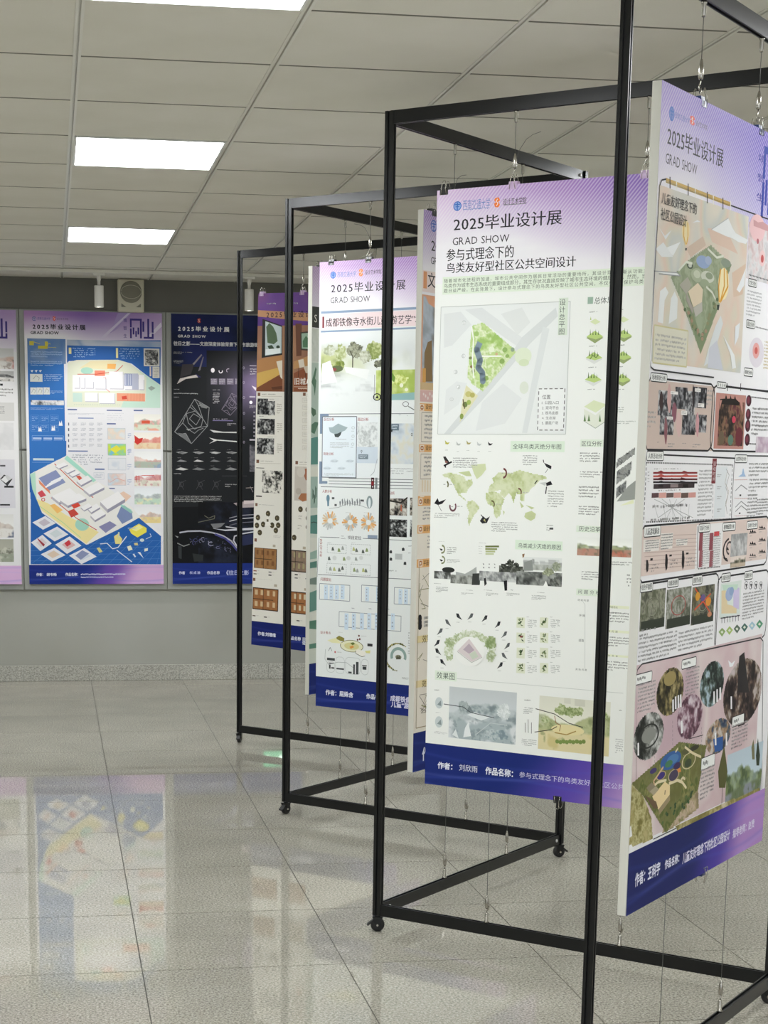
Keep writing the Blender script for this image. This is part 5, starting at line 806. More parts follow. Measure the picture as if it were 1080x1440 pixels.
POSTER['oldtown'] = [
 ('sheet', [
  ('R',0,0,900,1705,'e4e1d8'),
 ]),
 ('tea_house_interior', [
  ('G',0,0,900,462,'haze',131,['8a6250','9a7058','a87e60','96694f'],None,14),('G',0,0,900,152,'haze',132,['4a2c6e','5e3a84','6e4a8e','7c4a80'],None,10),('P','b98a66',(0,108,0,78,420,102,900,78,900,156,560,156)),
  ('P','2a2826',(29,119,151,153,155,289,29,303)),('P','b9c6c6',(45,130,147,158,150,281,48,293)),('P','55694f',(53,157,72,139,96,157,116,188,125,224,102,239,63,232)),('P','3a4a3a',(63,247,90,242,107,260,75,263)),
  ('E',128,252,11,8,'2c3a2e'),('P','dfe6e6',(52,263,142,257,142,281,52,289)),('L','2a2826',6,(44,130,47,293)),('P','b08052',(0,314,155,289,157,356,1,381)),('P','cfa95c',(1,375,157,344,158,374,3,445)),
  ('P','7c4c32',(3,445,158,374,160,460,4,462)),('P','5f3a28',(92,441,160,435,160,450,100,453)),('P','dcd3c0',(120,320,156,314,159,404,146,392)),('P','6b4636',(230,144,268,144,271,293,240,296)),
  ('P','4a4038',(260,184,339,178,343,272,266,267)),('P','9ab4a0',(268,190,340,185,342,263,272,260)),('P','567a5c',(276,225,294,201,310,213,312,254,279,254)),('P','b98e60',(225,320,343,284,345,332,226,356)),
  ('P','8a5238',(227,374,345,332,349,457,230,459)),('P','d9cfc0',(252,314,283,308,292,344,261,350)),('P','c9bca8',(284,344,345,335,346,373,300,374)),('L','4a3428',3,(257,350,255,392)),('L','4a3428',3,(296,374,299,392)),
 ]),
 ('header_lettering', [
  ('T',51,87,367,114,'2025毕业设计展','241a2e',1),('X',53,43,144,55,1,'3c2a60',2),('X',217,43,263,56,1,'3c2a60',2),
 ]),
 ('title_lettering', [
  ('T',230,396,300,428,'旧城','eee8e0',1),('P','eee8e0',(303,426,310,400,319,426,312,421)),('R',229,437,348,439,'e0c9b4'),('X',256,442,349,451,1,'e8d8c8',2),
 ]),
 ('survey_section', [
  ('R',9,468,25,484,'7c5a48'),('X',34,471,159,480,1,'8a8378',3),('L','b4ada0',1.5,(31,485,160,484)),('R',285,465,301,480,'7c5a48'),('X',309,468,430,476,1,'8a8378',3),('L','b4ada0',1.5,(307,481,430,481)),('R',9,790,26,806,'7c5a48'),
  ('X',35,792,161,799,1,'8a8378',3),('L','b4ada0',1.5,(32,807,161,804)),('R',250,788,266,804,'7c5a48'),('X',275,790,397,797,1,'8a8378',3),('L','b4ada0',1.5,(273,805,397,801)),
  ('G',9,496,117,575,'photo',140,['0e0e10','3a3a3c','777776','c9c9c6'],None,3),('G',10,592,118,667,'photo',141,['0e0e10','3a3a3c','777776','c9c9c6'],None,3),
  ('G',10,685,117,762,'photo',142,['0e0e10','3a3a3c','777776','c9c9c6'],None,3),('R',74,492,141,507,'e0ded6'),('X',82,495,135,503,1,'8a8378',2),('R',10,572,77,589,'e0ded6'),('X',20,577,68,585,1,'4a463e',2),
  ('R',71,672,132,685,'e0ded6'),('X',75,676,129,682,1,'8a8378',2),('X',129,517,160,568,5,'b0a99c',3),('X',132,609,163,657,5,'b0a99c',3),('X',135,707,166,755,5,'b0a99c',3),('L','c9c3b8',2,(282,491,351,491,351,510,282,510,282,491)),
  ('X',289,495,343,506,2,'a9a296',0),('L','c9c3b8',2,(284,523,352,523,352,542,284,542,284,523)),('X',290,527,344,537,2,'a9a296',1),('L','c9c3b8',2,(285,555,353,555,353,574,285,574,285,555)),('X',291,559,345,569,2,'a9a296',2),
  ('L','c9c3b8',2,(286,587,354,587,354,606,286,606,286,587)),('X',292,591,346,601,2,'a9a296',3),('L','c9c3b8',2,(287,619,355,619,355,638,287,638,287,619)),('X',293,623,347,633,2,'a9a296',4),
  ('L','c9c3b8',2,(288,651,356,651,356,670,288,670,288,651)),('X',294,655,348,665,2,'a9a296',5),('L','c9c3b8',2,(289,683,357,683,357,702,289,702,289,683)),('X',295,688,349,697,2,'a9a296',6),
  ('L','c9c3b8',2,(290,715,358,715,358,734,290,734,290,715)),('X',296,720,350,729,2,'a9a296',7),
 ]),
 ('culture_section', [
  ('G',49,840,174,948,'photo',144,['1a1a1a','55544f','a4a19a','d9d6ce','e4e1d8'],None,3),('R',9,828,59,831,'3a342e'),('R',11,964,48,970,'3a342e'),('X',45,855,60,935,3,'8a8378',3),('R',248,814,514,977,'c4bcb2'),
  ('P','a46a4e',(295,839,313,822,361,823,363,872,315,878)),('P','a8714f',(272,967,290,941,323,940,326,973,300,981)),('E',285,839,25,26,'cfc8be'),('E',273,932,17,16,'b4aba0'),('R',8,1001,22,1016,'7c5a48'),
  ('X',29,1005,174,1010,1,'8a8378',3),('E',26,1071,14,14,'4f4734'),('X',18,1068,34,1075,1,'b4a884',2),('E',89,1049,14,14,'4f4734'),('X',81,1046,97,1053,1,'b4a884',2),('E',146,1068,14,14,'4f4734'),
  ('X',139,1065,154,1071,1,'b4a884',2),('E',21,1110,14,14,'4f4734'),('X',13,1107,29,1114,1,'b4a884',2),('E',60,1103,14,14,'4f4734'),('X',52,1100,68,1107,1,'b4a884',2),('E',116,1104,14,14,'4f4734'),
  ('X',109,1101,124,1107,1,'b4a884',2),('E',154,1102,14,14,'4f4734'),('X',146,1099,162,1106,1,'b4a884',2),('E',40,1144,14,14,'4f4734'),('X',32,1141,47,1147,1,'b4a884',2),('E',140,1128,14,14,'4f4734'),
  ('X',132,1126,147,1132,1,'b4a884',2),('E',288,1018,14,14,'4f4734'),('X',281,1015,296,1021,1,'b4a884',2),('E',331,1017,13,14,'4f4734'),('X',323,1014,339,1020,1,'b4a884',2),('E',334,1058,13,14,'4f4734'),
  ('X',326,1055,342,1062,1,'b4a884',2),('E',336,1101,14,14,'4f4734'),('X',328,1098,343,1105,1,'b4a884',2),('E',254,1156,14,14,'4f4734'),('X',245,1153,261,1160,1,'b4a884',2),('P','ebe8e0',(69,1110,88,1058,110,1107)),
  ('P','6a6250',(81,1076,93,1076,94,1088,81,1089)),('X',126,1152,174,1164,2,'a49d90',2),('X',277,1045,303,1070,2,'a49d90',2),('X',274,1091,300,1117,2,'a49d90',3),
 ]),
 ('floor_plans', [
  ('R',7,1174,22,1190,'7c5a48'),('X',27,1179,181,1179,1,'8a8378',3),('R',3,1370,18,1385,'7c5a48'),('X',23,1374,178,1372,1,'8a8378',3),('G',8,1219,150,1320,'plan',150,['a4794e','8f6640','7c5636','2e2620'],None,3),
  ('R',123,1198,140,1210,'b4aa98'),('G',214,1216,336,1322,'plan',151,['96806a','7c6a60','a49a74','2e2620'],None,3),('R',308,1196,326,1209,'b4aa98'),('G',3,1416,165,1526,'plan',152,['a8744a','94623c','d0b48c','3a2a20'],None,3),
  ('R',137,1392,155,1404,'b4aa98'),('G',220,1418,351,1526,'plan',153,['a8744a','94623c','cfc4a4','3a2a20'],None,3),('R',323,1397,341,1409,'b4aa98'),('R',5,1332,25,1337,'8a4a3a'),('X',30,1330,51,1335,1,'a49d90',2),
  ('R',6,1347,25,1352,'6a6456'),('X',30,1345,51,1350,1,'a49d90',2),('R',100,1332,119,1337,'6a6a6a'),('X',124,1330,145,1335,1,'a49d90',2),('R',100,1347,119,1352,'1a1a1a'),('X',124,1345,145,1350,1,'a49d90',2),
  ('R',263,1332,282,1338,'4a4a48'),('X',287,1331,307,1336,1,'a49d90',2),('R',263,1349,282,1354,'6a6a68'),('X',287,1347,308,1352,1,'a49d90',2),('R',329,1348,347,1353,'1a1a1a'),('X',352,1346,372,1351,1,'a49d90',2),
  ('R',5,1556,24,1561,'5a4a3e'),('X',29,1554,51,1559,1,'a49d90',2),('R',77,1557,96,1562,'3a342e'),('X',101,1555,123,1560,1,'a49d90',2),('R',281,1557,300,1562,'3a342e'),('X',305,1555,325,1560,1,'a49d90',2),
 ]),
 ('footer_wash', [
  ('F',1585,0.72,'182468','3a3a98'),
 ]),
 ('footer_lettering', [
  ('T',40,1635,155,1654,'作者:刘珊维','dfe2f0',2),('T',229,1639,311,1657,'作品名称','dfe2f0',2),('T',320,1638,398,1657,'旧城里的','dfe2f0',2),('T',320,1656,398,1674,'适老空间','dfe2f0',2),
 ]),
]
POSTER['orange'] = [
 ('sheet', [
  ('R',0,0,900,1695,'e9e2d6'),
 ]),
 ('header_wash', [
  ('H',280,'9c80bc','9a7cc4','6a52b0'),
 ]),
 ('header_lettering', [
  ('CREST',59,41,17,'4a66b8','b4aed4'),('T',45,80,385,114,'2025毕业设计展','2c2a32',1),('T', 45, 130, 226, 151, 'GRAD SHOW', '3a3842'),
 ]),
 ('title_lettering', [
  ('R',0,173,900,235,'e6d6d2'),('R',6,176,26,225,'d99a6e'),('T',29,177,76,220,'文','2c2a30',1),
 ]),
 ('street_painting', [
  ('R',0,243,900,521,'dca888'),('G',8,248,880,518,'photo',161,['6f5f4a','8a8a86','a4b0bc','b9c2cc','98a0a8'],None,9),('P','e0a684',(21,248,84,243,85,280,39,268)),('P','8a7250',(21,497,20,412,38,380,62,373,70,495)),
  ('P','d9a45c',(10,458,30,457,31,503,10,500)),('R',0,499,900,520,'cfb48a'),('R',0,522,900,556,'d9b4b0'),('E',20,534,4,4,'e9dcd8'),('E',32,539,4,5,'e9dcd8'),('E',46,545,4,5,'e9dcd8'),('E',57,532,4,5,'e9dcd8'),
  ('E',70,538,4,5,'e9dcd8'),('E',82,544,4,5,'e9dcd8'),('E',94,531,4,5,'e9dcd8'),
 ]),
 ('orange_tabs', [
  ('R',0,561,300,584,'e2ae72'),('R',0,564,25,583,'eadfce'),('L','b06a2e',4,(6,569,19,569,19,578,6,578,6,569)),('T',34,563,98,578,'设计背景','4a3826',1),('R',0,683,300,706,'e2ae72'),('R',5,685,30,704,'eadfce'),
  ('L','b06a2e',4,(11,690,24,690,24,699,11,699,11,690)),('T',39,686,103,701,'设计思路','4a3826',1),('R',0,838,300,861,'e2ae72'),('R',11,839,36,859,'eadfce'),('L','b06a2e',4,(17,844,30,844,30,854,17,854,17,844)),
  ('T',45,842,110,856,'风貌分析','4a3826',1),
 ]),
 ('text_panels', [
  ('L','9a9084',2,(12,588,880,588,880,675,12,675,12,588)),('X',30,593,420,669,6,'77706a',3),('L','9a9084',2,(12,712,880,712,880,787,12,787,12,712)),('X',30,717,420,781,5,'77706a',3),('R',21,790,27,826,'e2cfae'),
  ('R',37,790,43,826,'e2cfae'),('R',53,791,59,826,'e2cfae'),('R',69,791,75,827,'e2cfae'),('R',85,791,91,827,'e2cfae'),('X',30,871,120,913,4,'6a645e',4),('G',140,865,420,920,'photo',162,['4a4650','8a7a74','c9a48a'],None,6),
  ('R',0,842,300,868,'e2ae72'),('R',3,845,26,865,'eadfce'),('L','b06a2e',4,(9,850,20,850,20,860,9,860,9,850)),('T',32,847,96,862,'风貌分析','4a3826',1),('R',0,926,300,952,'e2ae72'),('R',6,928,30,949,'eadfce'),
  ('L','b06a2e',4,(12,933,24,933,24,944,12,944,12,933)),('T',35,931,99,946,'设计策略','4a3826',1),('R',0,1030,300,1056,'e2ae72'),('R',10,1032,34,1053,'eadfce'),('L','b06a2e',4,(16,1037,28,1037,28,1048,16,1048,16,1037)),
  ('T',39,1035,104,1052,'平面布置','4a3826',1),('X',60,958,420,1001,4,'77706a',5),
 ]),
 ('line_sketches', [
  ('L','77726a',2.2,(153,1156,229,1184,273,1184,261,1184)),('L','9a948a',2.2,(135,1140,183,1103,260,1114,343,1157)),('L','8a8a60',2.2,(38,1080,80,1123,29,1124,22,1145)),('L','77726a',2.2,(29,1167,94,1184,141,1149,172,1162)),
  ('L','9a948a',2.2,(40,1111,15,1133,15,1178,15,1138)),('L','8a8a60',2.2,(22,1104,15,1143,57,1184,34,1184)),('L','77726a',2.2,(142,1112,187,1068,222,1066,235,1114)),('L','9a948a',2.2,(250,1108,209,1117,197,1076,153,1104)),
  ('L','8a8a60',2.2,(264,1121,309,1091,347,1128,293,1106)),('L','77726a',2.2,(167,1165,182,1126,264,1115,347,1084)),('L','9a948a',2.2,(35,1094,74,1076,158,1100,105,1133)),('L','8a8a60',2.2,(170,1142,195,1141,164,1155,152,1165)),
  ('L','77726a',2.2,(172,1145,153,1109,153,1069,223,1066)),('L','9a948a',2.2,(27,1137,21,1148,15,1133,15,1135)),('L','8a8a60',2.2,(272,1134,252,1147,313,1141,301,1184)),('L','77726a',2.2,(194,1155,140,1184,154,1184,234,1184)),
  ('L','77726a',2.2,(295,1331,259,1345,316,1339,295,1364)),('L','9a948a',2.2,(218,1341,179,1327,264,1363,332,1319)),('L','8a8a60',2.2,(277,1298,333,1284,355,1317,333,1284)),('L','77726a',2.2,(143,1335,202,1364,248,1356,268,1364)),
  ('L','9a948a',2.2,(191,1325,154,1284,143,1304,201,1344)),('L','8a8a60',2.2,(225,1285,304,1312,376,1346,342,1358)),('L','77726a',2.2,(288,1359,299,1337,287,1364,374,1345)),('L','9a948a',2.2,(49,1343,119,1364,94,1359,94,1343)),
  ('L','8a8a60',2.2,(207,1319,284,1357,281,1313,359,1338)),('L','77726a',2.2,(110,1317,152,1364,152,1364,232,1364)),('L','9a948a',2.2,(269,1352,222,1342,165,1324,210,1357)),('L','8a8a60',2.2,(22,1345,47,1322,15,1341,15,1364)),
  ('L','77726a',2.2,(176,1361,251,1364,236,1364,195,1354)),('L','9a948a',2.2,(158,1338,219,1364,250,1364,230,1364)),('L','8a8a60',2.2,(242,1286,257,1307,311,1322,275,1351)),('L','77726a',2.2,(251,1330,225,1364,299,1348,332,1311)),
  ('L','77726a',2.2,(184,1448,201,1431,208,1464,196,1431)),('L','9a948a',2.2,(245,1445,283,1441,247,1474,252,1445)),('L','8a8a60',2.2,(198,1480,225,1469,200,1512,174,1512)),('L','77726a',2.2,(31,1456,72,1494,81,1497,43,1512)),
  ('L','9a948a',2.2,(115,1511,65,1512,143,1483,216,1477)),('L','8a8a60',2.2,(174,1447,243,1440,321,1462,298,1511)),('L','77726a',2.2,(152,1463,212,1511,267,1512,334,1488)),('L','9a948a',2.2,(75,1475,46,1512,83,1512,36,1495)),
  ('L','8a8a60',2.2,(88,1446,162,1431,105,1456,68,1459)),('L','77726a',2.2,(157,1467,107,1464,71,1496,116,1512)),('L','9a948a',2.2,(33,1453,77,1454,43,1501,121,1512)),('L','8a8a60',2.2,(139,1449,81,1453,150,1470,193,1434)),
  ('L','77726a',2.2,(41,1506,120,1460,98,1469,155,1464)),('L','9a948a',2.2,(123,1493,203,1449,238,1486,181,1472)),('L','8a8a60',2.2,(89,1500,42,1486,110,1512,172,1512)),('L','77726a',2.2,(124,1449,154,1453,146,1489,215,1512)),
  ('R',10,1267,300,1288,'e6d5a4'),('T',40,1267,92,1291,'效果','6a5a34',1),('R',10,1407,300,1429,'e6d5a4'),('T',45,1408,98,1432,'效果','6a5a34',1),('E',25,1213,12,12,'26262a'),('X',49,1203,145,1223,1,'5a564e',3),
  ('E',25,1226,12,12,'26262a'),('X',49,1216,145,1236,1,'5a564e',3),('E',26,1237,12,12,'26262a'),('X',50,1227,146,1247,1,'5a564e',3),('L','9a8a6a',2.5,(14,1046,14,1556,886,1556)),
 ]),
 ('footer_wash', [
  ('F',1571,0.62,'1b2a70','4a46a0'),
 ]),
 ('footer_lettering', [
  ('T',55,1624,175,1666,'作者：','dfe2f0',2),
 ]),
]
POSTER['green'] = [
 ('sheet', [
  ('R',0,0,900,1705,'d0d6cc'),
 ]),
 ('header_wash', [
  ('H',330,'b99ac4','a486c4','7458b0'),
 ]),
 ('header_lettering', [
  ('T',58,80,440,122,'2025毕业设计展','2c2a32',1),('T', 56, 150, 240, 176, 'GRAD SHOW', '3a3842'),
 ]),
 ('title_band', [
  ('R',0,154,900,235,'42433f'),('T',13,183,163,214,'SI','e2e2da'),
 ]),
 ('leaf_pattern', [
  ('G',0,237,900,366,'photo',171,['8c948a','b4bab0','d0d4cc','c4cac0'],None,8),('R',0,371,900,663,'b4c4b8'),('P','5a7a64',(-3,447,14,416,27,386,34,396,24,431,33,441,23,501,15,466)),
  ('P','55705c',(-1,545,30,554,33,572,13,582,-1,567)),('P','5a7a66',(2,613,26,602,53,604,23,650,0,643)),('P','5f8f86',(-2,666,47,660,47,759,0,771)),('P','5f8f86',(0,668,500,653,500,759,0,771)),('R',0,778,900,819,'dcdcd0'),
  ('R',0,819,900,943,'a4bab0'),('R',0,943,900,967,'cfd6cc'),('P','5d8c84',(0,974,200,963,200,1060,0,1046)),('P','dcdcd2',(0,1063,300,1060,300,1116,0,1127)),('P','9ab4a8',(0,1122,160,1094,160,1144,0,1150)),
  ('P','5a8478',(0,1162,160,1150,160,1183,0,1186)),('P','d8dad0',(0,1189,300,1186,300,1223,0,1223)),('P','7c8c84',(0,1228,60,1223,60,1256,0,1251)),('P','6a948a',(0,1285,120,1265,180,1318,120,1352,0,1364)),
  ('P','dcddd4',(0,1367,300,1364,300,1398,0,1398)),('P','5f8874',(0,1401,140,1398,140,1429,60,1440,0,1432)),('P','5f8a78',(0,1496,200,1489,200,1515,0,1515)),('P','3f5a4a',(13,866,20,875,20,901,13,910)),
  ('P','3f5a4a',(22,885,30,894,30,921,23,930)),('P','3f5a4a',(32,855,40,866,39,899,33,910)),('L','3a4a44',3,(4,1003,23,1000,48,1005)),
 ]),
 ('footer_wash', [
  ('F',1577,0.62,'1b2a70','4a46a0'),
 ]),
]
POSTER['blue'] = [
 ('sheet', [
  ('R',0,0,848,1680,'e6e6ea'),
 ]),
 ('header_wash', [
  ('H',260,'b48ac0','8a6ab0','b49ac8',0),('P','a794c6',(577,1,662,0,567,102,524,128)),('P','cfc6dc',(637,2,654,1,490,157,464,158)),('P','dcd6e6',(747,152,842,54,846,79,772,152)),
 ]),
 ('header_lettering', [
  ('CREST',62,48,13,'4a4a9a','c9c0dc'),('T',81,39,161,55,'西南交通大学','5a5aa4'),('FLAME',175,31,193,58,'e0564a'),('T',199,41,271,53,'设计艺术学院','6a5a70'),('T',51,81,376,109,'2025毕业设计展','35323e',2),
  ('T', 38, 122, 212, 140, 'GRAD SHOW', '4a4854', 2),('Z',608,34,631,176,'境智生','4a3f88',1,0.5),('LOGO',649,35,0.848,'43387e'),
 ]),
 ('blue_text_column', [
  ('R',17,167,239,1148,'3672bc'),('G',17,167,251,317,'haze',201,['6f8cb4','5d82b8','7c94b8'],None,10),('R',30,183,57,208,'cfc04a'),('L','d4c84a',3,(57,188,95,199)),('R',125,184,143,210,'d4c84a'),('X',146,193,171,203,1,'d4c84a',2),
  ('R',82,210,141,228,'c9bc44'),('X',145,215,234,223,1,'d4c84a',2),('X',36,241,233,282,3,'9ab4da',3),('X',35,300,232,334,3,'9ab4da',3),('X',31,479,229,502,3,'9ab4da',3),('X',29,584,227,598,2,'9ab4da',3),
  ('P','dfe6ee',(33,360,52,357,43,372)),('P','dfe6ee',(59,360,77,356,69,372)),('P','dfe6ee',(84,360,103,356,94,371)),('R',30,381,106,428,'d9dcd8'),('L','6a6e6a',2,(48,412,66,391,87,403,82,420)),('X',117,379,230,424,4,'9ab4da',4),
  ('R',30,463,69,506,'dcdfdc'),('L','8a8e8a',2,(37,496,49,471,62,481,55,499)),('R',70,462,108,505,'dcdfdc'),('L','8a8e8a',2,(76,495,89,470,102,480,95,498)),('R',111,461,149,504,'dcdfdc'),
  ('L','8a8e8a',2,(117,495,129,469,143,479,136,498)),('G',31,540,235,569,'photo',202,['3a3e44','8a8e94','c9ccd0','e2e4e6'],None,4),('X',29,584,232,598,2,'9ab4da',3),('L','6f9ad0',1.6,(31,631,80,631,80,674,31,674,31,631)),
  ('X',36,637,75,669,3,'84a8d8',3),('L','6f9ad0',1.6,(30,685,79,685,79,729,30,729,30,685)),('X',35,692,74,724,3,'84a8d8',3),('L','6f9ad0',1.6,(91,630,139,630,139,673,91,673,91,630)),('X',96,637,134,668,3,'84a8d8',3),
  ('L','6f9ad0',1.6,(90,685,138,685,138,728,90,728,90,685)),('X',95,691,133,723,3,'84a8d8',3),('L','6f9ad0',1.6,(150,629,199,629,199,672,150,672,150,629)),('X',155,636,194,667,3,'84a8d8',3),
  ('L','6f9ad0',1.6,(149,684,198,684,198,727,149,727,149,684)),('X',154,691,193,722,3,'84a8d8',3),('P','e6eaf0',(73,730,77,699,85,716,90,696,96,730)),('P','e6eaf0',(155,725,159,694,167,711,173,690,179,724)),
  ('P','e6eaf0',(201,694,205,664,213,681,219,660,225,694)),('L','8ab0e0',2,(35,756,229,756,229,977,35,977,35,756)),('R',40,767,93,780,'a4bce0'),('L','84a8dc',1.5,(40,787,89,787,89,961,40,961,40,787)),
  ('X',47,795,83,952,6,'9ab8e2',0),('R',105,767,158,780,'a4bce0'),('L','84a8dc',1.5,(105,786,154,786,154,960,105,960,105,786)),('X',111,795,148,952,6,'9ab8e2',1),('R',170,766,223,779,'a4bce0'),
  ('L','84a8dc',1.5,(169,785,219,785,219,960,169,960,169,785)),('X',176,794,213,951,6,'9ab8e2',2),
 ]),
 ('blue_plan_field', [
  ('P','2f63ac',(260,175,840,163,835,442,659,309,574,286,271,299,258,312)),('G',260,170,841,205,'haze',203,['c0c6d4','8ca0c4','b4bccc'],None,10),('R',270,218,286,256,'e2dca0'),('R',561,215,574,276,'e2dca0'),
  ('X',293,216,437,278,5,'8fb0dc',3,0.6),('X',583,214,711,283,5,'8fb0dc',4,0.6),('R',733,214,831,322,'dcdad2'),('G',740,222,823,315,'photo',204,['3a3a3c','8a8a8a','d0cec8'],None,4),('R',787,324,831,393,'d9d6cc'),
  ('X',793,331,824,387,6,'8a8680',3),('R',769,324,779,383,'d9cfc4'),
 ]),
 ('site_plan', [
  ('P','dfe2cf',(262,308,318,292,574,286,642,305,835,435,834,573,253,581)),('P','c4e0d2',(659,318,835,437,834,577,588,577,623,496,743,536,749,392)),('P','efeef0',(291,383,736,375,735,469,289,484)),
  ('P','e6dcb4',(403,297,574,290,505,346,334,340)),('P','f0b468',(507,312,561,311,556,343,506,342)),('E',380,356,38,21,'a8d4c4'),('P','e88a72',(428,354,492,353,491,386,427,387)),('L','c94a3c',4,(603,319,564,357,440,376,321,378)),
  ('L','d9604a',3,(495,396,496,464,520,484)),('R',480,395,497,417,'d4503f'),('R',303,396,336,466,'b9b8c4'),('R',299,391,332,462,'efeef2'),('R',342,400,369,466,'b9b8c4'),('R',337,395,364,462,'efeef2'),('R',373,424,422,465,'b9b8c4'),
  ('R',369,419,417,461,'efeef2'),('R',431,402,499,468,'b9b8c4'),('R',427,397,494,464,'efeef2'),('R',521,363,606,466,'b9b8c4'),('R',517,358,602,462,'efeef2'),('R',616,374,701,469,'b9b8c4'),('R',611,369,697,465,'efeef2'),
  ('R',704,406,735,469,'b9b8c4'),('R',700,401,731,464,'efeef2'),('R',368,494,448,546,'b9b8c4'),('R',364,489,444,542,'efeef2'),('R',456,495,553,556,'b9b8c4'),('R',451,490,549,552,'efeef2'),('R',611,369,658,444,'8a94b8'),
  ('L','dfe2ec',3,(617,373,617,441)),('L','dfe2ec',3,(628,373,627,441)),('L','dfe2ec',3,(638,373,637,440)),('L','dfe2ec',3,(648,373,648,440)),('R',659,368,697,465,'b4b8cc'),('R',563,490,739,538,'eba284'),
  ('P','d4503f',(593,509,623,504,627,525,597,528)),('L','d9826a',2,(632,490,631,538)),('L','d9826a',2,(651,490,650,538)),('L','d9826a',2,(670,490,669,537)),('L','d9826a',2,(689,490,688,537)),('L','d9826a',2,(708,489,707,537)),
  ('L','d9826a',2,(726,489,726,536)),('R',291,492,348,546,'c4dcd4'),('P','9aa8a0',(757,455,779,442,805,455,778,472)),('L','b4c8bc',3,(296,564,588,562),14),
 ]),
 ('text_table', [
  ('R',257,590,315,598,'5a6a9a'),('R',499,592,594,599,'5a6a9a'),('R',667,590,724,598,'5a6a9a'),('R',321,642,417,649,'8a98c0'),('X',261,615,484,625,2,'b4b8c4',3),('R',259,674,265,692,'5a6074'),('X',286,674,318,693,3,'a4a8b4',0),
  ('X',337,673,370,692,3,'a4a8b4',1),('X',389,673,421,692,3,'a4a8b4',2),('X',440,672,473,691,3,'a4a8b4',3),('R',258,708,265,726,'5a6074'),('X',285,706,318,725,3,'a4a8b4',4),('X',337,705,369,725,3,'a4a8b4',5),
  ('X',388,705,421,724,3,'a4a8b4',6),('X',440,704,472,723,3,'a4a8b4',7),('R',257,742,264,760,'5a6074'),('X',285,738,317,757,3,'a4a8b4',8),('X',336,738,369,757,3,'a4a8b4',9),('X',388,737,420,756,3,'a4a8b4',10),
  ('X',439,737,472,756,3,'a4a8b4',11),('R',257,776,263,794,'5a6074'),('X',284,771,317,790,3,'a4a8b4',12),('X',336,770,368,789,3,'a4a8b4',13),('X',387,769,420,789,3,'a4a8b4',14),('X',439,769,471,788,3,'a4a8b4',15),
  ('R',256,810,263,828,'5a6074'),('X',284,803,316,822,3,'a4a8b4',16),('X',335,802,368,822,3,'a4a8b4',17),('X',387,802,419,821,3,'a4a8b4',18),('X',438,801,471,821,3,'a4a8b4',19),('X',501,612,656,616,1,'b0b4c0',0,0.5),
  ('X',501,625,656,630,1,'b0b4c0',1,0.5),('X',501,639,656,644,1,'b0b4c0',2,0.5),('X',501,652,656,657,1,'b0b4c0',3,0.5),('R',257,845,378,851,'6a7aa8'),
 ]),
 ('colour_studies', [
  ('G',504,705,613,774,'haze',205,['dfe2e4','e9d8c8','d0dce0'],None,4),('L','a9b0bc',1.5,(504,705,613,705,613,774,504,774,504,705)),('X',629,733,650,767,3,'a4b0cc',2),
  ('G',503,801,612,870,'haze',206,['e4e23a','b4dc6a','7cc4dc'],None,4),('L','a9b0bc',1.5,(503,801,612,801,612,870,503,870,503,801)),('X',628,829,649,863,3,'a4b0cc',2),('P','dfe04a',(515,854,568,811,593,854,558,871)),
  ('R',499,674,555,682,'5a6a9a'),('G',669,616,835,717,'sketch',210,['e6e4da','8a9a7c','d9867c','c9d4b4','e07a5a'],None,4),('G',668,729,834,830,'sketch',211,['e9e2d4','c94a3c','d96a52','e0c08a','d9a46a'],None,4),
  ('P','d8604a',(716,656,768,655,768,674,716,674)),('P','c93a34',(670,746,698,767,724,762,715,788,689,805,673,793)),('G',669,846,836,948,'sketch',214,['e4e6e6','b4786c','d9a08a','8a9a84','5a7aa0'],None,4),
  ('G',668,960,835,1063,'sketch',215,['e6e8ea','a43a44','c96a64','e2dcc8','c4c0a8'],None,4),('G',667,1074,834,1177,'sketch',216,['dfe6ea','7c8a90','a4b0a8','a8cfae','e2dca4'],None,4),
  ('G',666,1190,833,1294,'sketch',217,['e2e4e6','b09484','d0a08a','dfc05a','e2d08a'],None,4),('L','c9463f',4,(671,1007,722,996,792,995)),('L','c9463f',3,(678,996,680,1039)),('L','c9463f',3,(696,996,697,1039)),
  ('G',505,801,616,873,'haze',220,['e4e23a','b4dc6a','7cc4dc'],None,4),('L','a9b0bc',1.5,(505,801,616,801,616,873,505,873,505,801)),('X',626,834,652,873,3,'a4b0cc',2),
  ('G',504,890,615,963,'haze',221,['dfe2e8','e2e4e8','cfd6e0'],None,4),('L','a9b0bc',1.5,(504,890,615,890,615,963,504,963,504,890)),('X',625,924,651,963,3,'a4b0cc',2),
  ('G',502,985,614,1058,'haze',222,['e6dfe0','e0c8c0','c9d8e4'],None,4),('L','a9b0bc',1.5,(502,985,614,985,614,1058,502,1058,502,985)),('X',624,1018,650,1058,3,'a4b0cc',2),('P','e6e04a',(516,835,559,809,585,834,550,860)),
  ('L','d98a7a',2,(513,1041,557,1014,609,1031)),('R',495,1075,544,1082,'5a6a9a'),('P','e6c8b4',(555,1118,599,1096,647,1126,607,1165)),('R',257,846,378,852,'6a7aa8'),('X',278,867,475,938,5,'a9adb8',4,0.6),
  ('R',421,955,481,964,'6a7aa8'),('L','b4bac8',1.5,(414,980,477,980,477,1022,414,1022,414,980)),('X',420,986,472,1015,3,'b4bac8',4),
 ]),
 ('blue_drawing_sheet', [
  ('P','2a63ae',(20,1096,10,1555,831,1555,833,1377,693,1260,369,1431,79,1215,15,985,13,1113)),('P','3672bc',(19,789,246,786,244,876,15,989)),('R',39,895,167,908,'bcd0d8'),('L','8ab0e0',1.8,(32,920,170,919)),
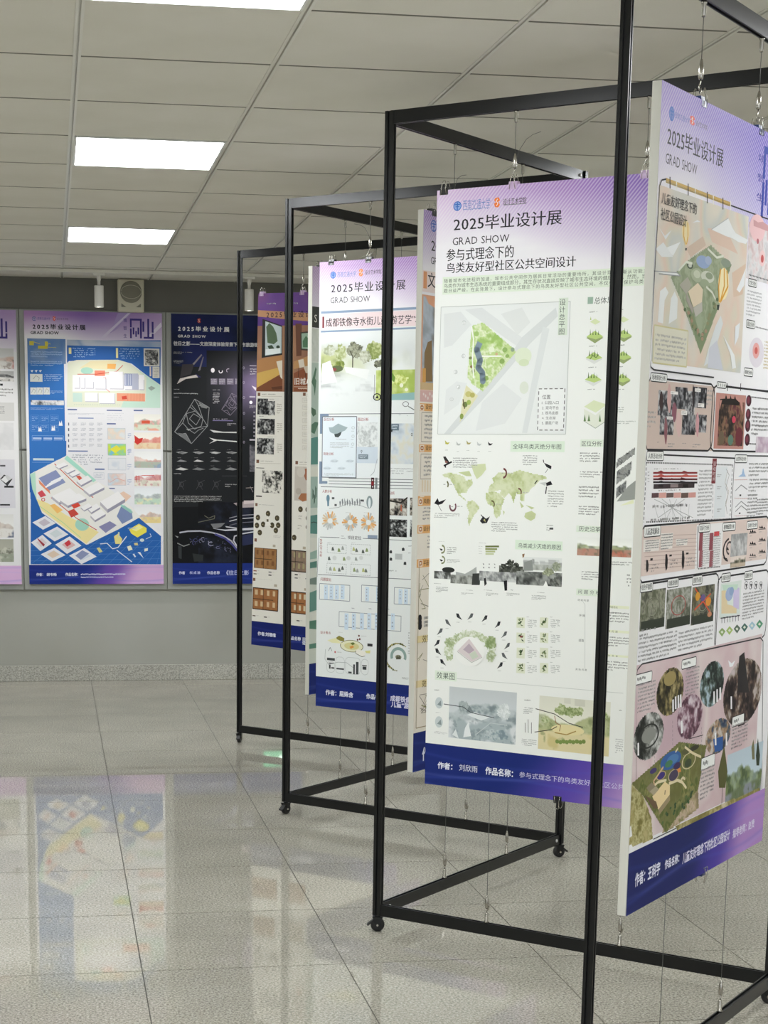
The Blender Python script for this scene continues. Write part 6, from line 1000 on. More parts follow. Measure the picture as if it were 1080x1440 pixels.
  ('L','5f90cc',1.4,(10,1555,240,1388)),('L','5f90cc',1.4,(71,1555,293,1387)),('L','5f90cc',1.4,(131,1555,347,1387)),('L','5f90cc',1.4,(192,1555,401,1387)),('L','5f90cc',1.4,(252,1555,455,1387)),
  ('L','5f90cc',1.4,(313,1555,509,1387)),('L','5f90cc',1.4,(374,1555,563,1387)),('L','5f90cc',1.4,(435,1555,617,1387)),('L','5f90cc',1.4,(496,1555,671,1387)),('L','5f90cc',1.4,(557,1555,725,1404)),
  ('L','5f90cc',1.4,(619,1555,780,1404)),('L','5f90cc',1.4,(680,1555,834,1404)),('L','5f90cc',1.4,(742,1555,889,1404)),('L','5f90cc',1.4,(803,1555,943,1403)),('L','5f90cc',1.4,(13,1440,832,1404)),
  ('L','5f90cc',1.4,(12,1471,832,1442)),('L','5f90cc',1.4,(12,1502,832,1481)),('L','5f90cc',1.4,(11,1534,832,1519)),('L','5f90cc',1.4,(10,1565,831,1558)),
 ]),
 ('site_axonometric', [
  ('P','e9e8e4',(248,876,333,931,427,1033,495,1067,650,1195,702,1256,562,1335,360,1432,87,1233,31,1078,17,993)),('P','a8dccb',(248,876,427,1028,409,1041,231,897)),('P','b4dcc8',(17,993,50,980,55,1147,87,1233,30,1087)),
  ('P','a4d8cc',(512,1118,581,1174,650,1213,624,1230)),('P','ecdfa0',(55,1147,123,1172,242,1249,440,1352,360,1426,88,1220)),('P','f0be70',(136,1185,166,1176,217,1215,182,1236)),('E',336,1305,44,39,'a4d4c4'),
  ('L','c9564a',5,(170,928,305,1059,408,1136)),('L','c9564a',5,(145,1138,302,1266,427,1339)),('L','b4d8a0',4,(71,1190,215,1292,326,1387)),('P','8a94bc',(70,1018,178,966,237,1043,133,1095)),
  ('P','e08a6a',(70,1027,137,1095,141,1116,74,1052)),('P','efeff2',(108,1069,203,1021,208,1030,113,1078)),('P','efeff2',(120,1059,213,1013,218,1021,125,1067)),('P','efeff2',(132,1049,224,1004,229,1013,137,1057)),
  ('P','efeff2',(144,1038,234,996,239,1004,149,1047)),('P','f0eff0',(174,941,230,918,252,934,197,957)),('P','b9b6bf',(174,941,197,957,197,964,174,948)),('P','9a98aa',(197,957,252,934,252,941,197,964)),
  ('P','f0eff0',(230,970,279,947,298,963,250,986)),('P','b9b6bf',(230,970,250,986,250,994,229,977)),('P','9a98aa',(250,986,298,963,298,971,250,994)),('P','f0eff0',(259,991,309,968,328,985,280,1007)),
  ('P','b9b6bf',(259,991,280,1007,280,1015,259,999)),('P','9a98aa',(280,1007,328,985,328,992,280,1015)),('P','f0eff0',(306,1034,375,998,401,1023,334,1059)),('P','b9b6bf',(306,1034,334,1059,334,1071,306,1045)),
  ('P','9a98aa',(334,1059,401,1023,401,1035,334,1071)),('P','f0eff0',(348,1085,442,1039,478,1072,387,1118)),('P','b9b6bf',(348,1085,387,1118,386,1133,348,1100)),('P','9a98aa',(387,1118,478,1072,478,1087,386,1133)),
  ('P','f0eff0',(149,1129,262,1077,305,1114,195,1167)),('P','b9b6bf',(149,1129,195,1167,195,1184,149,1146)),('P','9a98aa',(195,1167,305,1114,304,1132,195,1184)),('P','f0eff0',(201,1155,319,1109,365,1142,249,1187)),
  ('P','b9b6bf',(201,1155,249,1187,249,1202,200,1170)),('P','9a98aa',(249,1187,365,1142,364,1157,249,1202)),('P','f0eff0',(451,1162,564,1096,607,1144,497,1209)),('P','b9b6bf',(451,1162,497,1209,497,1231,451,1183)),
  ('P','9a98aa',(497,1209,607,1144,607,1165,497,1231)),('P','f0eff0',(372,1205,429,1173,450,1196,395,1229)),('P','b9b6bf',(372,1205,395,1229,395,1240,372,1216)),('P','9a98aa',(395,1229,450,1196,450,1207,395,1240)),
  ('P','f0eff0',(329,1197,379,1171,398,1190,350,1216)),('P','b9b6bf',(329,1197,350,1216,350,1224,329,1206)),('P','9a98aa',(350,1216,398,1190,398,1198,350,1224)),('P','f0eff0',(389,1248,458,1209,485,1238,417,1277)),
  ('P','b9b6bf',(389,1248,417,1277,417,1290,389,1261)),('P','9a98aa',(417,1277,485,1238,484,1251,417,1290)),('P','7c8cb4',(554,1252,581,1191,650,1230,654,1265,588,1300)),('P','93c4b8',(581,1191,603,1183,657,1226,641,1232)),
  ('P','8a8ab0',(440,1318,510,1283,553,1308,483,1357)),('P','d9503f',(269,1184,312,1167,329,1188,286,1206)),('P','c94a40',(247,1223,286,1206,316,1240,268,1262)),('P','d0505a',(62,1108,90,1091,115,1125,81,1138)),
  ('E',96,1151,12,12,'c94a4a',0,360,0.6),('P','d4604f',(302,1004,324,999,341,1016,323,1029)),
 ]),
 ('detail_views', [
  ('P','e2e4ea',(26,1293,107,1252,172,1297,91,1338)),('P','c4bcc8',(63,1293,103,1269,139,1295,95,1317)),('P','e2e4ea',(94,1362,180,1318,249,1367,162,1411)),('P','cfd8dc',(132,1362,175,1336,214,1364,167,1388)),
  ('P','e2e4ea',(15,1418,87,1370,144,1424,72,1472)),('P','d9cdd0',(47,1418,83,1390,115,1421,76,1446)),('P','e2e4ea',(74,1492,160,1451,229,1497,143,1537)),('P','dcc8b4',(113,1492,156,1468,194,1494,147,1516)),
  ('P','e2e4ea',(166,1431,257,1379,330,1437,238,1489)),('P','d8b4b4',(207,1431,252,1401,293,1434,243,1461)),('P','e2e4ea',(251,1500,347,1452,424,1506,328,1554)),('P','cfd6e2',(294,1500,342,1472,385,1503,333,1529)),
  ('P','c9404a',(222,1422,252,1401,265,1427,239,1444)),('P','a43a44',(54,1388,101,1431,92,1444,58,1401)),('P','8a94b8',(290,1500,334,1466,377,1487,324,1527)),('P','e9de5a',(631,1334,693,1298,741,1325,741,1351,683,1385,644,1360)),
  ('P','f0ea9a',(649,1334,693,1304,719,1321,675,1347)),('P','e4d88a',(535,1378,561,1361,587,1395,578,1426,543,1426)),('L','dfe6ec',5,(447,1426,491,1422,525,1457,560,1448,614,1378)),('L','dfe6ec',5,(551,1465,647,1540)),
  ('P','e6e9d0',(617,1443,639,1435,652,1461,626,1470)),('P','d4cf8a',(425,1452,443,1448,462,1474,442,1483)),('P','dfe6ee',(683,1478,700,1478,722,1518,709,1505)),('P','e4e8d8',(727,1456,749,1452,748,1469,726,1474)),
  ('E',712,1402,14,10,'cfdcd8'),('P','cfc88a',(661,1421,683,1417,687,1435,665,1435)),('L','dfe6ec',3,(763,1360,771,1378,736,1395)),('X',623,1321,684,1334,2,'a4c0e0',2),('R',561,1352,570,1387,'cfd6b4'),
  ('P','dfe6ee',(652,1491,661,1487,673,1507,665,1511)),
 ]),
 ('footer_wash', [
  ('F',1559,0.44,'1d2f80','6a4aa4','cfa8d4'),
 ]),
 ('footer_lettering', [
  ('T',44,1610,97,1629,'作者：','dfe2f0',2),('T',108,1610,171,1629,'胡韦畅','dfe2f0',2),('T',226,1609,317,1629,'作品名称：','dfe2f0',2),('X',323,1610,738,1627,1,'cfd0ea',3,1.0),('X',323,1630,558,1644,1,'cfd0ea',4,1.0),
 ]),
]
POSTER['black'] = [
 ('sheet', [
  ('R',0,0,848,1680,'1e2023'),
 ]),
 ('night_wash', [
  ('G',0,0,848,320,'haze',231,['10141c','151b30','1c2550','222a5c'],None,12),('G',221,219,848,839,'glow',237,['1e2023','b49ad0'],None,8),
 ]),
 ('header_lettering', [
  ('FLAME',163,25,186,53,'c04a44'),('T',42,76,365,102,'2025毕业设计展','eeeeee',2),('T', 41, 126, 217, 142, 'GRAD SHOW', 'dcdcde', 2),
 ]),
 ('title_lettering', [
  ('T',14,167,627,192,'往日之影——文旅深度体验背景下城市旅游街区景观','dadade',2),
 ]),
 ('light_sculpture', [
  ('P','3e3a3e',(68,307,143,303,123,366,54,387)),('P','8a8488',(133,303,188,242,194,248,142,309)),('P','77727a',(168,347,198,257,203,260,182,340)),('P','c9c0bc',(34,428,54,393,155,369,168,385,90,396)),
  ('P','e6e0da',(44,406,103,386,155,379,97,392)),('P','2e2c5a',(149,360,188,384,168,385)),('X',14,229,130,246,2,'3e4246',2),('X',14,280,77,304,3,'3e4246',3),('X',15,457,70,464,1,'5a5c60',2),('X',15,480,240,491,1,'6a6c70',3,1.0),
 ]),
 ('wire_plan', [
  ('L','8a8c8e',3.5,(145,519,237,569,226,685,124,795,18,723,145,519)),('L','8a8c8e',3.5,(92,609,148,593,197,640,187,685,144,705,105,667,92,609)),('L','8a8c8e',3.5,(145,519,168,557,237,569)),('L','8a8c8e',3.5,(168,557,197,640)),
  ('L','8a8c8e',3.5,(115,567,148,593)),('L','8a8c8e',3.5,(18,723,69,667,105,706,226,685)),('L','8a8c8e',3.5,(69,667,92,609)),('L','8a8c8e',3.5,(112,641,138,609,181,634,154,679,112,641)),('L','8a8c8e',3.5,(49,738,88,731,124,795)),
  ('L','8a8c8e',3.5,(105,706,144,731,167,711,200,698)),('L','8a8c8e',3.5,(128,558,197,640,226,685)),('P','77797a',(168,538,233,566,220,576,187,570)),('P','6a6c6e',(36,729,88,735,121,792,75,764)),
  ('P','9a9c9a',(89,702,118,709,105,715)),('L','7c7484',2.6,(380,479,426,504,421,562,370,617,316,581,380,479)),('L','7c7484',2.6,(353,524,381,516,406,539,401,562,380,572,360,553,353,524)),
  ('L','7c7484',2.6,(380,479,391,498,426,504)),('L','7c7484',2.6,(391,498,406,539)),('L','7c7484',2.6,(365,503,381,516)),('L','7c7484',2.6,(316,581,342,553,360,572,421,562)),('L','7c7484',2.6,(342,553,353,524)),
  ('L','7c7484',2.6,(363,540,376,524,398,536,385,559,363,540)),('L','7c7484',2.6,(332,589,352,585,370,617)),('L','7c7484',2.6,(360,572,380,585,391,575,408,568)),('L','7c7484',2.6,(371,498,406,539,421,562)),
  ('X',15,505,63,513,1,'5a5c60',2),('X',260,476,304,546,7,'8a8690',4),('X',260,457,329,464,1,'8a8690',3),
 ]),
 ('diagram_rows', [
  ('E',260,340,12,14,'e9e4ea'),('E',310,344,13,14,'e2dce4',-20,200,0.6),('E',358,340,13,13,'b4a8ba',120,300,0.7),('R',247,390,289,427,'6e6678'),('X',249,393,287,425,5,'8c8496',0),('R',298,389,340,427,'6e6678'),
  ('X',300,392,338,424,5,'8c8496',1),('R',349,388,392,426,'6e6678'),('X',352,391,390,423,5,'8c8496',2),('R',400,387,443,425,'6e6678'),('X',403,390,441,422,5,'8c8496',3),('R',259,647,388,652,'77709a'),
  ('X',259,636,398,644,1,'9a92a8',3,0.4),('X',352,664,410,681,2,'8a8690',3),('P','c9c9c8',(240,707,279,713,325,719,411,718,411,726,325,725,266,724)),
  ('P','d4d4d2',(236,756,286,768,338,771,414,776,412,783,338,777,286,774,236,794,266,775)),('P','9a9c9c',(26,849,62,844,101,851,68,861)),('P','9a9c9c',(131,848,167,843,206,850,173,860)),
  ('P','9a9c9c',(236,847,272,842,312,849,279,859)),('P','9a9c9c',(342,846,378,841,418,848,385,857)),('P','6a6c6c',(38,856,55,846,87,854,72,857)),('X',36,832,75,835,1,'4a4c50',2),('P','8a8c8c',(144,855,162,845,194,853,178,856)),
  ('X',142,831,181,834,1,'4a4c50',2),('P','c4c4c2',(249,854,266,844,298,852,282,855)),('X',246,830,285,833,1,'4a4c50',2),('P','77797a',(354,853,371,843,404,851,388,854)),('X',352,829,391,832,1,'4a4c50',2),
  ('P','8a8c8c',(30,907,55,895,96,905,71,909)),('X',35,882,75,886,1,'4a4c50',2),('P','c4c4c2',(136,906,161,894,202,904,178,908)),('X',142,881,181,885,1,'4a4c50',2),('P','77797a',(241,905,266,893,307,903,282,908)),
  ('X',246,880,285,884,1,'4a4c50',2),('P','6a6c6c',(346,904,371,892,413,902,388,907)),('X',352,879,391,883,1,'4a4c50',2),('P','c4c4c2',(22,957,55,944,104,955,71,962)),('X',35,933,74,936,1,'4a4c50',2),
  ('P','77797a',(128,956,161,943,211,954,178,961)),('X',142,932,181,935,1,'4a4c50',2),('P','6a6c6c',(232,955,266,942,315,953,282,960)),('X',246,931,285,934,1,'4a4c50',2),('P','8a8c8c',(338,955,371,941,421,953,388,959)),
  ('X',352,930,391,933,1,'4a4c50',2),('L','4a4c4e',2.4,(34,1083,61,1037,89,1024)),('E',60,1050,14,17,'45474a',0,360,0.8),('L','45474a',2.4,(41,1025,74,1083)),('L','4a4c4e',2.4,(153,1082,179,1036,207,1023)),
  ('E',180,1050,14,16,'45474a',0,360,0.8),('L','45474a',2.4,(160,1024,193,1082)),('L','4a4c4e',2.4,(255,1082,282,1036,310,1023)),('E',282,1049,14,17,'45474a',0,360,0.8),('L','45474a',2.4,(262,1023,295,1081)),
  ('X',12,979,91,988,1,'77797c',2),('X',12,1119,318,1163,4,'5c5e62',3),('X',338,1043,421,1067,2,'5c5e62',3),('L','4a4c50',2,(318,995,478,994)),
 ]),
 ('night_rendering', [
  ('P','101215',(-3,1194,565,1178,566,1548,-5,1548)),('G',166,1160,848,1545,'photo',233,['0c0d10','101218','171a24','232838'],None,8),('P','b0a4a6',(391,1166,531,1145,532,1191,431,1195)),
  ('P','cfc4c4',(458,1149,531,1149,532,1165,458,1172)),('L','6a6a5c',4,(205,1245,232,1262,272,1245,268,1265,165,1288)),('P','77787c',(245,1298,338,1291,312,1317,265,1330)),('P','c4c4cc',(338,1311,425,1323,418,1330,345,1320)),
  ('P','d0d0da',(258,1327,338,1334,522,1320,522,1336,338,1342)),('L','9a9aa4',5,(365,1261,432,1244,532,1237)),('L','cfcfd6',5,(365,1281,432,1264,532,1257)),('L','6a6a78',5,(365,1307,432,1290,532,1283)),
  ('L','b9b9c6',9,(46,1354,99,1345,179,1343,258,1354,325,1373,378,1406,418,1462)),('L','4a4a8a',12,(272,1363,338,1390,385,1429,422,1475)),('L','cfcfda',8,(532,1346,445,1360,398,1376,392,1403,432,1469)),
  ('P','2a3050',(425,1376,532,1356,532,1422,452,1436)),('E',374,1468,6,10,'77799a',79,286,0.75),('E',336,1453,4,11,'77799a',26,341,0.75),('E',268,1442,4,10,'2e3054',31,313,0.75),('E',195,1399,14,16,'9a9cb4',177,312,0.75),
  ('E',153,1416,5,16,'77799a',124,208,0.75),('E',140,1408,8,16,'2e3054',78,299,0.75),('E',309,1452,8,10,'2e3054',63,190,0.75),('E',326,1418,4,16,'9a9cb4',150,221,0.75),('E',194,1398,14,10,'9a9cb4',135,216,0.75),
  ('E',162,1412,4,12,'2e3054',68,341,0.75),('E',292,1448,14,8,'77799a',9,304,0.75),('E',179,1406,9,12,'77799a',63,246,0.75),('E',214,1400,12,10,'4a4c78',157,322,0.75),('E',296,1406,4,6,'77799a',152,240,0.75),
  ('E',248,1442,18,8,'2e3054',111,301,0.75),('E',244,1410,16,8,'9a9cb4',34,208,0.75),('E',148,1402,14,12,'4a4c78',1,325,0.75),('E',172,1382,18,6,'2e3054',168,257,0.75),('E',138,1420,12,12,'4a4c78',79,237,0.75),
  ('E',248,1424,20,14,'9a9cb4',37,287,0.75),('E',196,1404,8,10,'9a9cb4',22,231,0.75),('E',346,1461,8,11,'77799a',72,259,0.75),('E',308,1434,7,6,'4a4c78',96,203,0.75),('E',365,1448,15,6,'77799a',35,182,0.75),
  ('E',348,1424,18,4,'4a4c78',102,279,0.75),('E',124,1414,10,4,'9a9cb4',144,293,0.75),('E',181,1403,13,12,'4a4c78',173,345,0.75),('E',246,1432,4,12,'77799a',114,205,0.75),('E',128,1392,18,10,'4a4c78',68,192,0.75),
  ('E',314,1438,14,10,'2e3054',64,271,0.75),('L','8a8c8c',6,(31,1420,72,1440,107,1428)),('P','9a9c9c',(16,1372,39,1380,33,1387)),('P','2c3030',(128,1486,198,1495,195,1535,138,1538)),('P','34383a',(36,1436,59,1440,58,1522,39,1515)),
  ('L','b4a9a4',3,(471,1070,518,1067)),('L','9a9296',3,(498,1060,517,1096)),
 ]),
 ('side_marks', [
  ('E',456,322,6,8,'a49cae',0,360,0.7),('E',456,412,6,8,'a49cae',0,360,0.7),('E',457,505,7,8,'a49cae',0,360,0.7),('E',458,602,6,8,'a49cae',0,360,0.7),('E',458,692,6,8,'a49cae',0,360,0.7),('E',458,782,6,8,'a49cae',0,360,0.7),
  ('R',493,306,536,310,'c4bcc8'),('X',496,322,536,366,3,'8a8296',3),('P','dcd4de',(506,430,536,443,533,462,520,449)),('R',493,495,530,504,'b9b1c0'),('E',502,534,10,10,'f0ecf4'),('X',493,553,536,571,3,'9a92a4',3),
  ('R',518,591,530,601,'8a848e'),('R',518,615,530,626,'8a848e'),('R',518,640,530,650,'8a848e'),('R',518,664,530,675,'8a848e'),('R',518,689,530,699,'8a848e'),('R',518,714,530,724,'8a848e'),('R',518,738,530,748,'8a848e'),
  ('R',494,762,530,772,'b4aeb8'),('G',494,798,538,967,'photo',234,['2a2a2e','55545a','77757c'],None,6),
 ]),
 ('footer_wash', [
  ('F',1548,0.95,'1c2f7c','26368a','30308a'),
 ]),
 ('footer_lettering', [
  ('T',40,1600,80,1619,'作者','d0d4ea',2),('T',109,1600,178,1617,'权成渝','b0b6dc',2),('T',221,1599,303,1619,'作品名称','d0d4ea',2),('T',328,1594,492,1624,'《往日之影','b0b6dc',2),
 ]),
]
POSTER['white'] = [
 ('sheet', [
  ('R',0,0,848,1680,'e4e4e6'),
 ]),
 ('header_wash', [
  ('H',250,'b48ac0','9a7ab8','b49ac8',0),
 ]),
 ('header_lettering', [
  ('CREST',54,51,13,'4a4a9a','c9c0dc'),('T',74,43,156,62,'西南交通大学','5a5aa4'),('FLAME',169,37,188,65,'e0564a'),('T',44,86,374,122,'2025毕业设计展','35323e',2),('T', 32, 128, 208, 150, 'GRAD SHOW', '4a4854', 2),
  ('LOGO',647,51,0.848,'43387e'),('Z',606,50,630,190,'境智生','4a3f88',1,0.5),
 ]),
 ('room_photos', [
  ('G',520,230,829,354,'park',240,['c9c9c8','8a7c74','d0b4a8','dcdad6','b04a48'],None,5),('G',520,367,827,429,'park',241,['b4b4b4','2a2a2c','8a8a8a','e0dedc','c9c7c4'],None,5),
  ('G',520,1243,805,1387,'park',242,['dcdcda','9a8a80','c4b4a8','e2e0dc','3a4a6a'],None,5),('G',520,1398,802,1540,'park',243,['a8a89c','77786c','c4c6b8','9aa090','d4d4c8'],None,5),
 ]),
 ('diagram_blocks', [
  ('R',480,557,825,668,'cfcfce'),('X',520,577,765,638,6,'55555a',3),('G',560,680,819,846,'haze',246,['d6d6d8','dedee0','cfd0d2'],None,10),('R',480,904,820,1204,'d4d3da'),('P','3a3a3e',(728,1025,754,997,805,1024,772,1069)),
  ('P','c9c9cc',(748,1012,773,999,802,1022,766,1044)),('P','e0e0e2',(734,1028,760,1007,779,1037,763,1050)),('R',753,1066,811,1078,'2a2a2e'),('R',730,938,763,948,'55555a'),('R',724,1179,786,1189,'3a3a3e'),
  ('R',742,443,759,455,'2a2a2e'),('X',691,469,821,524,3,'55555a',4),
 ]),
 ('footer_wash', [
  ('F',1564,0.44,'1d2f80','6a4aa4','d9b4dc'),
 ]),
]

# ------------------------------------------------------------------ printed posters
# every print is drawn in millimetres on its board: x to the right, y down from the top left corner
m_print = mat('poster_ink', (1, 1, 1), 0.55, spec=0.15)
_at = N(m_print, 'ShaderNodeAttribute'); _at.attribute_name = 'Col'
L(m_print, _at.outputs['Color'], bsdf(m_print).inputs['Base Color'])
INK = 0.98
def hexlin(h): return np.array([lin(int(h[i:i+2], 16)) * INK for i in (0, 2, 4)]).clip(0, 0.92)
def hex3(h): return np.array([int(h[i:i+2], 16) / 255.0 for i in (0, 2, 4)])
def tolin(a):
    a = np.asarray(a).clip(0, 1)
    return (np.where(a <= 0.04045, a / 12.92, ((a + 0.055) / 1.055) ** 2.4) * INK).clip(0, 0.92)

def fbm(h, w, seed, cells, octaves=4, gain=0.55):
    """smooth value noise in 0..1 on an h x w raster, `cells` blobs across the longer side"""
    rs = np.random.RandomState(seed); out = np.zeros((h, w)); amp = 1.0; tot = 0.0
    m = max(h, w)
    for o in range(octaves):
        c = cells * 2 ** o
        gy, gx = int(math.ceil(c * h / m)) + 2, int(math.ceil(c * w / m)) + 2
        g = rs.rand(gy, gx)
        y = np.linspace(0, c * h / m, h); x = np.linspace(0, c * w / m, w)
        yi = y.astype(int); xi = x.astype(int); fy = y - yi; fx = x - xi
        fy = (fy * fy * (3 - 2 * fy))[:, None]; fx = (fx * fx * (3 - 2 * fx))[None, :]
        a = g[yi][:, xi]; b = g[yi][:, xi + 1]; c2 = g[yi + 1][:, xi]; d = g[yi + 1][:, xi + 1]
        out += amp * ((a * (1 - fx) + b * fx) * (1 - fy) + (c2 * (1 - fx) + d * fx) * fy); tot += amp; amp *= gain
    out /= tot
    return (out - out.min()) / (out.max() - out.min() + 1e-9)
def mixc(a, b, t): return a + (b - a) * np.clip(t, 0, 1)[..., None]
def sstep(e0, e1, x):
    t = np.clip((x - e0) / (e1 - e0), 0, 1); return t * t * (3 - 2 * t)

def picture(kind, h, w, seed, pal):
    """small printed pictures: park views, photographs, hazes, skylines, floor plans"""
    V, U = np.mgrid[0:1:h*1j, 0:1:w*1j]
    names = pal; pal = [hex3(c) for c in pal]
    n1 = fbm(h, w, seed, 4); n2 = fbm(h, w, seed + 11, 11, 4, 0.7); n3 = fbm(h, w, seed + 23, 2.5, 3)
    if kind == 'sketch': return 0.62 * picture('park', h, w, seed, names) + 0.38 * 0.94
    if kind == 'park':            # sky, tree dark, tree light, ground, accent
        img = mixc(pal[0] + 0 * V[..., None], pal[0] * 1.06, V * 2)
        line = 0.52 - 0.28 * n3[0][None, :] ** 0.8 - 0.10 * (n2 - .5)
        tree = sstep(0.0, 0.05, V - line) * (V < 0.66 + 0.08 * (n1 - .5))
        foliage = mixc(pal[1] + 0 * V[..., None], pal[2], sstep(0.25, 0.7, n2))
        img = mixc(img, foliage, tree * (0.55 + 0.45 * sstep(0.2, 0.6, n1)))
        gnd = sstep(-0.02, 0.04, V - (0.62 + 0.06 * (n1 - .5)))
        img = mixc(img, mixc(pal[3] + 0 * V[..., None], pal[4], sstep(0.5, 0.75, fbm(h, w, seed + 5, 5, 3))), gnd)
        img = mixc(img, pal[1] + 0 * V[..., None], gnd * sstep(0.66, 0.8, n2) * 0.6)
        return img
    if kind == 'photo':           # tones from dark to light scattered like a snapshot
        t = 0.55 * n2 + 0.45 * n1; t = (t - t.min()) / (t.max() - t.min()); t = sstep(0.15, 0.85, t)
        k = t * (len(pal) - 1); i = np.clip(k.astype(int), 0, len(pal) - 2); P = np.array(pal)
        return P[i] + (P[i + 1] - P[i]) * (k - i)[..., None]
    if kind == 'water':           # paper, foliage light, foliage dark, ink grey: a soft garden wash that fades into the paper
        img = pal[0] + 0 * V[..., None]
        far = np.exp(-((V - .22) / .12) ** 2) * (.35 + .5 * n3); img = mixc(img, mixc(pal[3] + 0 * img, pal[0], np.full(V.shape, .55)), far * .7)
        den = np.exp(-((V - .36 + .08 * (n1 - .5)) / .13) ** 2) * sstep(.22, .55, .5 * n3 + .5 * n1) * (U < .68)
        img = mixc(img, mixc(pal[1] + 0 * img, pal[2], sstep(.3, .75, n2)), den * 1.25)
        rip = fbm(h, w, seed + 9, 7, 4, .7); strk = fbm(h, max(4, w // 5), seed + 3, 14, 3, .8); strk = strk[:, (np.linspace(0, strk.shape[1] - 1, w)).astype(int)]
        img = mixc(img, pal[3] + 0 * img, sstep(.45, .85, .6 * strk + .4 * rip) * sstep(.48, .56, V) * (1 - sstep(.7, .98, V)) * .75)
        rock = sstep(.66, .72, U) * (V < .5) * sstep(.02, .1, V); img = mixc(img, mixc(pal[3] * .55 + 0 * img, pal[0] * .95, sstep(.2, .8, .5 * n2 + .5 * strk)), rock * .85)
        return img
    if kind == 'haze':
        P = np.array(pal); k = sstep(0.1, 0.9, 0.7 * n3 + 0.3 * n1) * (len(pal) - 1); i = np.clip(k.astype(int), 0, len(pal) - 2)
        return P[i] + (P[i + 1] - P[i]) * (k - i)[..., None]
    if kind == 'city':            # sky, towers, ground dark, ground light
        img = pal[0] + 0 * V[..., None]; rs = np.random.RandomState(seed); x = 0.0
        while x < 1:
            bw = 0.06 + 0.08 * rs.rand(); top = 0.05 + 0.35 * rs.rand(); c = pal[1] * (0.75 + 0.4 * rs.rand())
            msk = ((U >= x) & (U < x + bw) & (V > top)).astype(float); img = mixc(img, c + 0.06 * (np.sin(V * 90) > 0)[..., None], msk); x += bw + 0.01
        return mixc(img, mixc(pal[2] + 0 * V[..., None], pal[3], n2), sstep(0.5, 0.58, V + 0.1 * (n1 - .5)))
    if kind == 'plan':            # floor plan: wood tone, dark walls, furniture marks
        img = mixc(pal[0] + 0 * V[..., None], pal[1], n2)
        rs = np.random.RandomState(seed)
        wall = (U < .03) | (U > .97) | (V < .03) | (V > .97) | (abs(U - .42) < .012) | (abs(V - .52) < .012) * (U < .8)
        for r in range(2):
            for c in range(4):
                x, y = .08 + .23 * c, .1 + .5 * r
                m = (abs(U - x - .06) < .05) & (abs(V - y - .12) < .11); img[m] = pal[2]
        img[wall] = pal[3]
        return img
    if kind == 'glow':            # dark sheet with streaks of light
        img = pal[0] + 0 * V[..., None]
        img = mixc(img, pal[1] + 0 * V[..., None], .85 * np.exp(-((U - .58) / .32) ** 2) * np.exp(-((V - .36) / .26) ** 2) * (.65 + .35 * n1))
        return img
    return pal[0] + 0 * V[..., None]

_glyph = {}
def load_glyphs(chars):
    made = []
    for ch in sorted(chars):
        c = bpy.data.curves.new('glyph', 'FONT'); c.body = ch; c.resolution_u = 2
        o = bpy.data.objects.new('glyph', c); COL.objects.link(o); made.append((ch, o, c))
    dg = bpy.context.evaluated_depsgraph_get()
    for ch, o, c in made:
        me = bpy.data.meshes.new_from_object(o.evaluated_get(dg))
        co = np.zeros(len(me.vertices) * 3); me.vertices.foreach_get('co', co); co = co.reshape(-1, 3)[:, :2]
        fs = [tuple(p.vertices) for p in me.polygons]
        cjk = ord(ch) > 0x2E7F
        if len(co) == 0: adv, x0 = 0.35, 0.0
        elif cjk: adv, x0 = 1.0, 0.0
        else: x0 = co[:, 0].min() - 0.05; adv = co[:, 0].max() - x0 + 0.05
        _glyph[ch] = (co, fs, adv, x0, cjk)
        bpy.data.meshes.remove(me); bpy.data.objects.remove(o); bpy.data.curves.remove(c)

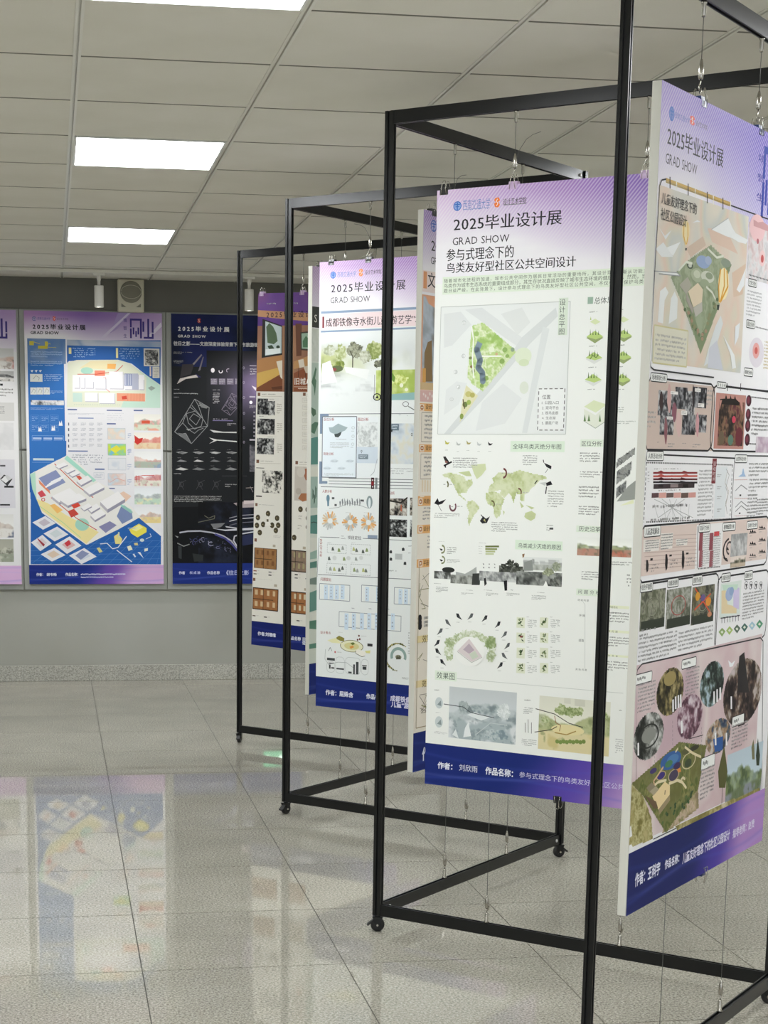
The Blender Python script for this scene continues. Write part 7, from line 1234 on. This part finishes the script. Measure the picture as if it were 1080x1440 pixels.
class Print:
    """collects coloured flat shapes; one mesh per named part"""
    def __init__(s, W, H):
        s.W, s.ht = W, H; s.boxes = []; s.reset()
    def reset(s): s.v = []; s.f = []; s.c = []; s.n = 0; s.pics = []
    def level(s, x0, y0, x1, y1):
        lv = 1
        for (a, b, c, d, l) in s.boxes:
            if a < x1 and c > x0 and b < y1 and d > y0 and l >= lv: lv = l + 1
        s.boxes.append((x0, y0, x1, y1, lv)); return lv
    def add(s, xy, faces, col, lv):
        xy = np.asarray(xy, float); k = len(xy)
        co = np.empty((k, 3)); co[:, 0] = xy[:, 0].clip(0, s.W); co[:, 1] = -0.08 * lv; co[:, 2] = s.ht - xy[:, 1].clip(0, s.ht)
        col = np.asarray(col, float)
        if col.ndim == 1: col = np.tile(col, (k, 1))
        s.v.append(co / 1000.0); s.c.append(col); s.f += [tuple(i + s.n for i in f) for f in faces]; s.n += k
    def bb(s, xy):
        xy = np.asarray(xy); return (*xy.min(0), *xy.max(0))
    def flush(s, name, parent):
        for (pn, v, c, f) in s.pics:                 # each printed picture is a part of its own
            me = bpy.data.meshes.new(pn); me.from_pydata(v.tolist(), [], f)
            a = me.color_attributes.new('Col', 'FLOAT_COLOR', 'POINT'); a.data.foreach_set('color', np.hstack([c, np.ones((len(c), 1))]).astype(np.float32).ravel())
            obj(pn, me, m_print, parent)
        s.pics = []
        if not s.n: return
        me = bpy.data.meshes.new(name); me.from_pydata(np.vstack(s.v).tolist(), [], s.f)
        a = me.color_attributes.new('Col', 'FLOAT_COLOR', 'POINT'); c = np.vstack(s.c)
        a.data.foreach_set('color', np.hstack([c, np.ones((len(c), 1))]).astype(np.float32).ravel())
        o = obj(name, me, m_print, parent); s.reset()
        if name not in ('sheet', 'header_wash', 'footer_wash'): o['kind'] = 'stuff'     # fine print: letters and marks too small to pick apart
        return o
    # ---- shapes
    def R(s, x0, y0, x1, y1, c): s.P(c, (x0, y0, x1, y0, x1, y1, x0, y1))
    def P(s, c, pts):
        q = np.array(pts, float).reshape(-1, 2); s.add(q, [tuple(range(len(q) - 1, -1, -1)) if s.ccw(q) else tuple(range(len(q)))], hexlin(c), s.level(*s.bb(q)))
    @staticmethod
    def ccw(q):
        x, y = q[:, 0], q[:, 1]; return np.sum(x * np.roll(y, -1) - y * np.roll(x, -1)) > 0
    def L(s, c, w, pts, dash=0):
        q = np.array(pts, float).reshape(-1, 2); lv = s.level(*s.bb(q)); cc = hexlin(c)
        for a, b in zip(q[:-1], q[1:]):
            d = b - a; ln = np.hypot(*d)
            if ln < 1e-6: continue
            d /= ln; nn = np.array([-d[1], d[0]]) * w / 2
            spans = [(0, ln)] if not dash else [(t, min(t + dash * .6, ln)) for t in np.arange(0, ln, dash)]
            for t0, t1 in spans:
                p, r = a + d * t0, a + d * t1
                s.add([p - nn, p + nn, r + nn, r - nn], [(0, 1, 2, 3)], cc, lv)
            if w >= 6 and not dash:
                an = np.linspace(0, 2 * np.pi, 13)[:-1]; s.add(np.stack([b[0] + w / 2 * np.cos(an), b[1] + w / 2 * np.sin(an)], 1), [tuple(range(12))], cc, lv)
    def E(s, cx, cy, rx, ry, c, a0=0, a1=360, inner=0.0):
        k = max(10, int(28 * abs(a1 - a0) / 360)); an = np.radians(np.linspace(a0, a1, k + 1))
        o = np.stack([cx + rx * np.cos(an), cy + ry * np.sin(an)], 1); lv = s.level(cx - rx, cy - ry, cx + rx, cy + ry)
        if inner:
            i = np.stack([cx + rx * inner * np.cos(an), cy + ry * inner * np.sin(an)], 1)
            s.add(np.vstack([o, i]), [(j, j + 1, k + 2 + j, k + 1 + j) for j in range(k)], hexlin(c), lv)
        else:
            s.add(np.vstack([[[cx, cy]], o]), [(0, j + 1, j + 2) for j in range(k)], hexlin(c), lv)
    def T(s, x0, y0, x1, y1, txt, c, bold=0):
        gl = [_glyph[ch] for ch in txt]; tot = sum(g[2] for g in gl); cj = any(g[4] for g in gl)
        lo, hi = (-0.085, 0.84) if cj else (0.0, 0.73)
        if txt.startswith('2025'): d = (y1 - y0) * .07; y0 -= d; y1 += d
        sx = (x1 - x0) / tot; sy = (y1 - y0) / (hi - lo); gap = 0.0; x = x0
        if sx > sy * 1.18 and len(gl) > 1: gap = (sx - sy * 1.1) * tot / (len(gl) - 1); sx = sy * 1.1          # keep letter shapes, spread the spacing
        lv = s.level(x0, y0, x1, y1); cc = hexlin(c)
        for co, fs, adv, gx, cjk in gl:
            if len(co): s.add(np.stack([x + (co[:, 0] - gx) * sx, y1 - (co[:, 1] - lo) * sy], 1), fs, cc, lv)
            for q, (ox, oy) in enumerate(((), ((.022, 0),), ((.03, 0), (-.03, 0), (0, .03), (0, -.03), (.03, .03), (-.03, -.03)))[bold] if len(co) else ()):
                s.add(np.stack([x + (co[:, 0] - gx + ox) * sx, y1 - (co[:, 1] - lo + oy) * sy], 1), fs, cc, lv + .25 * (q + 1))     # each stroke copy a hair proud of the last
            x += adv * sx + gap
    def Z(s, x0, y0, x1, y1, txt, c, bold=0, frac=.88):      # vertical line of characters
        st = (y1 - y0) / len(txt)
        for i, ch in enumerate(txt): s.T(x0, y0 + i * st, x1, y0 + (i + frac) * st, ch, c, bold)
    def X(s, x0, y0, x1, y1, rows, c, seed=1, fill=0.9):     # text too small to read: a row of tiny marks per line
        rs = np.random.RandomState(seed); lv = s.level(x0, y0, x1, y1); cc = hexlin(c); st = (y1 - y0) / rows; h = st * 0.50; pale = cc.max() < .4; up = hexlin('dadad8')
        for r in range(rows):
            y = y0 + st * (r + .2); x = x0; end = x1 if r < rows - 1 else x0 + (x1 - x0) * (0.4 + 0.5 * rs.rand())
            cw = max(h * 0.95, 1.6)
            while x + cw * .7 < end:
                if rs.rand() < fill:
                    k = rs.rand(); yy = y + h * .25 * (k < .3); hh = h * (0.72 + .28 * rs.rand())
                    s.add([(x, yy), (x + cw * .8, yy), (x + cw * .8, yy + hh), (x, yy + hh)], [(0, 3, 2, 1)], cc + (up - cc) * (0.15 + 0.45 * rs.rand()) if pale else cc, lv)
                x += cw
    def G(s, x0, y0, x1, y1, kind, seed, pal, shape=None, res=3.2):   # small printed picture (rectangle, ellipse 'o' or rounded)
        w = max(6, int((x1 - x0) / res)); h = max(6, int((y1 - y0) / res)); lv = s.level(x0, y0, x1, y1)
        img = tolin(picture(kind, h, w, seed, pal)); V, U = np.mgrid[0:1:h*1j, 0:1:w*1j]
        xy = np.stack([x0 + U * (x1 - x0), y0 + V * (y1 - y0)], -1)
        I, J = np.meshgrid((np.arange(w - 1) + .5) / (w - 1), (np.arange(h - 1) + .5) / (h - 1)); keep = np.ones(I.shape, bool)
        if shape == 'o': keep = (I * 2 - 1) ** 2 + (J * 2 - 1) ** 2 <= 1
        elif shape == 'leaf':                        # ragged crown of a tree
            e = fbm(h - 1, w - 1, seed + 77, 5, 3); keep = (I * 2 - 1) ** 2 + (J * 2 - 1) ** 2 <= 1 - .75 * e
        elif shape:                                  # polygon outline
            q = np.array(shape, float).reshape(-1, 2); px, py = x0 + I * (x1 - x0), y0 + J * (y1 - y0); keep = np.zeros(I.shape, bool)
            for (ax, ay), (bx, by) in zip(q, np.roll(q, -1, 0)):
                if ay == by: continue
                keep ^= ((ay > py) != (by > py)) & (px < (bx - ax) * (py - ay) / (by - ay) + ax)
        jj, ii = np.nonzero(keep); k = jj * w + ii
        fs = np.stack([k, k + w, k + w + 1, k + 1], 1)
        used = np.unique(fs); mp = -np.ones(w * h, int); mp[used] = np.arange(len(used)); fs = mp[fs]
        xy = xy.reshape(-1, 2)[used]; img = img.reshape(-1, 3)[used]
        if not len(used): return
        if min(x1 - x0, y1 - y0) < 45: s.add(xy, [tuple(f) for f in fs.tolist()], img, lv); return
        co = np.stack([xy[:, 0].clip(0, s.W), np.full(len(xy), -0.08 * lv), s.ht - xy[:, 1].clip(0, s.ht)], 1) / 1000.0
        s.pics.append(('printed_picture', co, img, [tuple(f) for f in fs.tolist()]))
    def H(s, h, left, mid, right_, stripes=1):     # header wash: lilac to violet, fading to paper white, crossed by fine slanting stripes
        lv = s.level(0, 0, s.W, h); A, Bc, C, wht = hex3(left), hex3(mid), hex3(right_), hex3('eceaee')
        def colr(x, y, k):
            u, v = x / s.W, y / h
            base = mixc(mixc(A + 0 * u[..., None], Bc, u / .45), C, (u - .45) / .55)
            f = np.clip(1.12 - v * (1.7 - .75 * u) - 0.25 * np.exp(-((u - .2) / .16) ** 2) * (v > .1) * v * 2, 0, 1)
            f = f ** 1.1
            col = mixc(wht + 0 * base, base, f)
            return tolin(mixc(col, np.ones(3) * .93 + 0 * col, np.full(u.shape, 0.45 if k else 0.0) * np.clip(f * 2, 0, 1)))
        per = 11.0; rows = 12; ys = np.linspace(0, h, rows + 1); xs = np.arange(-h * 1.0, s.W + per, per)
        for xk in xs:
            for a, b, k in ((xk, xk + per * .55, 0), (xk + per * .55, xk + per, stripes)):
                xa = (a + (h - ys) * 0.9).clip(0, s.W); xb = (b + (h - ys) * 0.9).clip(0, s.W)
                if xb.max() - xa.min() < .01 or (xb - xa).max() < .01: continue
                xy = np.vstack([np.stack([xa, ys], 1), np.stack([xb, ys], 1)])
                fs = [(j, j + 1, rows + 2 + j, rows + 1 + j) for j in range(rows) if (xb[j] - xa[j]) + (xb[j+1] - xa[j+1]) > .02]
                s.add(xy, fs, colr(xy[:, 0], xy[:, 1], k), lv)
    def F(s, y0, turn=0.5, c0='1d2c72', c1='5a48a8', c2='bf9bcf'):   # footer wash: navy to violet to lilac with pale sweeping lines
        h, w = 34, 150; lv = s.level(0, y0, s.W, s.ht); V, U = np.mgrid[0:1:h*1j, 0:1:w*1j]
        a, b, c = hex3(c0), hex3(c1), hex3(c2)
        t = U + .10 * (V - .5) + .05 * np.sin(6 * U + 2)
        img = mixc(mixc(a + 0 * V[..., None], b, sstep(turn - .12, turn + .12, t)), c, sstep(turn + .1, turn + .42, t))
        for k, (o, am, fr, ph) in enumerate(((.25, .14, 5, 0), (.55, .2, 4, 1.3), (.75, .1, 7, 2.2), (.9, .25, 3, .4))):
            d = abs(V - (o + am * np.sin(fr * U + ph))); img = mixc(img, img * .75 + .25 * hex3('9fa8e8' if k % 2 else '4d62c8'), np.exp(-(d / .035) ** 2) * (.55 if k < 2 else .8))
        V2 = y0 + V * (s.ht - y0)
        s.add(np.stack([U * s.W, V2], -1).reshape(-1, 2), [(j * w + i, j * w + i + w, j * w + i + w + 1, j * w + i + 1) for j in range(h - 1) for i in range(w - 1)], tolin(img).reshape(-1, 3), lv)
    def LOGO(s, ox, oy, k, c):                   # the show's block-stroke emblem
        for a in ((0, 0, 85, 14), (0, 0, 13, 63), (0, 70, 13, 140), (73, 0, 87, 140), (20, 63, 32, 113), (39, 88, 50, 130), (55, 63, 67, 113), (91, 20, 105, 93), (127, 0, 141, 140), (159, 20, 173, 98), (159, 104, 173, 142), (100, 128, 173, 142)):
            s.R(ox + a[0] * k, oy + a[1] * k, ox + a[2] * k, oy + a[3] * k, c)
    def CREST(s, x, y, r, c, c2):                # round blue crest
        s.E(x, y, r, r, c); s.E(x, y, r * .8, r * .8, c2); s.R(x - r * .12, y - r * .75, x + r * .12, y + r * .8, c); s.R(x - r * .65, y - r * .42, x + r * .65, y - r * .22, c); s.R(x - r * .45, y + .05 * r, x + r * .45, y + r * .22, c)
    def FLAME(s, x0, y0, x1, y1, c):             # orange ribbon-like mark
        w, h = x1 - x0, y1 - y0
        s.P(c, (x0 + w*.2, y0 + h*.05, x0 + w*.75, y0, x0 + w, y0 + h*.3, x0 + w*.7, y0 + h*.45, x0 + w, y0 + h*.75, x0 + w*.7, y1, x0 + w*.2, y0 + h*.95, x0, y0 + h*.6, x0 + w*.3, y0 + h*.48, x0, y0 + h*.25))
        s.L('f3e9e6', w * .1, (x0 + w*.6, y0 + h*.15, x0 + w*.35, y0 + h*.35, x0 + w*.65, y0 + h*.6, x0 + w*.4, y0 + h*.85))

def build_poster(p, data, board, W, H, edge=None):
    pr = Print(W, H)
    for name, ops in data:
        if name == 'loose': name = 'print'
        for op in ops: getattr(pr, op[0])(*op[1:])
        pr.flush(name, board)

# ------------------------------------------------------------------ posters: boards and prints
load_glyphs({ch for d in POSTER.values() for _, ops in d for op in ops if op[0] in 'TZ' for ch in op[5]} | set('境智生'))
TH = 0.020
HUNG = {  # board: segment, offset along it, bottom height, width, height, tilt, noun used in labels, label
 'park': ('B0', .1615, .488, .893, 1.700, 0, "children's park poster", "tall lilac-headed poster of a children's park design with a green diamond site, nearest the camera"),
 'bird': ('A1', .163, .487, .900, 1.703, 0, 'bird-friendly poster', 'tall white poster with a pale green world map and birds, hanging in the zigzag frame'),
 'orange': ('B1', .174, .476, .900, 1.695, 0, 'orange-tabbed poster', 'poster with orange section tabs showing only its left edge behind the bird-friendly poster'),
 'water': ('A2', .152, .463, .900, 1.712, 0, 'watercolour garden poster', 'pale blue-grey poster with a watercolour garden picture under a pink title band'),
 'green': ('B2', .141, .478, .900, 1.705, 0, 'green leaf poster', 'poster with green leaf pattern showing a narrow strip beside the watercolour garden poster'),
 'oldtown': ('A3', .084, .508, .900, 1.705, 1.3, 'wooden interior poster', 'slightly tilted poster with a brown wooden interior picture and purple top'),
}
EDGE = {'park': 'd6d5cb', 'bird': 'd6d5cd'}
for key, (sg, s0, z0, w, h, tilt, noun, label) in HUNG.items():
    a, d, ln = seg(sg); nrm = Vector((d.y, -d.x, 0))
    root = thing('exhibition_poster', label, 'poster', a + d * s0 + nrm * (TH / 2) + Vector((0, 0, z0)), (0, math.radians(tilt), math.atan2(d.y, d.x)), 'posters hung in the zigzag frame')
    obj('board', B(0, 0, 0, w, TH, h, bevel=0.0008), m_board, root)
    build_poster(key, POSTER[key], root, round(w * 1000), round(h * 1000))
WALLP = {
 'white': (-1.042, 'white interior design poster on the wall, cut off by the left edge of the picture'),
 'blue': (-.146, 'blue and white factory site plan poster on the grey wall under the speaker'),
 'black': (.759, 'black night-view poster with white line drawings on the grey wall'),
}
for key, (x0, label) in WALLP.items():
    root = thing('wall_poster', label, 'poster', (x0, 11.010, .622), (0, 0, 0), 'posters mounted on the grey wall')
    obj('board', B(0, 0, 0, .848, YF - .022 - 11.010 - .0005, 1.680, bevel=0.0006), m_board, root)
    build_poster(key, POSTER[key], root, 848, 1680)

# ------------------------------------------------------------------ cable hangers and binder clips
def gripper_mesh():
    bm = bmesh.new()
    lathe(bm, [(0.0018, 0.0), (0.0030, -0.004), (0.0048, -0.012), (0.0055, -0.014), (0.0055, -0.036), (0.0042, -0.040)], 10)
    return bm
def me_of(name, bm, m):
    me = bpy.data.meshes.new(name); bm.to_mesh(me); bm.free(); me.materials.append(m); return me
ME_FIT = me_of('rail_fitting', lathe(bmesh.new(), [(0.0062, 0.0), (0.0062, -0.004), (0.0048, -0.006), (0.0048, -0.028), (0.0036, -0.031)], 12), m_chrome)
ME_GRIP = me_of('cable_gripper', gripper_mesh(), m_chrome)
bm = bmesh.new(); tube(bm, [(0.000, 0, 0.0), (0.0, 0, -0.006), (-0.006, 0, -0.012), (-0.007, 0, -0.020), (-0.001, 0, -0.028), (0.006, 0, -0.024), (0.007, 0, -0.016)], 0.0015, 6)
ME_HOOK = me_of('hook', bm, m_chrome)
bm = bmesh.new(); tube(bm, [(0.000, 0, 0.0), (0.0, 0, -0.010), (0.0, 0, -0.012)], 0.0018, 6); extrude_section(bm, [(0.001, -0.002), (0.010, 0.012), (0.0075, -0.002), (0.001, -0.010)], 0.003, 'y', -0.0015)
ME_LATCH = me_of('latch', bm, m_chrome)
ME_BASE = me_of('rail_fitting', lathe(bmesh.new(), [(0.0072, 0.0), (0.0072, 0.004), (0.0052, 0.006), (0.0052, 0.029), (0.0036, 0.032)], 12), m_chrome)
_cable = {}
def cable_mesh(ln):
    k = round(ln, 3)
    if k not in _cable: _cable[k] = me_of('steel_cable', tube(bmesh.new(), [(0, 0, 0), (0, 0, -k)], 0.00085, 5), m_wire)
    return _cable[k]

def top_hanger(sg, s, z_edge, noun, which, tail=0):
    a, d, ln = seg(sg); ang = math.atan2(d.y, d.x); zr = ZT - RH
    t = thing('cable_hanger', 'steel cable and hook above the %s, %s one of two' % (noun, which), 'cable hanger', a + d * s + Vector((0, 0, zr)), (0, 0, ang), 'steel cables above the hung posters')
    obj('rail_fitting', ME_FIT, None, t)
    zg = z_edge + 0.083 - zr
    c = obj('steel_cable', cable_mesh(-zg - 0.031), None, t, (0, 0, -0.031))
    obj('cable_gripper', ME_GRIP, None, t, (0, 0, zg))
    obj('hook', ME_HOOK, None, t, (0, 0, zg - 0.0395))
    if tail:
        pts = [(0.004, 0, zg - 0.02), (0.012 * tail, 0.004, zg + 0.01), (0.03 * tail, 0.006, zg + 0.035), (0.05 * tail, 0.004, zg + 0.045), (0.075 * tail, 0.002, zg + 0.05)]
        obj('loose_cable_end', tube(bmesh.new(), pts, 0.0007, 5), m_wire, t)
def bottom_hanger(sg, s, z_edge, noun, which):
    a, d, ln = seg(sg); ang = math.atan2(d.y, d.x); zr = ZB + RH
    t = thing('cable_anchor', 'steel cable and clasp under the %s, %s one of two' % (noun, which), 'cable hanger', a + d * s + Vector((0, 0, zr)), (0, 0, ang), 'steel cables below the hung posters')
    obj('rail_fitting', ME_BASE, None, t)
    obj('latch', ME_LATCH, None, t, (0, 0, 0.044))
    obj('cable_gripper', ME_GRIP, None, t, (0, 0, 0.084))
    obj('steel_cable', cable_mesh(z_edge - zr - 0.084), None, t, (0, 0, z_edge - zr))

SP = [(-TH/2 - 0.0015, -0.013), (-0.0075, 0.0085), (0.0075, 0.0085), (TH/2 + 0.0015, -0.013), (TH/2 + 0.0003, -0.013), (TH/2 + 0.0003, 0.0003), (-TH/2 - 0.0003, 0.0003), (-TH/2 - 0.0003, -0.013)]
ME_CLIP = me_of('clip_body', extrude_section(bmesh.new(), SP, 0.026, 'x', -0.013), m_clip)
bm = bmesh.new(); yy = TH/2 + 0.0025
tube(bm, [(-0.009, -yy, -0.013), (-0.006, -yy - 0.002, 0.004), (-0.005, -0.011, 0.020), (-0.003, -0.010, 0.025), (0.003, -0.010, 0.025), (0.005, -0.011, 0.020), (0.006, -yy - 0.002, 0.004), (0.009, -yy, -0.013)], 0.0009, 5)
ME_HANDLE = me_of('handle', bm, m_chrome)
ME_CLIP_BLUE = ME_CLIP.copy(); ME_CLIP_BLUE.materials.clear(); ME_CLIP_BLUE.materials.append(m_clip_blue)
m_clip_lilac = mat('lilac_clip_steel', rgb('c9aed2'), 0.3); ME_CLIP_LILAC = ME_CLIP.copy(); ME_CLIP_LILAC.materials.clear(); ME_CLIP_LILAC.materials.append(m_clip_lilac)
def clip(sg, s, z, label, me=None, bottom=False, tilt=0.0):
    a, d, ln = seg(sg)
    t = thing('binder_clip', label, 'binder clip', a + d * s + Vector((0, 0, z)), (math.pi if bottom else 0, math.radians(tilt), math.atan2(d.y, d.x)), 'binder clips on the hung posters')
    obj('clip_body', me or ME_CLIP, None, t)
    obj('handle', ME_HANDLE, None, t); obj('handle', ME_HANDLE, None, t, rot=(0, 0, math.pi))
KITS = {'park': ((.395, .760), (.419, .829)), 'bird': ((.400, .787), (.378, .804)), 'orange': ((.366, .80), (.404, .829)), 'water': ((.375, .80), (.391, .851)), 'green': ((.381, .80), (.388, .80)), 'oldtown': ((.387, .80), (.434, .80))}
CLIPC = {'park': (ME_CLIP_BLUE, 'dark blue'), 'bird': (ME_CLIP_LILAC, 'lilac'), 'oldtown': (ME_CLIP_LILAC, 'lilac')}
for key, (tops, bots) in KITS.items():
    sg, s0, z0, w, h, tilt, noun, _ = HUNG[key]
    me, cn = CLIPC.get(key, (ME_CLIP, 'black'))
    tl = math.tan(math.radians(tilt))
    sh = h * tl                      # a tilted board's top edge has moved along the rail and falls to the right
    for k, s in enumerate(tops):
        zt = z0 + h - (s - s0 - sh) * tl
        top_hanger(sg, s, zt, noun, ('left', 'right')[k], tail={('orange', 0): 1, ('water', 0): -1, ('bird', 0): 1}.get((key, k), 0))
        clip(sg, s, zt, '%s binder clip under the %s hanger of the %s' % (cn, ('left', 'right')[k], noun), me, tilt=tilt)
    for k, s in enumerate(bots):
        bottom_hanger(sg, s, z0 - (s - s0) * tl, noun, ('left', 'right')[k])
clip('A1', .185, 2.190, 'black binder clip at the top left corner of the bird-friendly poster')
clip('A1', .600, .487, 'black binder clip on the bottom edge of the bird-friendly poster', bottom=True)
clip('B0', .640, .488, 'blue binder clip on the bottom edge of the children\'s park poster', ME_CLIP_BLUE, bottom=True)
clip('B1', .235, 2.171, 'black binder clip at the top left corner of the orange-tabbed poster')
clip('A2', .205, 2.175, 'black binder clip at the top left corner of the watercolour garden poster')
clip('B2', .205, 2.183, 'black binder clip at the top left corner of the green leaf poster')
clip('A3', .142, 2.2125, 'lilac binder clip at the top left corner of the wooden interior poster', ME_CLIP_LILAC, tilt=1.3)
